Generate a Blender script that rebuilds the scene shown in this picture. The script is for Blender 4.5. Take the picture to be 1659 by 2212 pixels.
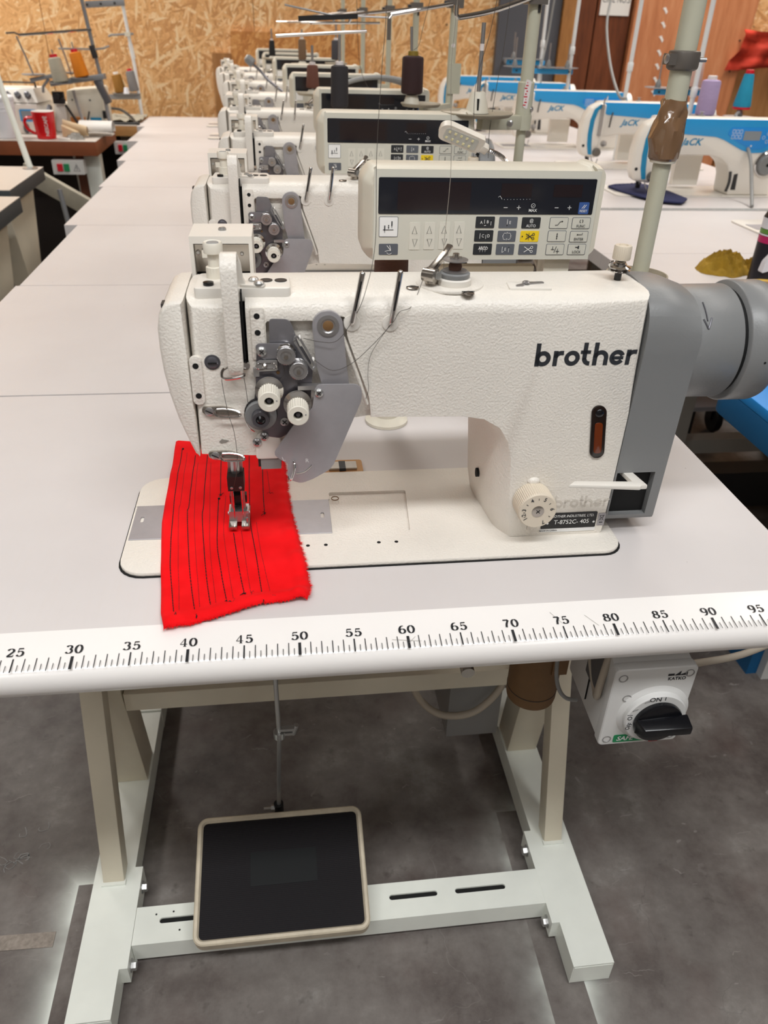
import bpy, bmesh, math, random
from mathutils import Vector, Matrix
random.seed(7)
D = bpy.data
S = bpy.context.scene
COL = S.collection
for o in list(D.objects):
    D.objects.remove(o)
R = math.radians
PI = math.pi

# ------------------------------------------------------------------ camera
def make_camera():
    cam = D.cameras.new('camera')
    o = D.objects.new('camera', cam)
    COL.objects.link(o)
    p, y, r = R(32.436), R(7.898), R(1.884)
    f = Vector((math.sin(y)*math.cos(p), math.cos(y)*math.cos(p), -math.sin(p)))
    rt = Vector((math.cos(y), -math.sin(y), 0))
    up = rt.cross(f)
    rt2 = math.cos(r)*rt + math.sin(r)*up
    up2 = -math.sin(r)*rt + math.cos(r)*up
    m = Matrix((rt2, up2, -f)).transposed().to_4x4()
    m.translation = Vector((0.5001, -0.5253, 1.2257))
    o.matrix_world = m
    cam.sensor_fit = 'HORIZONTAL'
    cam.sensor_width = 36.0
    cam.lens = 36.0*1657.5/1659.0
    cam.clip_start = 0.02
    cam.dof.use_dof = True
    cam.dof.focus_distance = 0.88
    cam.dof.aperture_fstop = 11.0
    S.camera = o
make_camera()

# ------------------------------------------------------------------ light and exposure
S.view_settings.view_transform = 'Standard'
S.view_settings.look = 'None'
S.view_settings.gamma = 1.0
S.view_settings.use_curve_mapping = False
S.view_settings.exposure = 0.0
W = D.worlds.new('world')
S.world = W
W.use_nodes = True
W.node_tree.nodes['Background'].inputs[0].default_value = (0.9, 0.95, 1.0, 1)
W.node_tree.nodes['Background'].inputs[1].default_value = 0.05

def area_light(name, loc, size, power, color=(1, 0.965, 0.92), rot=(0, 0, 0)):
    l = D.lights.new(name, 'AREA')
    l.shape = 'RECTANGLE'
    l.size, l.size_y = size
    l.energy = power
    l.color = color
    o = D.objects.new(name, l)
    COL.objects.link(o)
    o.location = loc
    o.rotation_euler = rot
    return o
LIGHTS = [(0.5, -1.1, 74, 3.0, .35, 'over the front of the first table'), (0.45, 2.3, 13, .5, 1.5, 'over the middle of the white row'), (0.45, 4.3, 9, .5, 1.5, 'over the far end of the white row'),
          (-1.9, 0.4, 8, .5, 1.5, 'over the left aisle'), (-1.9, 4.0, 64, .5, 1.5, 'over the slate edged tables'), (2.9, 0.9, 9, .5, 1.5, 'over the near right tables'), (2.9, 2.7, 19, .5, 1.5, 'over the blue and white machines'),
          (3.4, 4.25, 42, .5, 1.5, 'by the plywood panel'), (-1.2, -2.5, 14, .5, 1.5, 'added behind the viewer on the left to light the machine fronts'), (2.0, -2.5, 14, .5, 1.5, 'added behind the viewer on the right to light the machine fronts')]  # the two fittings behind the viewer are added to light machine fronts
for lx, ly, lw, sx, sy, lt in LIGHTS:
    o = area_light('ceiling_tube_light', (lx, ly, 3.32), (sx, sy), lw, (0.96, 0.98, 1.0) if ly < 0 else (1, 0.97, 0.93))
    if ly > 0:
        o.data.spread = R(120)

# ------------------------------------------------------------------ materials
def hx(h):
    h = h.lstrip('#')
    out = []
    for i in (0, 2, 4):
        c = int(h[i:i+2], 16)/255
        out.append(c/12.92 if c <= 0.04045 else ((c+0.055)/1.055)**2.4)
    return (out[0], out[1], out[2], 1)

class N:
    """tiny node helper"""
    def __init__(s, name):
        s.m = D.materials.new(name)
        s.m.use_nodes = True
        s.t = s.m.node_tree
        s.b = s.t.nodes['Principled BSDF']
    def n(s, kind, **kw):
        nd = s.t.nodes.new(kind)
        for k, v in kw.items():
            setattr(nd, k, v)
        return nd
    def l(s, a, b):
        s.t.links.new(a, b)
    def pos(s, scale=(1, 1, 1), rot=(0, 0, 0), obj=False):
        if obj:
            src = s.n('ShaderNodeTexCoord').outputs['Object']
        else:
            src = s.n('ShaderNodeNewGeometry').outputs['Position']
        mp = s.n('ShaderNodeMapping')
        mp.inputs['Scale'].default_value = scale
        mp.inputs['Rotation'].default_value = rot
        s.l(src, mp.inputs['Vector'])
        return mp.outputs[0]
    def noise(s, vec, scale, detail=3, rough=.5):
        nd = s.n('ShaderNodeTexNoise')
        nd.inputs['Scale'].default_value = scale
        nd.inputs['Detail'].default_value = detail
        nd.inputs['Roughness'].default_value = rough
        s.l(vec, nd.inputs['Vector'])
        return nd.outputs[0]
    def ramp(s, fac, stops):
        nd = s.n('ShaderNodeValToRGB')
        cr = nd.color_ramp
        while len(cr.elements) < len(stops):
            cr.elements.new(.5)
        for e, (p, c) in zip(cr.elements, stops):
            e.position = p
            e.color = c
        s.l(fac, nd.inputs[0])
        return nd.outputs[0]
    def math(s, op, a, b=None, clamp=False):
        nd = s.n('ShaderNodeMath', operation=op)
        nd.use_clamp = clamp
        for i, v in enumerate((a, b)):
            if v is None:
                continue
            if isinstance(v, (int, float)):
                nd.inputs[i].default_value = v
            else:
                s.l(v, nd.inputs[i])
        return nd.outputs[0]
    def mix(s, fac, a, b, mode='MIX'):
        nd = s.n('ShaderNodeMix', data_type='RGBA', blend_type=mode)
        for i, v in ((0, fac), (6, a), (7, b)):
            if isinstance(v, (int, float)):
                nd.inputs[i].default_value = v
            elif isinstance(v, tuple):
                nd.inputs[i].default_value = v
            else:
                s.l(v, nd.inputs[i])
        return nd.outputs[2]
    def bump(s, h, strength=.3, dist=.001):
        nd = s.n('ShaderNodeBump')
        nd.inputs['Strength'].default_value = strength
        nd.inputs['Distance'].default_value = dist
        s.l(h, nd.inputs['Height'])
        s.l(nd.outputs[0], s.b.inputs['Normal'])

def mat(name, col, rough=.5, metal=0., bump=None, var=None, coat=0., spec=None, trans=0., emit=None, aniso=None):
    q = N(name)
    c = hx(col) if isinstance(col, str) else col
    q.b.inputs['Base Color'].default_value = c
    q.b.inputs['Roughness'].default_value = rough
    q.b.inputs['Metallic'].default_value = metal
    q.b.inputs['Coat Weight'].default_value = coat
    q.b.inputs['Coat Roughness'].default_value = .12
    if spec is not None:
        q.b.inputs['Specular IOR Level'].default_value = spec
    if trans:
        q.b.inputs['Transmission Weight'].default_value = trans
    if emit:
        q.b.inputs['Emission Color'].default_value = c
        q.b.inputs['Emission Strength'].default_value = emit
    if bump:
        sc, st, di = bump
        q.bump(q.noise(q.pos(obj=True), sc, 1.5, .45), st, di)
    if var:
        sc, amt = var
        f = q.noise(q.pos(obj=True), sc, 4, .6)
        d = tuple(v*(1-amt) for v in c[:3]) + (1,)
        l = tuple(min(1, v*(1+amt)) for v in c[:3]) + (1,)
        q.l(q.ramp(f, [(.3, d), (.7, l)]), q.b.inputs['Base Color'])
    return q.m

M = {}
M['enamel'] = mat('white_pebbled_enamel', '#e6e0d6', .38, bump=(430, .65, .0011), var=(14, .03))
M['enamel_smooth'] = mat('white_smooth_enamel', '#e6e1d8', .35, bump=(500, .12, .0005))
M['beige'] = mat('beige_plastic', '#d9d3c3', .42, var=(20, .04))
M['beige_film'] = mat('pale_grey_film', '#d2d0c4', .38)
M['knob_white'] = mat('ivory_plastic', '#e6e0d2', .38)
M['dial_beige'] = mat('beige_dial_plastic', '#d9cdba', .4)
M['grey_cover'] = mat('grey_painted_cover', '#7f8080', .36, bump=(420, .25, .0006))
M['grey_plastic'] = mat('mid_grey_plastic', '#8b8987', .4)
M['grey_dark'] = mat('dark_grey_metal', '#626166', .35, .5)
M['steel'] = mat('brushed_steel', '#b2b0b0', .3, .8, bump=(900, .05, .0002))
M['steel_sheet'] = mat('satin_sheet_steel', '#a8a5a8', .42, .4, var=(60, .05))
M['chrome'] = mat('chrome', '#d6d4d2', .1, 1.)
M['nickel'] = mat('nickel_plate', '#b4aea6', .22, .95)
M['black'] = mat('black_rubber', '#141416', .5)
M['hole'] = mat('recess_shade_black', '#050505', .8)  # flat black stands in for the shade inside holes, slots and gaps
M['black_gloss'] = mat('glossy_black_plastic', '#0d0e12', .22)
M['ink'] = mat('black_print', '#2b2e33', .5)
M['ink_black'] = mat('ruler_print', '#1c1e22', .45)
M['white_print'] = mat('white_print', '#e8e8e6', .5)
M['grey_print'] = mat('grey_print', '#8a877f', .6)
M['screen'] = mat('dark_display_window', '#181b24', .14, spec=.5)
M['screen_inner'] = mat('brown_display_filter', '#1f1519', .2)
M['btn_black'] = mat('black_button_film', '#24272c', .4)
M['btn_grey'] = mat('slate_button_film', '#5d6169', .4)
M['btn_yellow'] = mat('yellow_button_film', '#f2d01f', .4)
M['btn_white'] = mat('white_button_film', '#f0f0ee', .4)
M['btn_blue'] = mat('blue_button_film', '#3a5a98', .4)
M['btn_strip'] = mat('pale_strip_film', '#dbd8cc', .35)
M['thread_dark'] = mat('dark_thread', '#4a443e', .7)
M['thread_pale'] = mat('pale_thread', '#8d8478', .7)
M['stitch'] = mat('black_stitching', '#1a0a0a', .7)
M['stitch_red'] = mat('dark_red_stitching', '#8c0d10', .7)
M['frame'] = mat('cream_powder_coat', '#ded5c0', .42, bump=(300, .06, .0004), var=(9, .05))
M['frame_pale'] = mat('pale_green_white_paint', '#ecefe6', .4, var=(9, .05))
M['zinc'] = mat('zinc_bolt', '#c0c0be', .3, .8)
M['rubber_mat'] = mat('ribbed_black_rubber', '#141013', .65, spec=.25)
M['rubber_edge'] = mat('cream_pedal_rim', '#cfc3ac', .5, var=(40, .12))
M['card'] = mat('brown_cardboard', '#7a5a36', .6, var=(30, .08))
M['switch_grey'] = mat('light_grey_switch_plastic', '#d6d5d2', .4)
M['green'] = mat('green_label', '#1f8a56', .5)
M['red'] = mat('red_plastic', '#d2152b', .4)
M['jack_white'] = mat('warm_white_paint', '#eae4da', .35)
M['jack_blue'] = mat('sky_blue_paint', '#2c9ddd', .35)
M['jack_teal'] = mat('teal_blue_paint', '#0d86b4', .35)
M['blue_plate'] = mat('bright_blue_plastic', '#1f8fe0', .4)
M['blue_side'] = mat('shaded_blue_plastic', '#0f5f93', .45)  # darker copy of the bright blue, shade of the board side painted in
M['lcd'] = mat('grey_lcd', '#8a9298', .25)
M['cable_grey'] = mat('grey_cable_sheath', '#8f8f8d', .5)
M['cable_beige'] = mat('beige_cable_sheath', '#b3a898', .5)
M['cable_black'] = mat('black_cable_sheath', '#262626', .5)
M['pole'] = mat('grey_green_pole_paint', '#c0beaa', .4, var=(20, .04))
M['pole_white'] = mat('white_pole_paint', '#e4e6e6', .35)
M['pole_steel'] = mat('dull_steel_pole', '#8f9194', .4, .5)
M['tray'] = mat('khaki_tray_plastic', '#9b9280', .5)
M['clamp'] = mat('dull_grey_clamp', '#6e6862', .4, .4)
M['led'] = mat('warm_led_chip', '#ece3b2', .4)
M['lens'] = mat('clear_lamp_lens', '#bcbcb4', .2)
M['sticker'] = mat('white_sticker', '#e6dedb', .5)
M['sticker_red'] = mat('red_sticker_print', '#c9283a', .5)
M['led_body'] = mat('cream_lamp_plastic', '#ddd5c8', .4)
M['mug_red'] = mat('glossy_red_ceramic', '#cf0d16', .15)
M['white_ceramic'] = mat('white_ceramic', '#f0ece6', .2)
M['white_plastic'] = mat('white_canister_plastic', '#e9eaf0', .4)
M['paper'] = mat('white_paper', '#ece8e2', .7)
M['kraft'] = mat('kraft_paper', '#c3ab88', .7)
M['brown_edge'] = mat('brown_wood_edge', '#8a4a28', .5, var=(12, .12))
M['light_wood'] = mat('light_wood_edge', '#b98a55', .5, var=(12, .12))
M['slate_edge'] = mat('slate_grey_edge', '#43494d', .5)
M['beige_top'] = mat('beige_laminate', '#cdc4ba', .4)
M['plank'] = mat('bare_plank', '#a09a8a', .7, var=(15, .1))
M['leg_grey'] = mat('grey_leg_paint', '#8f8b84', .45)
M['mustard'] = mat('mustard_cloth', '#9c7a1c', .9, bump=(180, .5, .002), var=(30, .2))
M['navy'] = mat('navy_cloth', '#24284f', .9, bump=(250, .4, .001))
M['red_sheer'] = mat('red_orange_fabric', '#b83018', .8, var=(6, .25))
M['tape_yellow'] = mat('yellow_tape', '#d9b13e', .4)
M['floor_tape'] = mat('worn_tape', '#8f857b', .7, var=(120, .25))
M['orange_flap'] = mat('orange_leather', '#c07a35', .5)
M['magenta'] = mat('magenta_print', '#b81a5c', .4)
M['can_green'] = mat('leaf_green_print', '#5f8f3a', .4)
M['can_black'] = mat('black_can_print', '#1d1b22', .35)
M['can_white'] = mat('white_can_print', '#dcdce2', .35)
M['amber'] = mat('amber_oil', '#6a2a06', .08, spec=.6)
M['amber_dark'] = mat('dark_smoked_plastic', '#1a0d08', .12, spec=.6)
M['tape_brown'] = mat('glossy_brown_tape', '#7d5f45', .16, coat=.6)
M['gold_core'] = mat('dull_yellow_core', '#8a7426', .5)
M['dark_stuff'] = mat('dark_steel', '#2a2828', .5)

def thread_cone_mat(name, col):
    q = N(name)
    c = hx(col)
    wv = q.n('ShaderNodeTexWave', wave_type='BANDS', bands_direction='Z')
    wv.inputs['Scale'].default_value = 260
    wv.inputs['Distortion'].default_value = 3
    wv.inputs['Detail'].default_value = 1
    q.l(q.pos(obj=True, rot=(.12, .1, 0)), wv.inputs['Vector'])
    big = q.noise(q.pos(obj=True, scale=(1, 1, 6)), 22, 2)
    dk = tuple(v*.62 for v in c[:3]) + (1,)
    q.l(q.mix(q.math('MULTIPLY', wv.outputs[1], big), c, dk), q.b.inputs['Base Color'])
    q.b.inputs['Roughness'].default_value = .75
    q.bump(wv.outputs[1], .5, .0006)
    return q.m
for nm, cc in (('dark_brown', '#33191a'), ('charcoal', '#2e2a2d'), ('rust', '#6e4234'), ('taupe', '#7b5f45'), ('jet', '#111012'), ('slate', '#47454a'),
               ('cocoa', '#5a3a2c'), ('lavender', '#b9a5cf'), ('turquoise', '#1d9fc6'), ('pink', '#d5ab9e'), ('ecru', '#bdb6a2'), ('orange', '#f08a0a'),
               ('gold', '#9a6a1c'), ('grey', '#868280')):
    M['cone_'+nm] = thread_cone_mat(nm+'_thread_winding', cc)

def table_mat():
    q = N('white_table_laminate')
    p = q.pos()
    f = q.noise(p, 3.0, 5, .6)
    c = q.ramp(f, [(.3, hx('#cec8c6')), (.7, hx('#d5d0ce'))])
    g = q.noise(q.pos(scale=(40, 2, 1)), 6, 3)
    g2 = q.noise(p, 1.6, 2)
    fac = q.math('MULTIPLY', q.math('SUBTRACT', g, .5, True), q.math('SUBTRACT', g2, .42, True), True)
    c = q.mix(q.math('MULTIPLY', fac, 3., True), c, hx('#cfc6bd'))
    sp = q.n('ShaderNodeTexVoronoi', feature='F1')
    sp.inputs['Scale'].default_value = 22
    q.l(p, sp.inputs['Vector'])
    spk = q.math('LESS_THAN', sp.outputs['Distance'], .022)
    c = q.mix(q.math('MULTIPLY', spk, .45), c, hx('#6f665f'))
    q.l(c, q.b.inputs['Base Color'])
    q.b.inputs['Roughness'].default_value = .42
    q.b.inputs['Specular IOR Level'].default_value = .35
    return q.m
M['table'] = table_mat()
M['table_edge'] = mat('glossy_white_edge', '#f0ece8', .2)

def osb_mat(name, stops, tint=None):
    q = N(name)
    geo = q.n('ShaderNodeNewGeometry').outputs['Position']
    wob = q.n('ShaderNodeTexNoise')
    wob.inputs['Scale'].default_value = 5
    q.l(geo, wob.inputs['Vector'])
    add = q.n('ShaderNodeVectorMath', operation='MULTIPLY_ADD')
    q.l(wob.outputs[1], add.inputs[0])
    add.inputs[1].default_value = (.035, .035, .035)
    q.l(geo, add.inputs[2])
    best = None
    shade = None
    for i, a in enumerate((12, 63, 105, 152, 38, 84)):
        r_ = q.n('ShaderNodeMapping')
        r_.inputs['Rotation'].default_value = (0, R(a), 0)
        r_.inputs['Location'].default_value = (i*3.1, 0, i*1.7)
        q.l(add.outputs[0], r_.inputs[0])
        s_ = q.n('ShaderNodeMapping')
        s_.inputs['Scale'].default_value = (9.5, 0, 66)
        q.l(r_.outputs[0], s_.inputs[0])
        v = q.n('ShaderNodeTexVoronoi', feature='F1')
        v.inputs['Scale'].default_value = 1
        q.l(s_.outputs[0], v.inputs['Vector'])
        sep = q.n('ShaderNodeSeparateColor')
        q.l(v.outputs['Color'], sep.inputs[0])
        rank, tone = sep.outputs[0], sep.outputs[1]
        gr = q.n('ShaderNodeTexNoise')
        gr.inputs['Scale'].default_value = 3
        gr.inputs['Detail'].default_value = 3
        q.l(s_.outputs[0], gr.inputs['Vector'])
        tone = q.math('ADD', tone, q.math('MULTIPLY', q.math('SUBTRACT', gr.outputs[0], .5), .7))
        # darker rim of each strand
        tone = q.math('SUBTRACT', tone, q.math('MULTIPLY', q.math('SUBTRACT', v.outputs['Distance'], .45, True), .7))
        if best is None:
            best, shade = rank, tone
        else:
            gt = q.math('GREATER_THAN', rank, best)
            mx = q.n('ShaderNodeMix', data_type='FLOAT')
            q.l(gt, mx.inputs[0]); q.l(shade, mx.inputs[2]); q.l(tone, mx.inputs[3])
            shade = mx.outputs[0]
            best = q.math('MAXIMUM', rank, best)
    c = q.ramp(shade, stops)
    big = q.noise(geo, 1.6, 2)
    c = q.mix(q.math('MULTIPLY', big, .25), c, hx('#e0a86c'))
    # small dark knots
    kn = q.n('ShaderNodeTexVoronoi', feature='F1')
    kn.inputs['Scale'].default_value = 7
    q.l(geo, kn.inputs['Vector'])
    c = q.mix(q.math('MULTIPLY', q.math('LESS_THAN', kn.outputs['Distance'], .05), .75), c, hx('#4a2c14'))
    q.l(c, q.b.inputs['Base Color'])
    q.b.inputs['Roughness'].default_value = .55
    q.bump(shade, .35, .002)
    return q.m
M['osb'] = osb_mat('oriented_strand_board', [(.0, hx('#c89058')), (.3, hx('#e6b074')), (.65, hx('#f2c388')), (1., hx('#fbe2b6'))])
M['osb_red'] = osb_mat('reddish_strand_board', [(.0, hx('#b87434')), (.4, hx('#cf8c48')), (.7, hx('#d99a54')), (1., hx('#e6b070'))])

def wood_mat(name, c0, c1, c2, sc=3., rough=.5):
    q = N(name)
    n1 = q.noise(q.pos(scale=(9, 9, 1.1)), sc, 6, .65)
    n2 = q.noise(q.pos(scale=(60, 60, 3)), sc, 3, .6)
    f = q.math('ADD', q.math('MULTIPLY', n1, .75), q.math('MULTIPLY', n2, .25))
    q.l(q.ramp(f, [(.3, hx(c0)), (.5, hx(c1)), (.7, hx(c2))]), q.b.inputs['Base Color'])
    q.b.inputs['Roughness'].default_value = rough
    return q.m
M['ply_orange'] = wood_mat('orange_plywood', '#b06a42', '#c98257', '#d6956a')
M['ply_dark'] = wood_mat('dark_stained_plywood', '#4a220f', '#6f3a1c', '#85492a')
M['ply_mid'] = wood_mat('brown_batten', '#8a5a30', '#a8743f', '#bb8a55')
M['ply_tan'] = wood_mat('tan_board', '#96663a', '#a97747', '#b98a58')

def rect_spray(q, x0, x1, y0, y1, fall, lo, xmax, vec):
    """overspray of pale paint that fades away from the rectangle an object left on the floor"""
    sep = q.n('ShaderNodeSeparateXYZ')
    q.l(vec, sep.inputs[0])
    cx, hxx, cy, hy = (x0+x1)/2, (x1-x0)/2, (y0+y1)/2, (y1-y0)/2
    dx = q.math('SUBTRACT', q.math('ABSOLUTE', q.math('SUBTRACT', sep.outputs[0], cx)), hxx)
    dy = q.math('SUBTRACT', q.math('ABSOLUTE', q.math('SUBTRACT', sep.outputs[1], cy)), hy)
    d = q.math('MAXIMUM', dx, dy)
    outside = q.math('MULTIPLY', q.math('GREATER_THAN', d, 0.0), 1.0)
    fade = q.math('POWER', 2.718, q.math('MULTIPLY', d, -1/fall))
    n = q.noise(vec, 9, 3)
    n = q.math('MULTIPLY', q.math('SUBTRACT', n, lo, True), 3.2, True)
    outside = q.math('MULTIPLY', outside, q.math('LESS_THAN', sep.outputs[0], xmax))
    return q.math('MULTIPLY', q.math('MULTIPLY', outside, fade, True), n, True)

def floor_mat():
    q = N('stained_concrete')
    geo = q.n('ShaderNodeNewGeometry').outputs['Position']
    a = q.noise(geo, 3.2, 8, .62)
    b = q.noise(geo, 14, 6, .7)
    c = q.ramp(q.math('ADD', q.math('MULTIPLY', a, .65), q.math('MULTIPLY', b, .35)),
               [(.3, hx('#362f2c')), (.43, hx('#5e5652')), (.56, hx('#7b7570')), (.7, hx('#a3a09b'))])
    rd = q.noise(geo, 5.2, 4)
    c = q.mix(q.math('MULTIPLY', q.math('SUBTRACT', rd, .55, True), 3., True), c, hx('#5d4a45'))
    # pale cracks and scratches
    dist = q.n('ShaderNodeVectorMath', operation='MULTIPLY_ADD')
    wob = q.n('ShaderNodeTexNoise'); wob.inputs['Scale'].default_value = 9; wob.inputs['Detail'].default_value = 5
    q.l(geo, wob.inputs['Vector']); q.l(wob.outputs[1], dist.inputs[0]); dist.inputs[1].default_value = (.12, .12, 0); q.l(geo, dist.inputs[2])
    for sc, wd, amt, colr in ((3.1, .0022, .35, '#a7a29c'), (7.7, .004, .3, '#3f3a37')):
        v = q.n('ShaderNodeTexVoronoi', feature='DISTANCE_TO_EDGE')
        v.inputs['Scale'].default_value = sc
        q.l(dist.outputs[0], v.inputs['Vector'])
        msk = q.math('MULTIPLY', q.math('LESS_THAN', v.outputs['Distance'], wd), q.math('MULTIPLY', q.math('SUBTRACT', q.noise(geo, 5, 3), .5, True), 6, True))
        c = q.mix(q.math('MULTIPLY', msk, amt), c, hx(colr))
    for ang, sx_, sy_, th_, am_ in ((.5, 7, 90, .10, .30), (-.9, 6, 110, .09, .25), (1.7, 11, 120, .12, .3), (2.5, 9, 70, .06, .35), (.1, 30, 34, .10, .3)):
        s1 = q.n('ShaderNodeTexVoronoi', feature='F1'); s1.inputs['Scale'].default_value = 1
        mp = q.n('ShaderNodeMapping'); mp.inputs['Rotation'].default_value = (0, 0, ang); mp.inputs['Scale'].default_value = (sx_, sy_, 1); mp.inputs['Location'].default_value = (ang*7, ang*3, 0)
        q.l(dist.outputs[0], mp.inputs[0]); q.l(mp.outputs[0], s1.inputs['Vector'])
        mk = q.math('MULTIPLY', q.math('SUBTRACT', q.noise(mp.outputs[0], .23, 2), .53, True), 9, True)
        c = q.mix(q.math('MULTIPLY', q.math('MULTIPLY', q.math('LESS_THAN', s1.outputs['Distance'], th_), mk), am_), c, hx('#b8b4ae'))
    dk = q.noise(geo, 26, 3, .7)
    c = q.mix(q.math('MULTIPLY', q.math('SUBTRACT', dk, .62, True), 3.5, True), c, hx('#3a322e'))
    for args in ((.118, .60, -.6, .272, .018, .18, .2), (.848, .91, -.6, .34, .016, .34, 3.)):
        m = rect_spray(q, *args, vec=geo)
        c = q.mix(q.math('MULTIPLY', m, .95), c, hx('#dfe4dc'))
    q.l(c, q.b.inputs['Base Color'])
    q.b.inputs['Roughness'].default_value = .5
    q.bump(b, .25, .002)
    return q.m
M['floor'] = floor_mat()

def red_cloth_mat():
    q = N('red_twill_cloth')
    p = q.pos(obj=True)
    wv = q.n('ShaderNodeTexWave', wave_type='BANDS', bands_direction='DIAGONAL')
    wv.inputs['Scale'].default_value = 420
    q.l(p, wv.inputs['Vector'])
    f = q.noise(p, 30, 4)
    q.l(q.ramp(f, [(.3, (.78, .002, .004, 1)), (.7, (.95, .006, .010, 1))]), q.b.inputs['Base Color'])
    q.b.inputs['Roughness'].default_value = .85
    q.b.inputs['Specular IOR Level'].default_value = .15
    q.b.inputs['Sheen Weight'].default_value = .15
    q.b.inputs['Sheen Tint'].default_value = (1, .15, .15, 1)
    q.bump(wv.outputs[1], .25, .0004)
    return q.m
M['red_cloth'] = red_cloth_mat()

# ------------------------------------------------------------------ geometry helpers
class G:
    """collects shapes into one bmesh; everything is given in world coordinates"""
    def __init__(s):
        s.bm = bmesh.new()
    def _bev(s, verts, w, seg, ang=25):
        if w <= 0:
            return
        es = set()
        for v in verts:
            for e in v.link_edges:
                if len(e.link_faces) == 2 and e.calc_face_angle(0) > R(ang):
                    es.add(e)
        bmesh.ops.bevel(s.bm, geom=list(es), offset=w, segments=seg, profile=.6, affect='EDGES', clamp_overlap=True)
    def box(s, x0, x1, y0, y1, z0, z1, bev=0, seg=2):
        vs = [s.bm.verts.new((x, y, z)) for x in (x0, x1) for y in (y0, y1) for z in (z0, z1)]
        for q in ((0, 1, 3, 2), (4, 6, 7, 5), (0, 4, 5, 1), (2, 3, 7, 6), (0, 2, 6, 4), (1, 5, 7, 3)):
            s.bm.faces.new([vs[i] for i in q])
        s._bev(vs, bev, seg)
        return s
    def hexa(s, pts, bev=0, seg=2):
        """8 corners: bottom 4 then top 4 (same order)"""
        vs = [s.bm.verts.new(p) for p in pts]
        for q in ((0, 3, 2, 1), (4, 5, 6, 7), (0, 1, 5, 4), (1, 2, 6, 5), (2, 3, 7, 6), (3, 0, 4, 7)):
            s.bm.faces.new([vs[i] for i in q])
        bmesh.ops.recalc_face_normals(s.bm, faces=list({f for v in vs for f in v.link_faces}))
        s._bev(vs, bev, seg)
        return s
    def bar(s, a, b, w, h, up=(0, 0, 1), bev=0):
        """rectangular bar from a to b"""
        a, b, up = Vector(a), Vector(b), Vector(up)
        d = (b-a).normalized()
        sd = d.cross(up).normalized()
        u = sd.cross(d)
        c = [(-w/2, -h/2), (w/2, -h/2), (w/2, h/2), (-w/2, h/2)]
        return s.hexa([a+sd*x+u*y for x, y in c]+[b+sd*x+u*y for x, y in c], bev)
    def cyl(s, a, b, r0, r1=None, n=24, bev=0, seg=2):
        a, b = Vector(a), Vector(b)
        r1 = r0 if r1 is None else r1
        L = (b-a).length
        return s.lathe([(r0, 0), (r1, L)], a, b-a, n, bev=bev, seg=seg)
    def lathe(s, prof, origin, axis=(0, 0, 1), n=24, close=True, bev=0, seg=2, flute=None):
        """prof: (radius, height) pairs along the axis; flute=(count, depth, i0, i1) ribs the profile rows i0..i1"""
        o, ax = Vector(origin), Vector(axis).normalized()
        t = Vector((1, 0, 0)) if abs(ax.x) < .9 else Vector((0, 1, 0))
        u = ax.cross(t).normalized()
        w = ax.cross(u)
        rings = []
        allv = []
        for k, (r, h) in enumerate(prof):
            ring = []
            for i in range(n):
                an = 2*PI*i/n
                rr = r
                if flute and flute[2] <= k <= flute[3] and i % 2:
                    rr = r-flute[1]
                ring.append(s.bm.verts.new(o+ax*h+(u*math.cos(an)+w*math.sin(an))*max(rr, 1e-5)))
            rings.append(ring)
            allv += ring
        for k in range(len(prof)-1):
            for i in range(n):
                j = (i+1) % n
                s.bm.faces.new((rings[k][i], rings[k][j], rings[k+1][j], rings[k+1][i]))
        if close:
            s.bm.faces.new(rings[0][::-1])
            s.bm.faces.new(rings[-1])
        s._bev(allv, bev, seg, 35)
        return s
    def tube(s, pts, r, n=8, cap=True, radii=None):
        pts = [Vector(p) for p in pts]
        rings = []
        prev = None
        for i, p in enumerate(pts):
            if i == 0:
                d = pts[1]-p
            elif i == len(pts)-1:
                d = p-pts[i-1]
            else:
                d = (pts[i+1]-p).normalized()+(p-pts[i-1]).normalized()
            d.normalize()
            if prev is None:
                t = Vector((0, 0, 1)) if abs(d.z) < .9 else Vector((1, 0, 0))
                u = d.cross(t).normalized()
            else:
                u = (prev-d*prev.dot(d)).normalized()
            prev = u
            w = d.cross(u)
            rr = radii[i] if radii else r
            rings.append([s.bm.verts.new(p+(u*math.cos(2*PI*k/n)+w*math.sin(2*PI*k/n))*rr) for k in range(n)])
        for a, b in zip(rings, rings[1:]):
            for k in range(n):
                j = (k+1) % n
                s.bm.faces.new((a[k], a[j], b[j], b[k]))
        if cap:
            s.bm.faces.new(rings[0][::-1])
            s.bm.faces.new(rings[-1])
        return s
    def prism(s, poly, axis, a, b, bev=0, seg=2, ang=25):
        def P(u, v, w):
            return {'x': (w, u, v), 'y': (u, w, v), 'z': (u, v, w)}[axis]
        A = [s.bm.verts.new(P(u, v, a)) for u, v in poly]
        B = [s.bm.verts.new(P(u, v, b)) for u, v in poly]
        fs = [s.bm.faces.new(A[::-1]), s.bm.faces.new(B)]
        n = len(poly)
        for i in range(n):
            j = (i+1) % n
            fs.append(s.bm.faces.new((A[i], A[j], B[j], B[i])))
        bmesh.ops.recalc_face_normals(s.bm, faces=fs)
        if bev:
            es = set()
            for f in fs[:2]:
                es |= set(f.edges)
            bmesh.ops.bevel(s.bm, geom=list(es), offset=bev, segments=seg, profile=.6, affect='EDGES', clamp_overlap=True)
        return s
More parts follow.
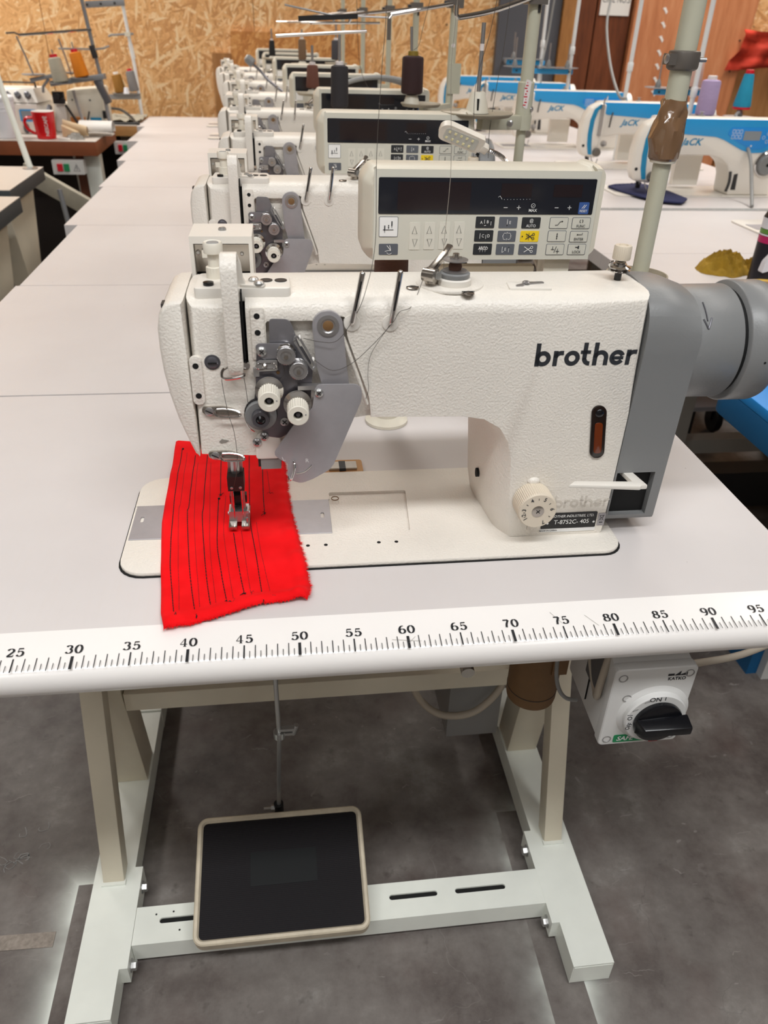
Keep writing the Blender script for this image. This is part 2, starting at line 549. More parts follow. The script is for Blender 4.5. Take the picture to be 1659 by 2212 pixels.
    def pillow(s, poly, axis, layers, weight=None, shift=None):
        """stack of outlines: layers = [(depth, inset)], weight(i) scales the inset of outline point i"""
        n = len(poly)
        P2 = [Vector(p) for p in poly]
        area = sum(P2[i].x*P2[(i+1) % n].y-P2[(i+1) % n].x*P2[i].y for i in range(n))
        sg = 1 if area > 0 else -1
        nor = []
        for i in range(n):
            d1 = (P2[i]-P2[i-1]).normalized()
            d2 = (P2[(i+1) % n]-P2[i]).normalized()
            t = (d1+d2).normalized()
            nor.append(Vector((t.y, -t.x))*sg)
        rings = []
        for dep, ins in layers:
            ring = []
            for i in range(n):
                w = weight(P2[i], nor[i]) if weight else 1
                p = P2[i]-nor[i]*ins*w
                if shift:
                    p = p+shift(P2[i], dep)
                ring.append(s.bm.verts.new({'x': (dep, p.x, p.y), 'y': (p.x, dep, p.y), 'z': (p.x, p.y, dep)}[axis]))
            rings.append(ring)
        fs = [s.bm.faces.new(rings[0]), s.bm.faces.new(rings[-1][::-1])]
        for a, b in zip(rings, rings[1:]):
            for i in range(n):
                j = (i+1) % n
                fs.append(s.bm.faces.new((a[i], a[j], b[j], b[i])))
        bmesh.ops.recalc_face_normals(s.bm, faces=fs)
        return s
    def sphere(s, c, r, n=16, sc=(1, 1, 1)):
        m = Matrix.Translation(Vector(c)) @ Matrix.Diagonal((sc[0], sc[1], sc[2], 1))
        bmesh.ops.create_uvsphere(s.bm, u_segments=n, v_segments=max(6, n//2), radius=r, matrix=m)
        return s
    def sheet(s, rows, thick=0, normal=(0, 0, 1)):
        """grid surface from rows of points, optionally given a thickness against the normal"""
        nv = Vector(normal)
        A = [[s.bm.verts.new(p) for p in r] for r in rows]
        nr, nc = len(A), len(A[0])
        fs = []
        for i in range(nr-1):
            for j in range(nc-1):
                fs.append(s.bm.faces.new((A[i][j], A[i][j+1], A[i+1][j+1], A[i+1][j])))
        if thick:
            B = [[s.bm.verts.new(Vector(p)-nv*thick) for p in r] for r in rows]
            for i in range(nr-1):
                for j in range(nc-1):
                    fs.append(s.bm.faces.new((B[i][j], B[i+1][j], B[i+1][j+1], B[i][j+1])))
            rim = [(0, j) for j in range(nc)]+[(i, nc-1) for i in range(1, nr)]+[(nr-1, j) for j in range(nc-2, -1, -1)]+[(i, 0) for i in range(nr-2, 0, -1)]
            for k in range(len(rim)):
                (a, b), (c, d) = rim[k], rim[(k+1) % len(rim)]
                fs.append(s.bm.faces.new((A[a][b], B[a][b], B[c][d], A[c][d])))
            bmesh.ops.recalc_face_normals(s.bm, faces=fs)
        return s
    # flat marks on a plane (o, right, up); n = normal offset
    def ribbon(s, pts, w, fr, thick=.0002, closed=False, wfun=None):
        o, rt, up = fr
        o, rt, up = Vector(o), Vector(rt).normalized(), Vector(up).normalized()
        nm = rt.cross(up).normalized()
        P2 = [Vector(p) for p in pts]
        n = len(P2)
        L, Rr = [], []
        for i in range(n):
            if closed:
                d = (P2[(i+1) % n]-P2[i-1]).normalized()
            elif i == 0:
                d = (P2[1]-P2[0]).normalized()
            elif i == n-1:
                d = (P2[-1]-P2[-2]).normalized()
            else:
                d = ((P2[i+1]-P2[i]).normalized()+(P2[i]-P2[i-1]).normalized()).normalized()
            ww = wfun(d) if wfun else w
            q = Vector((-d.y, d.x))*ww/2
            L.append(P2[i]+q)
            Rr.append(P2[i]-q)
        def V(p):
            return s.bm.verts.new(o+rt*p.x+up*p.y+nm*thick)
        A, B = [V(p) for p in L], [V(p) for p in Rr]
        rng = range(n) if closed else range(n-1)
        for i in rng:
            j = (i+1) % n
            s.bm.faces.new((A[i], B[i], B[j], A[j]))
        return s
    def flat(s, poly, fr, thick=.0002):
        o, rt, up = fr
        o, rt, up = Vector(o), Vector(rt).normalized(), Vector(up).normalized()
        nm = rt.cross(up).normalized()
        s.bm.faces.new([s.bm.verts.new(o+rt*x+up*y+nm*thick) for x, y in poly])
        return s
    def plate(s, poly, fr, thick):
        """solid little plate standing proud of plane fr"""
        o, rt, up = fr
        o, rt, up = Vector(o), Vector(rt).normalized(), Vector(up).normalized()
        nm = rt.cross(up).normalized()
        A = [s.bm.verts.new(o+rt*x+up*y) for x, y in poly]
        B = [s.bm.verts.new(o+rt*x+up*y+nm*thick) for x, y in poly]
        fs = [s.bm.faces.new(A[::-1]), s.bm.faces.new(B)]
        for i in range(len(poly)):
            j = (i+1) % len(poly)
            fs.append(s.bm.faces.new((A[i], A[j], B[j], B[i])))
        return s
    def text(s, body, size, fr, align='CENTER', thick=.0003, shear=0., bold=0., sx=1., space=1.):
        o, rt, up = fr
        o, rt, up = Vector(o), Vector(rt).normalized(), Vector(up).normalized()
        nm = rt.cross(up).normalized()
        cu = D.curves.new('lettering', 'FONT')
        cu.body = body
        cu.size = size
        cu.align_x = align
        cu.align_y = 'CENTER'
        cu.shear = shear
        cu.offset = bold*size
        cu.space_character = space
        cu.resolution_u = 3
        ob = D.objects.new('lettering', cu)
        me = D.meshes.new_from_object(ob)
        me.transform(Matrix.Diagonal((sx, 1, 1, 1)))
        m = Matrix((rt, up, nm)).transposed().to_4x4()
        m.translation = o+nm*thick
        me.transform(m)
        s.bm.from_mesh(me)
        D.objects.remove(ob)
        D.curves.remove(cu)
        D.meshes.remove(me)
        return s

ROOT = {}
def finish(g, name, m, smooth=35):
    me = D.meshes.new(name)
    g.bm.to_mesh(me)
    g.bm.free()
    if m is not None:
        me.materials.append(m)
    if len(me.polygons):
        me.polygons.foreach_set('use_smooth', [True]*len(me.polygons))
        me.set_sharp_from_angle(angle=R(smooth))
    return me

def tag(o, label=None, cat=None, group=None, kind=None):
    if label: o['label'] = label
    if cat: o['category'] = cat
    if group: o['group'] = group
    if kind: o['kind'] = kind
    return o

def thing(name, label, cat, loc, group=None):
    o = D.objects.new(name, None)
    o.empty_display_size = .05
    COL.objects.link(o)
    o.location = loc
    ROOT[o] = Vector(loc)
    return tag(o, label, cat, group)

def part(name, g, m, parent, label=None, smooth=35, kind=None):
    base = ROOT[parent]
    bmesh.ops.translate(g.bm, verts=g.bm.verts, vec=-base)
    o = D.objects.new(name, finish(g, name, M[m] if isinstance(m, str) else m, smooth))
    COL.objects.link(o)
    o.parent = parent
    ROOT[o] = base
    return tag(o, label, None, None, kind)

def solo(name, g, m, label, cat, loc, group=None, smooth=35, kind=None):
    base = Vector(loc)
    bmesh.ops.translate(g.bm, verts=g.bm.verts, vec=-base)
    o = D.objects.new(name, finish(g, name, M[m] if isinstance(m, str) else m, smooth))
    COL.objects.link(o)
    o.location = base
    ROOT[o] = base
    return tag(o, label, cat, group, kind)

def struct(name, g, m, parent=None, smooth=35):
    o = D.objects.new(name, finish(g, name, M[m], smooth))
    COL.objects.link(o)
    ROOT[o] = Vector((0, 0, 0))
    if parent:
        o.parent = parent
    else:
        o['kind'] = 'structure'
    return o

def dup(root, loc, label=None, group=None, rotz=0, skip=()):
    def cp(o, par):
        c = o.copy()
        COL.objects.link(c)
        if par:
            c.parent = par
        ROOT[c] = Vector(loc)
        for ch in o.children:
            if ch.name.split('.')[0] not in skip:
                cp(ch, c)
        return c
    r = cp(root, None)
    r.location = loc
    r.rotation_euler = (0, 0, rotz)
    if label: r['label'] = label
    if group: r['group'] = group
    return r

def boolean(g, cutters):
    """subtract closed shapes from g with the exact solver and hand back a new G"""
    me = finish(g, 'cut_body', None)
    ob = D.objects.new('cut_body', me)
    COL.objects.link(ob)
    tmp = [ob]
    for c in cutters:
        co = D.objects.new('cutter', finish(c, 'cutter', None))
        COL.objects.link(co)
        tmp.append(co)
        md = ob.modifiers.new('cut', 'BOOLEAN')
        md.operation = 'DIFFERENCE'
        md.solver = 'EXACT'
        md.object = co
    dg = bpy.context.evaluated_depsgraph_get()
    dg.update()
    res = D.meshes.new_from_object(ob.evaluated_get(dg))
    out = G()
    out.bm.from_mesh(res)
    for t in tmp:
        D.objects.remove(t)
    D.meshes.remove(res)
    return out

def rrect(x0, x1, y0, y1, r, n=5):
    """rounded rectangle outline; r may be a 4-tuple (x0y0, x1y0, x1y1, x0y1)"""
    if not isinstance(r, (tuple, list)):
        r = (r, r, r, r)
    out = []
    for (cx, cy, a0, rr) in ((x0+r[0], y0+r[0], 180, r[0]), (x1-r[1], y0+r[1], 270, r[1]), (x1-r[2], y1-r[2], 0, r[2]), (x0+r[3], y1-r[3], 90, r[3])):
        for k in range(n+1):
            a = R(a0+90*k/n)
            out.append((cx+rr*math.cos(a), cy+rr*math.sin(a)))
    return out

def roundpoly(poly, rad, n=4):
    """round every corner of a polygon; rad number or list"""
    out = []
    m = len(poly)
    for i in range(m):
        p, a, b = Vector(poly[i]), Vector(poly[i-1]), Vector(poly[(i+1) % m])
        r = rad[i] if isinstance(rad, (list, tuple)) else rad
        if r <= 0:
            out.append(tuple(p)); continue
        d1, d2 = (a-p), (b-p)
        t = min(r, d1.length*.49, d2.length*.49)
        s, e = p+d1.normalized()*t, p+d2.normalized()*t
        for k in range(n+1):
            u = k/n
            q = s*(1-u)**2+p*2*u*(1-u)+e*u*u
            out.append(tuple(q))
    return out

def arc(cx, cy, r, a0, a1, n=12, ry=None):
    ry = r if ry is None else ry
    return [(cx+r*math.cos(R(a0+(a1-a0)*k/n)), cy+ry*math.sin(R(a0+(a1-a0)*k/n))) for k in range(n+1)]

def smooth_path(pts, n=6):
    """Catmull-Rom through points"""
    P = [Vector(p) for p in pts]
    out = []
    for i in range(len(P)-1):
        p0, p1, p2, p3 = P[max(i-1, 0)], P[i], P[i+1], P[min(i+2, len(P)-1)]
        for k in range(n):
            t = k/n
            out.append(.5*((2*p1)+(p2-p0)*t+(2*p0-5*p1+4*p2-p3)*t*t+(3*p1-p0-3*p2+p3)*t**3))
    out.append(P[-1])
    return out

FRONT = lambda x, y, z: ((x, y, z), (1, 0, 0), (0, 0, 1))     # plane facing the viewer (-Y)
FLAT = lambda x, y, z: ((x, y, z), (1, 0, 0), (0, 1, 0))      # plane facing up

def screw(g, c, axis, r, h=.002, n=14):
    """domed screw head with a raised cross-free face"""
    g.lathe([(r, 0), (r*.95, h*.6), (r*.6, h), (r*.15, h*.9)], c, axis, n)
    return g

# ------------------------------------------------------------------ room shell
WY = 5.0
struct('floor', G().box(-4.5, 6, -3.5, 5.3, -.1, 0), 'floor')
M['room_paint'] = mat('pale_grey_wall_paint', '#a9a7a3', .7)
struct('ceiling', G().box(-4.5, 6, -3.5, 5.3, 3.5, 3.6), 'room_paint')
struct('wall_left', G().box(-4.6, -4.5, -3.5, 5.3, 0, 3.5), 'room_paint')
struct('wall_right', G().box(6, 6.1, -3.5, 5.3, 0, 3.5), 'room_paint')
struct('wall_front', G().box(-4.5, 6, -3.6, -3.5, 0, 3.5), 'room_paint')
wb = struct('wall_back', G().box(-4.5, 6, WY+.02, 5.3, 0, 3.5), 'ply_tan')
x = -4.5
for k in range(9):                                   # strand board sheets, thin joints between them
    x1 = x+1.22 if k < 8 else 6
    struct('strand_board_sheet', G().box(x+.002, x1-.002, WY, WY+.02, 0, 2.42, .002, 1), 'osb', wb)
    struct('strand_board_sheet', G().box(x+.002, x1-.002, WY, WY+.02, 2.424, 3.5, .002, 1), 'osb', wb)
    x = x1
M['lamp_diffuser'] = mat('lamp_diffuser', '#fff6ea', .5, emit=2.0)
for lx, ly, lw, lsx, lsy, lt in LIGHTS:
    t = thing('ceiling_light', 'long white tube fitting on the ceiling '+lt, 'ceiling light', (lx, ly, 3.5), 'tube lights on the ceiling')
    part('housing', G().box(lx-lsx/2-.02, lx+lsx/2+.02, ly-lsy/2-.03, ly+lsy/2+.03, 3.4, 3.5, .01), 'enamel_smooth', t)
    part('diffuser', G().box(lx-lsx/2, lx+lsx/2, ly-lsy/2, ly+lsy/2, 3.38, 3.402, .005), 'lamp_diffuser', t)

# boards, doors and cloth along the back wall
solo('board', G().box(.235, 1.05, WY-.03, WY-.004, 0, 1.165, .002, 1), 'osb_red', 'reddish strand board leaning flat against the back wall behind the row', 'board', (.64, WY-.02, 0))
solo('batten', G().box(.12, .232, WY-.045, WY-.004, 0, 1.05, .002, 1), 'ply_mid', 'brown upright batten beside the reddish board on the back wall', 'batten', (.18, WY-.02, 0))
t = thing('door_1', 'dark grey flat door in the back wall behind the blue and white machines', 'door', (2.1, WY, 0))
t['kind'] = 'structure'
M['door_grey'] = mat('dark_grey_door_paint', '#55565c', .5, var=(2, .06))
part('door_leaf', G().box(1.87, 2.26, WY-.05, WY-.004, 0, 2.2, .003), 'door_grey', t)
part('door_handle', G().cyl((1.93, WY-.05, 1.05), (1.93, WY-.09, 1.05), .012).tube([(1.93, WY-.09, 1.05), (2.03, WY-.09, 1.05)], .009), 'steel', t)
part('door_edge_post', G().box(2.265, 2.36, WY-.08, WY-.004, 0, 2.2, .003), 'ply_mid', t)
t = thing('door_2', 'dark stained double plywood door on the back wall', 'door', (2.52, WY, 0))
t['kind'] = 'structure'
part('door_leaf', G().box(2.365, 2.475, WY-.06, WY-.004, 0, 2.2, .003), 'ply_dark', t)
part('door_leaf', G().box(2.485, 2.70, WY-.06, WY-.004, 0, 2.2, .003), 'ply_dark', t)
t = thing('plywood_panel', 'big orange plywood panel with a column of pale paint dashes', 'panel', (3.1, WY, 0))
part('sheet', G().prism([(2.705, 0), (3.42, 0), (3.48, 1.0), (3.57, 2.2), (2.72, 2.2)], 'y', WY-.1, WY-.004, .003, 1), 'ply_orange', t)
for k in range(10):
    px, pz = 2.90+.004*k, 1.42-.075*k
    part('paint_dash', G().plate([(px-.016, pz+.012), (px+.002, pz+.018), (px+.02, pz-.006), (px+.012, pz-.02), (px, pz-.002)], FRONT(0, WY-.1002, 0), .0012), 'white_ceramic', t)
g = G()
for nx, nz in ((2.74, 1.2), (2.74, 1.02), (3.44, 1.2), (3.42, 1.03), (2.75, .88)):
    g.cyl((nx, WY-.1, nz), (nx, WY-.103, nz), .006, n=10)
part('nail_heads', g, 'dark_stuff', t, kind='stuff')
t = thing('paper_notice', 'white paper notice with handwritten capitals on the dark double door', 'notice', (2.6, WY-.07, 1.43))
part('sheet', G().box(2.50, 2.69, WY-.066, WY-.0605, 1.31, 1.56), 'paper', t)
part('lettering', G().text('CINE NO:S', .05, FRONT(2.595, WY-.066, 1.392), sx=.75), 'ink', t)
solo('tan_board', G().box(3.5, 4.6, WY-.04, WY-.003, 0, 1.06, .003, 1), 'ply_tan', 'tan board under the red cloth at the right end of the back wall', 'board', (4., WY-.02, 0))
g = G()
rows = []
for i in range(9):
    v = i/8
    row = []
    for j in range(22):
        u = j/21
        xx = 3.44+.85*u+.05*(1-v)*0+(-.05*v if j == 0 else 0)
        top = 1.262-.01*math.sin(u*9)
        bot = 1.035+.25*min(1, u*1.1)*.25
        row.append((xx+.02*math.sin(v*5), WY-.13-.018*math.sin(u*30+v*4)-.012*math.sin(v*15+u*6), top+(bot-top)*v))
    rows.append(row)
g.sheet(rows, .003, (0, -1, 0))
solo('red_cloth', g, 'red_sheer', 'red orange sheer cloth hung at the right end of the back wall', 'cloth', (3.9, WY-.12, 1.15), smooth=80)

# ------------------------------------------------------------------ sewing tables
DX = [0, -.022, -.015, -.05, -.065, -.1, -.15, -.19]
YB = [0.574, 1.137, 1.697, 2.262, 2.822, 3.393, 3.955, 4.45]   # back edge of each table
DIGITS = {
    '0': ['C'], '2': [[(-.42, .55), (-.3, .85), (0, 1), (.32, .86), (.36, .58), (.1, .25), (-.45, -.5-.42)], [(-.45, -.92), (.45, -.92), (.46, -.65)]],
}
def digit(g, ch, cx, cy, h, fr):
    """high contrast numerals drawn with a broad nib"""
    nib = lambda d: h*(.06+.17*abs(d.y))
    a, b = h*.34, h*.5
    def rb(pts, closed=False):
        g.ribbon([(cx+p[0], cy+p[1]) for p in pts], 0, fr, .0002, closed, nib)
    if ch == '0':
        rb(arc(0, 0, a*.86, 0, 352, 24, b*.95), True)
    elif ch == '2':
        rb(arc(0, b*.45, a*.8, 165, -35, 12, b*.5)+[(-a*.75, -b*.86)])
        g.ribbon([(cx-a*.8, cy-b*.88), (cx+a*.8, cy-b*.88)], h*.14, fr, .0002)
        g.ribbon([(cx+a*.8, cy-b*.95), (cx+a*.85, cy-b*.5)], h*.06, fr, .0002)
    elif ch == '3':
        rb(arc(-a*.05, b*.5, a*.7, 160, -80, 12, b*.45))
        rb(arc(-a*.05, -b*.42, a*.82, 85, -160, 14, b*.52))
    elif ch == '4':
        g.ribbon([(cx+a*.3, cy+b), (cx+a*.3, cy-b)], h*.16, fr, .0002)
        g.ribbon([(cx+a*.25, cy+b), (cx-a, cy-b*.4)], h*.06, fr, .0002)
        g.ribbon([(cx-a, cy-b*.42), (cx+a*.95, cy-b*.42)], h*.07, fr, .0002)
        g.ribbon([(cx-a*.1, cy-b*.96), (cx+a*.75, cy-b*.96)], h*.06, fr, .0002)
    elif ch == '5':
        rb(arc(-a*.05, -b*.32, a*.85, 140, -155, 16, b*.6))
        g.ribbon([(cx-a*.55, cy+b*.98), (cx-a*.62, cy+b*.05)], h*.07, fr, .0002)
        g.ribbon([(cx-a*.55, cy+b*.9), (cx+a*.7, cy+b*.9)], h*.14, fr, .0002)
    elif ch == '6':
        rb(arc(0, -b*.38, a*.82, 0, 352, 20, b*.56), True)
        rb(arc(a*.15, -b*.1, a*.95, 75, 185, 12, b*1.05))
    elif ch == '7':
        g.ribbon([(cx-a*.8, cy+b*.9), (cx+a*.8, cy+b*.9)], h*.15, fr, .0002)
        rb([(a*.78, b*.85), (a*.1, -b*.2), (-a*.1, -b)])
    elif ch == '8':
        rb(arc(0, b*.48, a*.68, 0, 352, 18, b*.45), True)
        rb(arc(0, -b*.45, a*.84, 0, 352, 20, b*.5), True)
    elif ch == '9':
        rb(arc(0, b*.38, a*.82, 0, 352, 20, b*.56), True)
        rb(arc(-a*.15, b*.1, a*.95, -105, 5, 12, b*1.05))

def table_top(parent, x0, x1, y0, y1, nose=True):
    """rounded front nose, flat top; opening for the machine bed is covered by the bed"""
    prof = [(y1, .715), (y1, .748), (y1-.002, .75), (y0+.042, .75), (y0+.038, .7496), (y0+.004, .7447), (y0-.003, .7425), (y0-.008, .738), (y0-.0105, .731), (y0-.010, .722), (y0-.006, .715)]
    if not nose:
        part('table_top', G().box(x0, x1, y0, y1, .715, .75, .0022, 2), 'table', parent)
        return
    part('table_top', G().prism(prof, 'x', x0, x1), 'table', parent, smooth=25)

t = thing('sewing_table', 'front white sewing table with a printed centimetre ruler along its edge', 'table', (.52, .29, 0), 'white tables in the machine row')
table_top(t, -.03, 1.0365, 0, YB[0]-.0015)
# glossy strip that carries the ruler
sl = math.atan2(.0049, .034)
up = (0, math.cos(sl), math.sin(sl))
g = G()
g.prism([(.0385, .7502), (.0042, .7452), (-.0032, .7428), (-.0085, .738), (-.0112, .731), (-.0107, .722), (-.0067, .7148), (-.006, .715), (.038, .7494)], 'x', -.0301, 1.0366)
strip = part('edge_strip', g, 'table_edge', t, 'glossy white edge strip', smooth=60)
g = G()
def rp(xx, yy):
    return (xx, yy, .7457+.0049/.034*(yy-.0042)*1.0)
fr = ((0, 0, .7454-.0042*.144), (1, 0, 0), up)
for half in range(-2, 208):
    xx = half*.005
    if xx < -.02 or xx > 1.03:
        continue
    cm = half//2
    if half % 2:
        w, y1_, = .0006, .0008
    elif cm % 10 == 0:
        w, y1_ = .0026, .0072
    elif cm % 5 == 0:
        w, y1_ = .0013, .0078
    else:
        w, y1_ = .0008, .0074
    g.flat([(xx-w/2, -.0068 if half % 2 else -.0072), (xx+w/2, -.0068 if half % 2 else -.0072), (xx+w/2, y1_), (xx-w/2, y1_)], fr, .0004)
for cm in range(0, 105, 5):
    st = str(cm)
    for i, ch in enumerate(st):
        if ch in '1':
            g.ribbon([(cm*.01+(i-(len(st)-1)/2)*.0078, .0108), (cm*.01+(i-(len(st)-1)/2)*.0078, .0195)], .0016, fr, .0004)
        else:
            digit(g, ch, cm*.01+(i-(len(st)-1)/2)*.0083, .0152, .0093, (Vector(fr[0])+Vector((0, -.0002*math.sin(sl), .0002)), fr[1], fr[2]))
part('ruler_scale', g, 'ink_black', t, 'black printed centimetre scale').parent = strip
g = G()
for pts in (([(.60, -.001), (.607, .006)]), ([(.585, .004), (.612, .0005)]), ([(.742, .026), (.75, .012)]), ([(.775, .02), (.785, .006)])):
    g.ribbon(pts, .0003, fr, .0004)
part('scratches', g, 'grey_print', t)

def leg_side(parent, xa, xb, xs0, xs1, inner):
    """one end frame: foot, column, front strut"""
    sg = 1 if inner > 0 else -1
    part('foot', G().box(xa, xb, .033, .60, .004, .05, .003), 'frame_pale', parent)
    part('foot_end_cap', G().box(xa+.002, xb-.002, .0325, .0335, .008, .046, .0004, 1), 'frame_pale', parent)
    part('rubber_foot', G().cyl(((xa+xb)/2, .08, 0), ((xa+xb)/2, .08, .005), .02, n=16), 'black', parent)
    part('rubber_foot', G().cyl(((xa+xb)/2, .55, 0), ((xa+xb)/2, .55, .005), .02, n=16), 'black', parent)
    col = [(xa+.003, .435, .05), (xb-.003, .435, .05), (xb-.003, .50, .05), (xa+.003, .50, .05),
           (xa+.003, .325, .70), (xb-.003, .325, .70), (xb-.003, .39, .70), (xa+.003, .39, .70)]
    part('column', G().hexa(col, .002), 'frame', parent)
    part('front_strut', G().hexa([(xs0, .236, .05), (xs1, .236, .05), (xs1, .27, .05), (xs0, .27, .05),
                                  (xs0, .338, .385), (xs1, .338, .385), (xs1, .372, .385), (xs0, .372, .385)], .002), 'frame', parent)
    part('weld_bead', G().box(xs0-.002, xs1+.002, .232, .24, .049, .054, .002), 'frame_pale', parent)
    part('top_rail', G().box(xa-.004, xb+.004, .08, .52, .70, .7148, .002), 'frame', parent)
    xi = xb if sg > 0 else xa
    part('inner_flange', G().box(min(xi, xi+sg*.0125), max(xi, xi+sg*.0125), .10, .262, .012, .051, .0015), 'frame_pale', parent)
    for yy in (.115, .235):
        g = G()
        g.lathe([(.0075, 0), (.0075, .008), (.006, .009)], (xi+sg*.0125, yy, .03 if yy < .2 else .036), (sg, 0, 0), 6)
        g.lathe([(.010, 0), (.010, .0015)], (xi+sg*.0125, yy, .03 if yy < .2 else .036), (sg, 0, 0), 16)
        part('hex_bolt', g, 'zinc', parent, smooth=20)
leg_side(t, .156, .218, .172, .205, 1)
leg_side(t, .885, .948, .901, .932, -1)
part('cross_beam', G().box(.219, .884, .385, .43, .282, .318, .003), 'frame', t)
part('cross_beam', G().box(.219, .884, .43, .47, .655, .70, .003), 'frame', t)
# slotted lower bar
x0, x1 = .231, .873
slots = [(.268, .345), (.375, .455), (.625, .703), (.732, .815)]
g = G().box(x0, x1, .133, .192, .012, .0505, .003)
cut = []
for a, b in slots:
    cut.append(G().prism(rrect(a, b, .163, .172, .0044), 'z', .03, .07))
lower = boolean(g, cut)
part('lower_bar', lower, 'frame_pale', t)
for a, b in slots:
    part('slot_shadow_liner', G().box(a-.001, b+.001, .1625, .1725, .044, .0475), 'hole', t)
g = G()
for hx_, hy in ((.262, .178), (.288, .18), (.30, .15)):
    g.cyl((hx_, hy, .0503), (hx_, hy, .0507), .0016, n=8)
part('punched_hole', g, 'hole', t)
# treadle pedal, tilted
def pedal_pt(u, v, h=0):
    """u across 0..1, v front 0 .. back 1"""
    x = .3265+.26*u
    y = .102+.178*v
    z = .082+.052*v
    n = Vector((0, -.052, .178)).normalized()
    return Vector((x, y, z))+n*h
ax_u, ax_v = Vector((1, 0, 0)), Vector((0, .178, .052)).normalized()
pf = (pedal_pt(0, 0), ax_u, ax_v)
Lv = Vector((.178, .052)).length
outer = rrect(0, .262, 0, Lv, .016, 6)
inner = rrect(.010, .252, .011, Lv-.010, .008, 6)
ped = part('pedal_plate', G().plate(outer, (pedal_pt(0, 0, -.018), ax_u, ax_v), .016), 'rubber_edge', t, 'cream rimmed treadle plate')
bpy.context.view_layer.update()
g = G()
ro = rrect(0, .262, 0, Lv, .016, 6)
n_ = len(ro)
o0 = pedal_pt(0, 0, -.002)
nm = ax_u.cross(ax_v).normalized()
ring = []
for off, hgt in ((0, 0), (0, .006), (.002, .0085), (.006, .0085), (.0085, .005), (.0085, .001)):
    pts = rrect(off, .262-off, off, Lv-off, max(.016-off, .004), 6)
    ring.append([g.bm.verts.new(o0+ax_u*p[0]+ax_v*p[1]+nm*hgt) for p in pts])
for a, b in zip(ring, ring[1:]):
    for i in range(n_):
        j = (i+1) % n_
        g.bm.faces.new((a[i], a[j], b[j], b[i]))
part('pedal_rim', g, 'rubber_edge', t).parent = ped
g = G().plate(rrect(.008, .254, .008, Lv-.008, .008, 6), (o0, ax_u, ax_v), .003)
nr = 60
for k in range(nr):                                    # fine ribs of the rubber mat
    v0 = .010+(Lv-.020)*k/nr
    g.plate([(.010, v0), (.252, v0), (.252, v0+.0016), (.010, v0+.0016)], (o0+nm*.003, ax_u, ax_v), .0007)
part('rubber_mat', g, 'rubber_mat', t).parent = ped
M['mat_label'] = mat('worn_smooth_rubber', '#080b0c', .5, spec=.25)
part('maker_plate', G().plate(rrect(.083, .186, .076, .126, .002, 2), (o0+nm*.003, ax_u, ax_v), .0012), 'mat_label', t, 'smooth blank panel in the rubber mat').parent = ped
part('pedal_bracket', G().box(.40, .52, .15, .175, .05, .082, .003), 'frame_pale', t)
# pitman rod
rod = part('pitman_rod', G().tube([(.4545, .296, .128), (.463, .30, .30), (.461, .305, .715)], .0036, 10), 'zinc', t)
g = G().lathe([(.008, 0), (.008, .022)], (.4545, .296, .115), (0, 0, 1), 16)
part('rod_joint', g, 'black', t).parent = rod
part('joint_bolt', G().lathe([(.006, 0), (.006, .006)], (.448, .296, .126), (-1, 0, 0), 6).cyl((.43, .296, .126), (.445, .296, .126), .003, n=8), 'zinc', t).parent = rod
g = G().lathe([(.009, 0), (.009, .012)], (.463, .30, .292), (0, 0, 1), 16).box(.464, .486, .296, .304, .297, .302, .001).box(.464, .486, .296, .304, .306, .311, .001).lathe([(.004, 0), (.004, .02)], (.484, .30, .296), (.3, 0, 1), 10)
part('rod_clamp', g, 'zinc', t).parent = rod
part('knee_lever_shaft', G().cyl((.68, .066, .634), (.68, .30, .66), .0075, n=20, bev=.001), 'nickel', t)

# tables of the row behind
ORD = ['second', 'third', 'fourth', 'fifth', 'sixth', 'seventh', 'eighth']
for k in range(1, 8):
    tk = thing('sewing_table', 'plain white table %s in the machine row counting from the front' % ORD[k-1], 'table', (.5+DX[k], YB[k]-.28, 0), 'white tables in the machine row')
    y0, y1 = YB[k-1]+.0012, YB[k]-.0012
    table_top(tk, -.028+DX[k], 1.036+DX[k], y0, y1, False)
    for xx in (.18, .86):
        part('column', G().box(xx+DX[k], xx+.06+DX[k], y0+.30, y0+.36, .05, .715, .002), 'frame', tk)
        part('foot', G().box(xx+DX[k], xx+.06+DX[k], y0+.03, y0+.53, .0, .05, .003), 'frame_pale', tk)
    part('cross_beam', G().box(.24+DX[k], .86+DX[k], y0+.36, y0+.40, .282, .318, .002), 'frame', tk)

# things on the floor
g = G().sheet([[(.0+.02*i*0+(.099 if j else -.06), .2+(.0 if i else -.024)+(-.004 if j else 0), .0012) for j in range(2)] for i in range(2)], .001)
solo('floor_tape', g, 'floor_tape', 'worn strip of pale tape stuck to the concrete left of the table foot', 'tape', (.03, .19, 0))
g = G()
random.seed(4)
for k in range(9):                                     # chalk squiggles
    cx, cy = random.choice(((.0, .37), (.005, .35), (.01, .335), (.035, .385), (.045, .34), (-.01, .325), (.015, .31), (.05, .30), (.02, .36)))
    cx += random.uniform(-.012, .012); cy += random.uniform(-.012, .012)
    a0 = random.uniform(0, 360)
    pts = [(cx+(.004+.002*q)*math.cos(R(a0+q*random.uniform(30, 50))), cy+(.004+.0015*q)*math.sin(R(a0+q*40))) for q in range(7)]
    g.ribbon(pts, random.uniform(.0008, .002), FLAT(0, 0, .0004))
solo('chalk_marks', g, 'cable_grey', 'faint chalk squiggles on the concrete left of the table leg', 'marks', (.02, .34, 0), kind='stuff')
solo('thread_scrap', G().tube(smooth_path([(.59, -.03, .002), (.60, -.022, .006), (.612, -.026, .003), (.618, -.018, .002)], 4), .0014, 5), M.setdefault('blue_thread', mat('blue_thread', '#2a3f9c', .7)), 'tiny blue thread scrap on the floor in front of the table', 'scrap', (.6, -.025, 0))
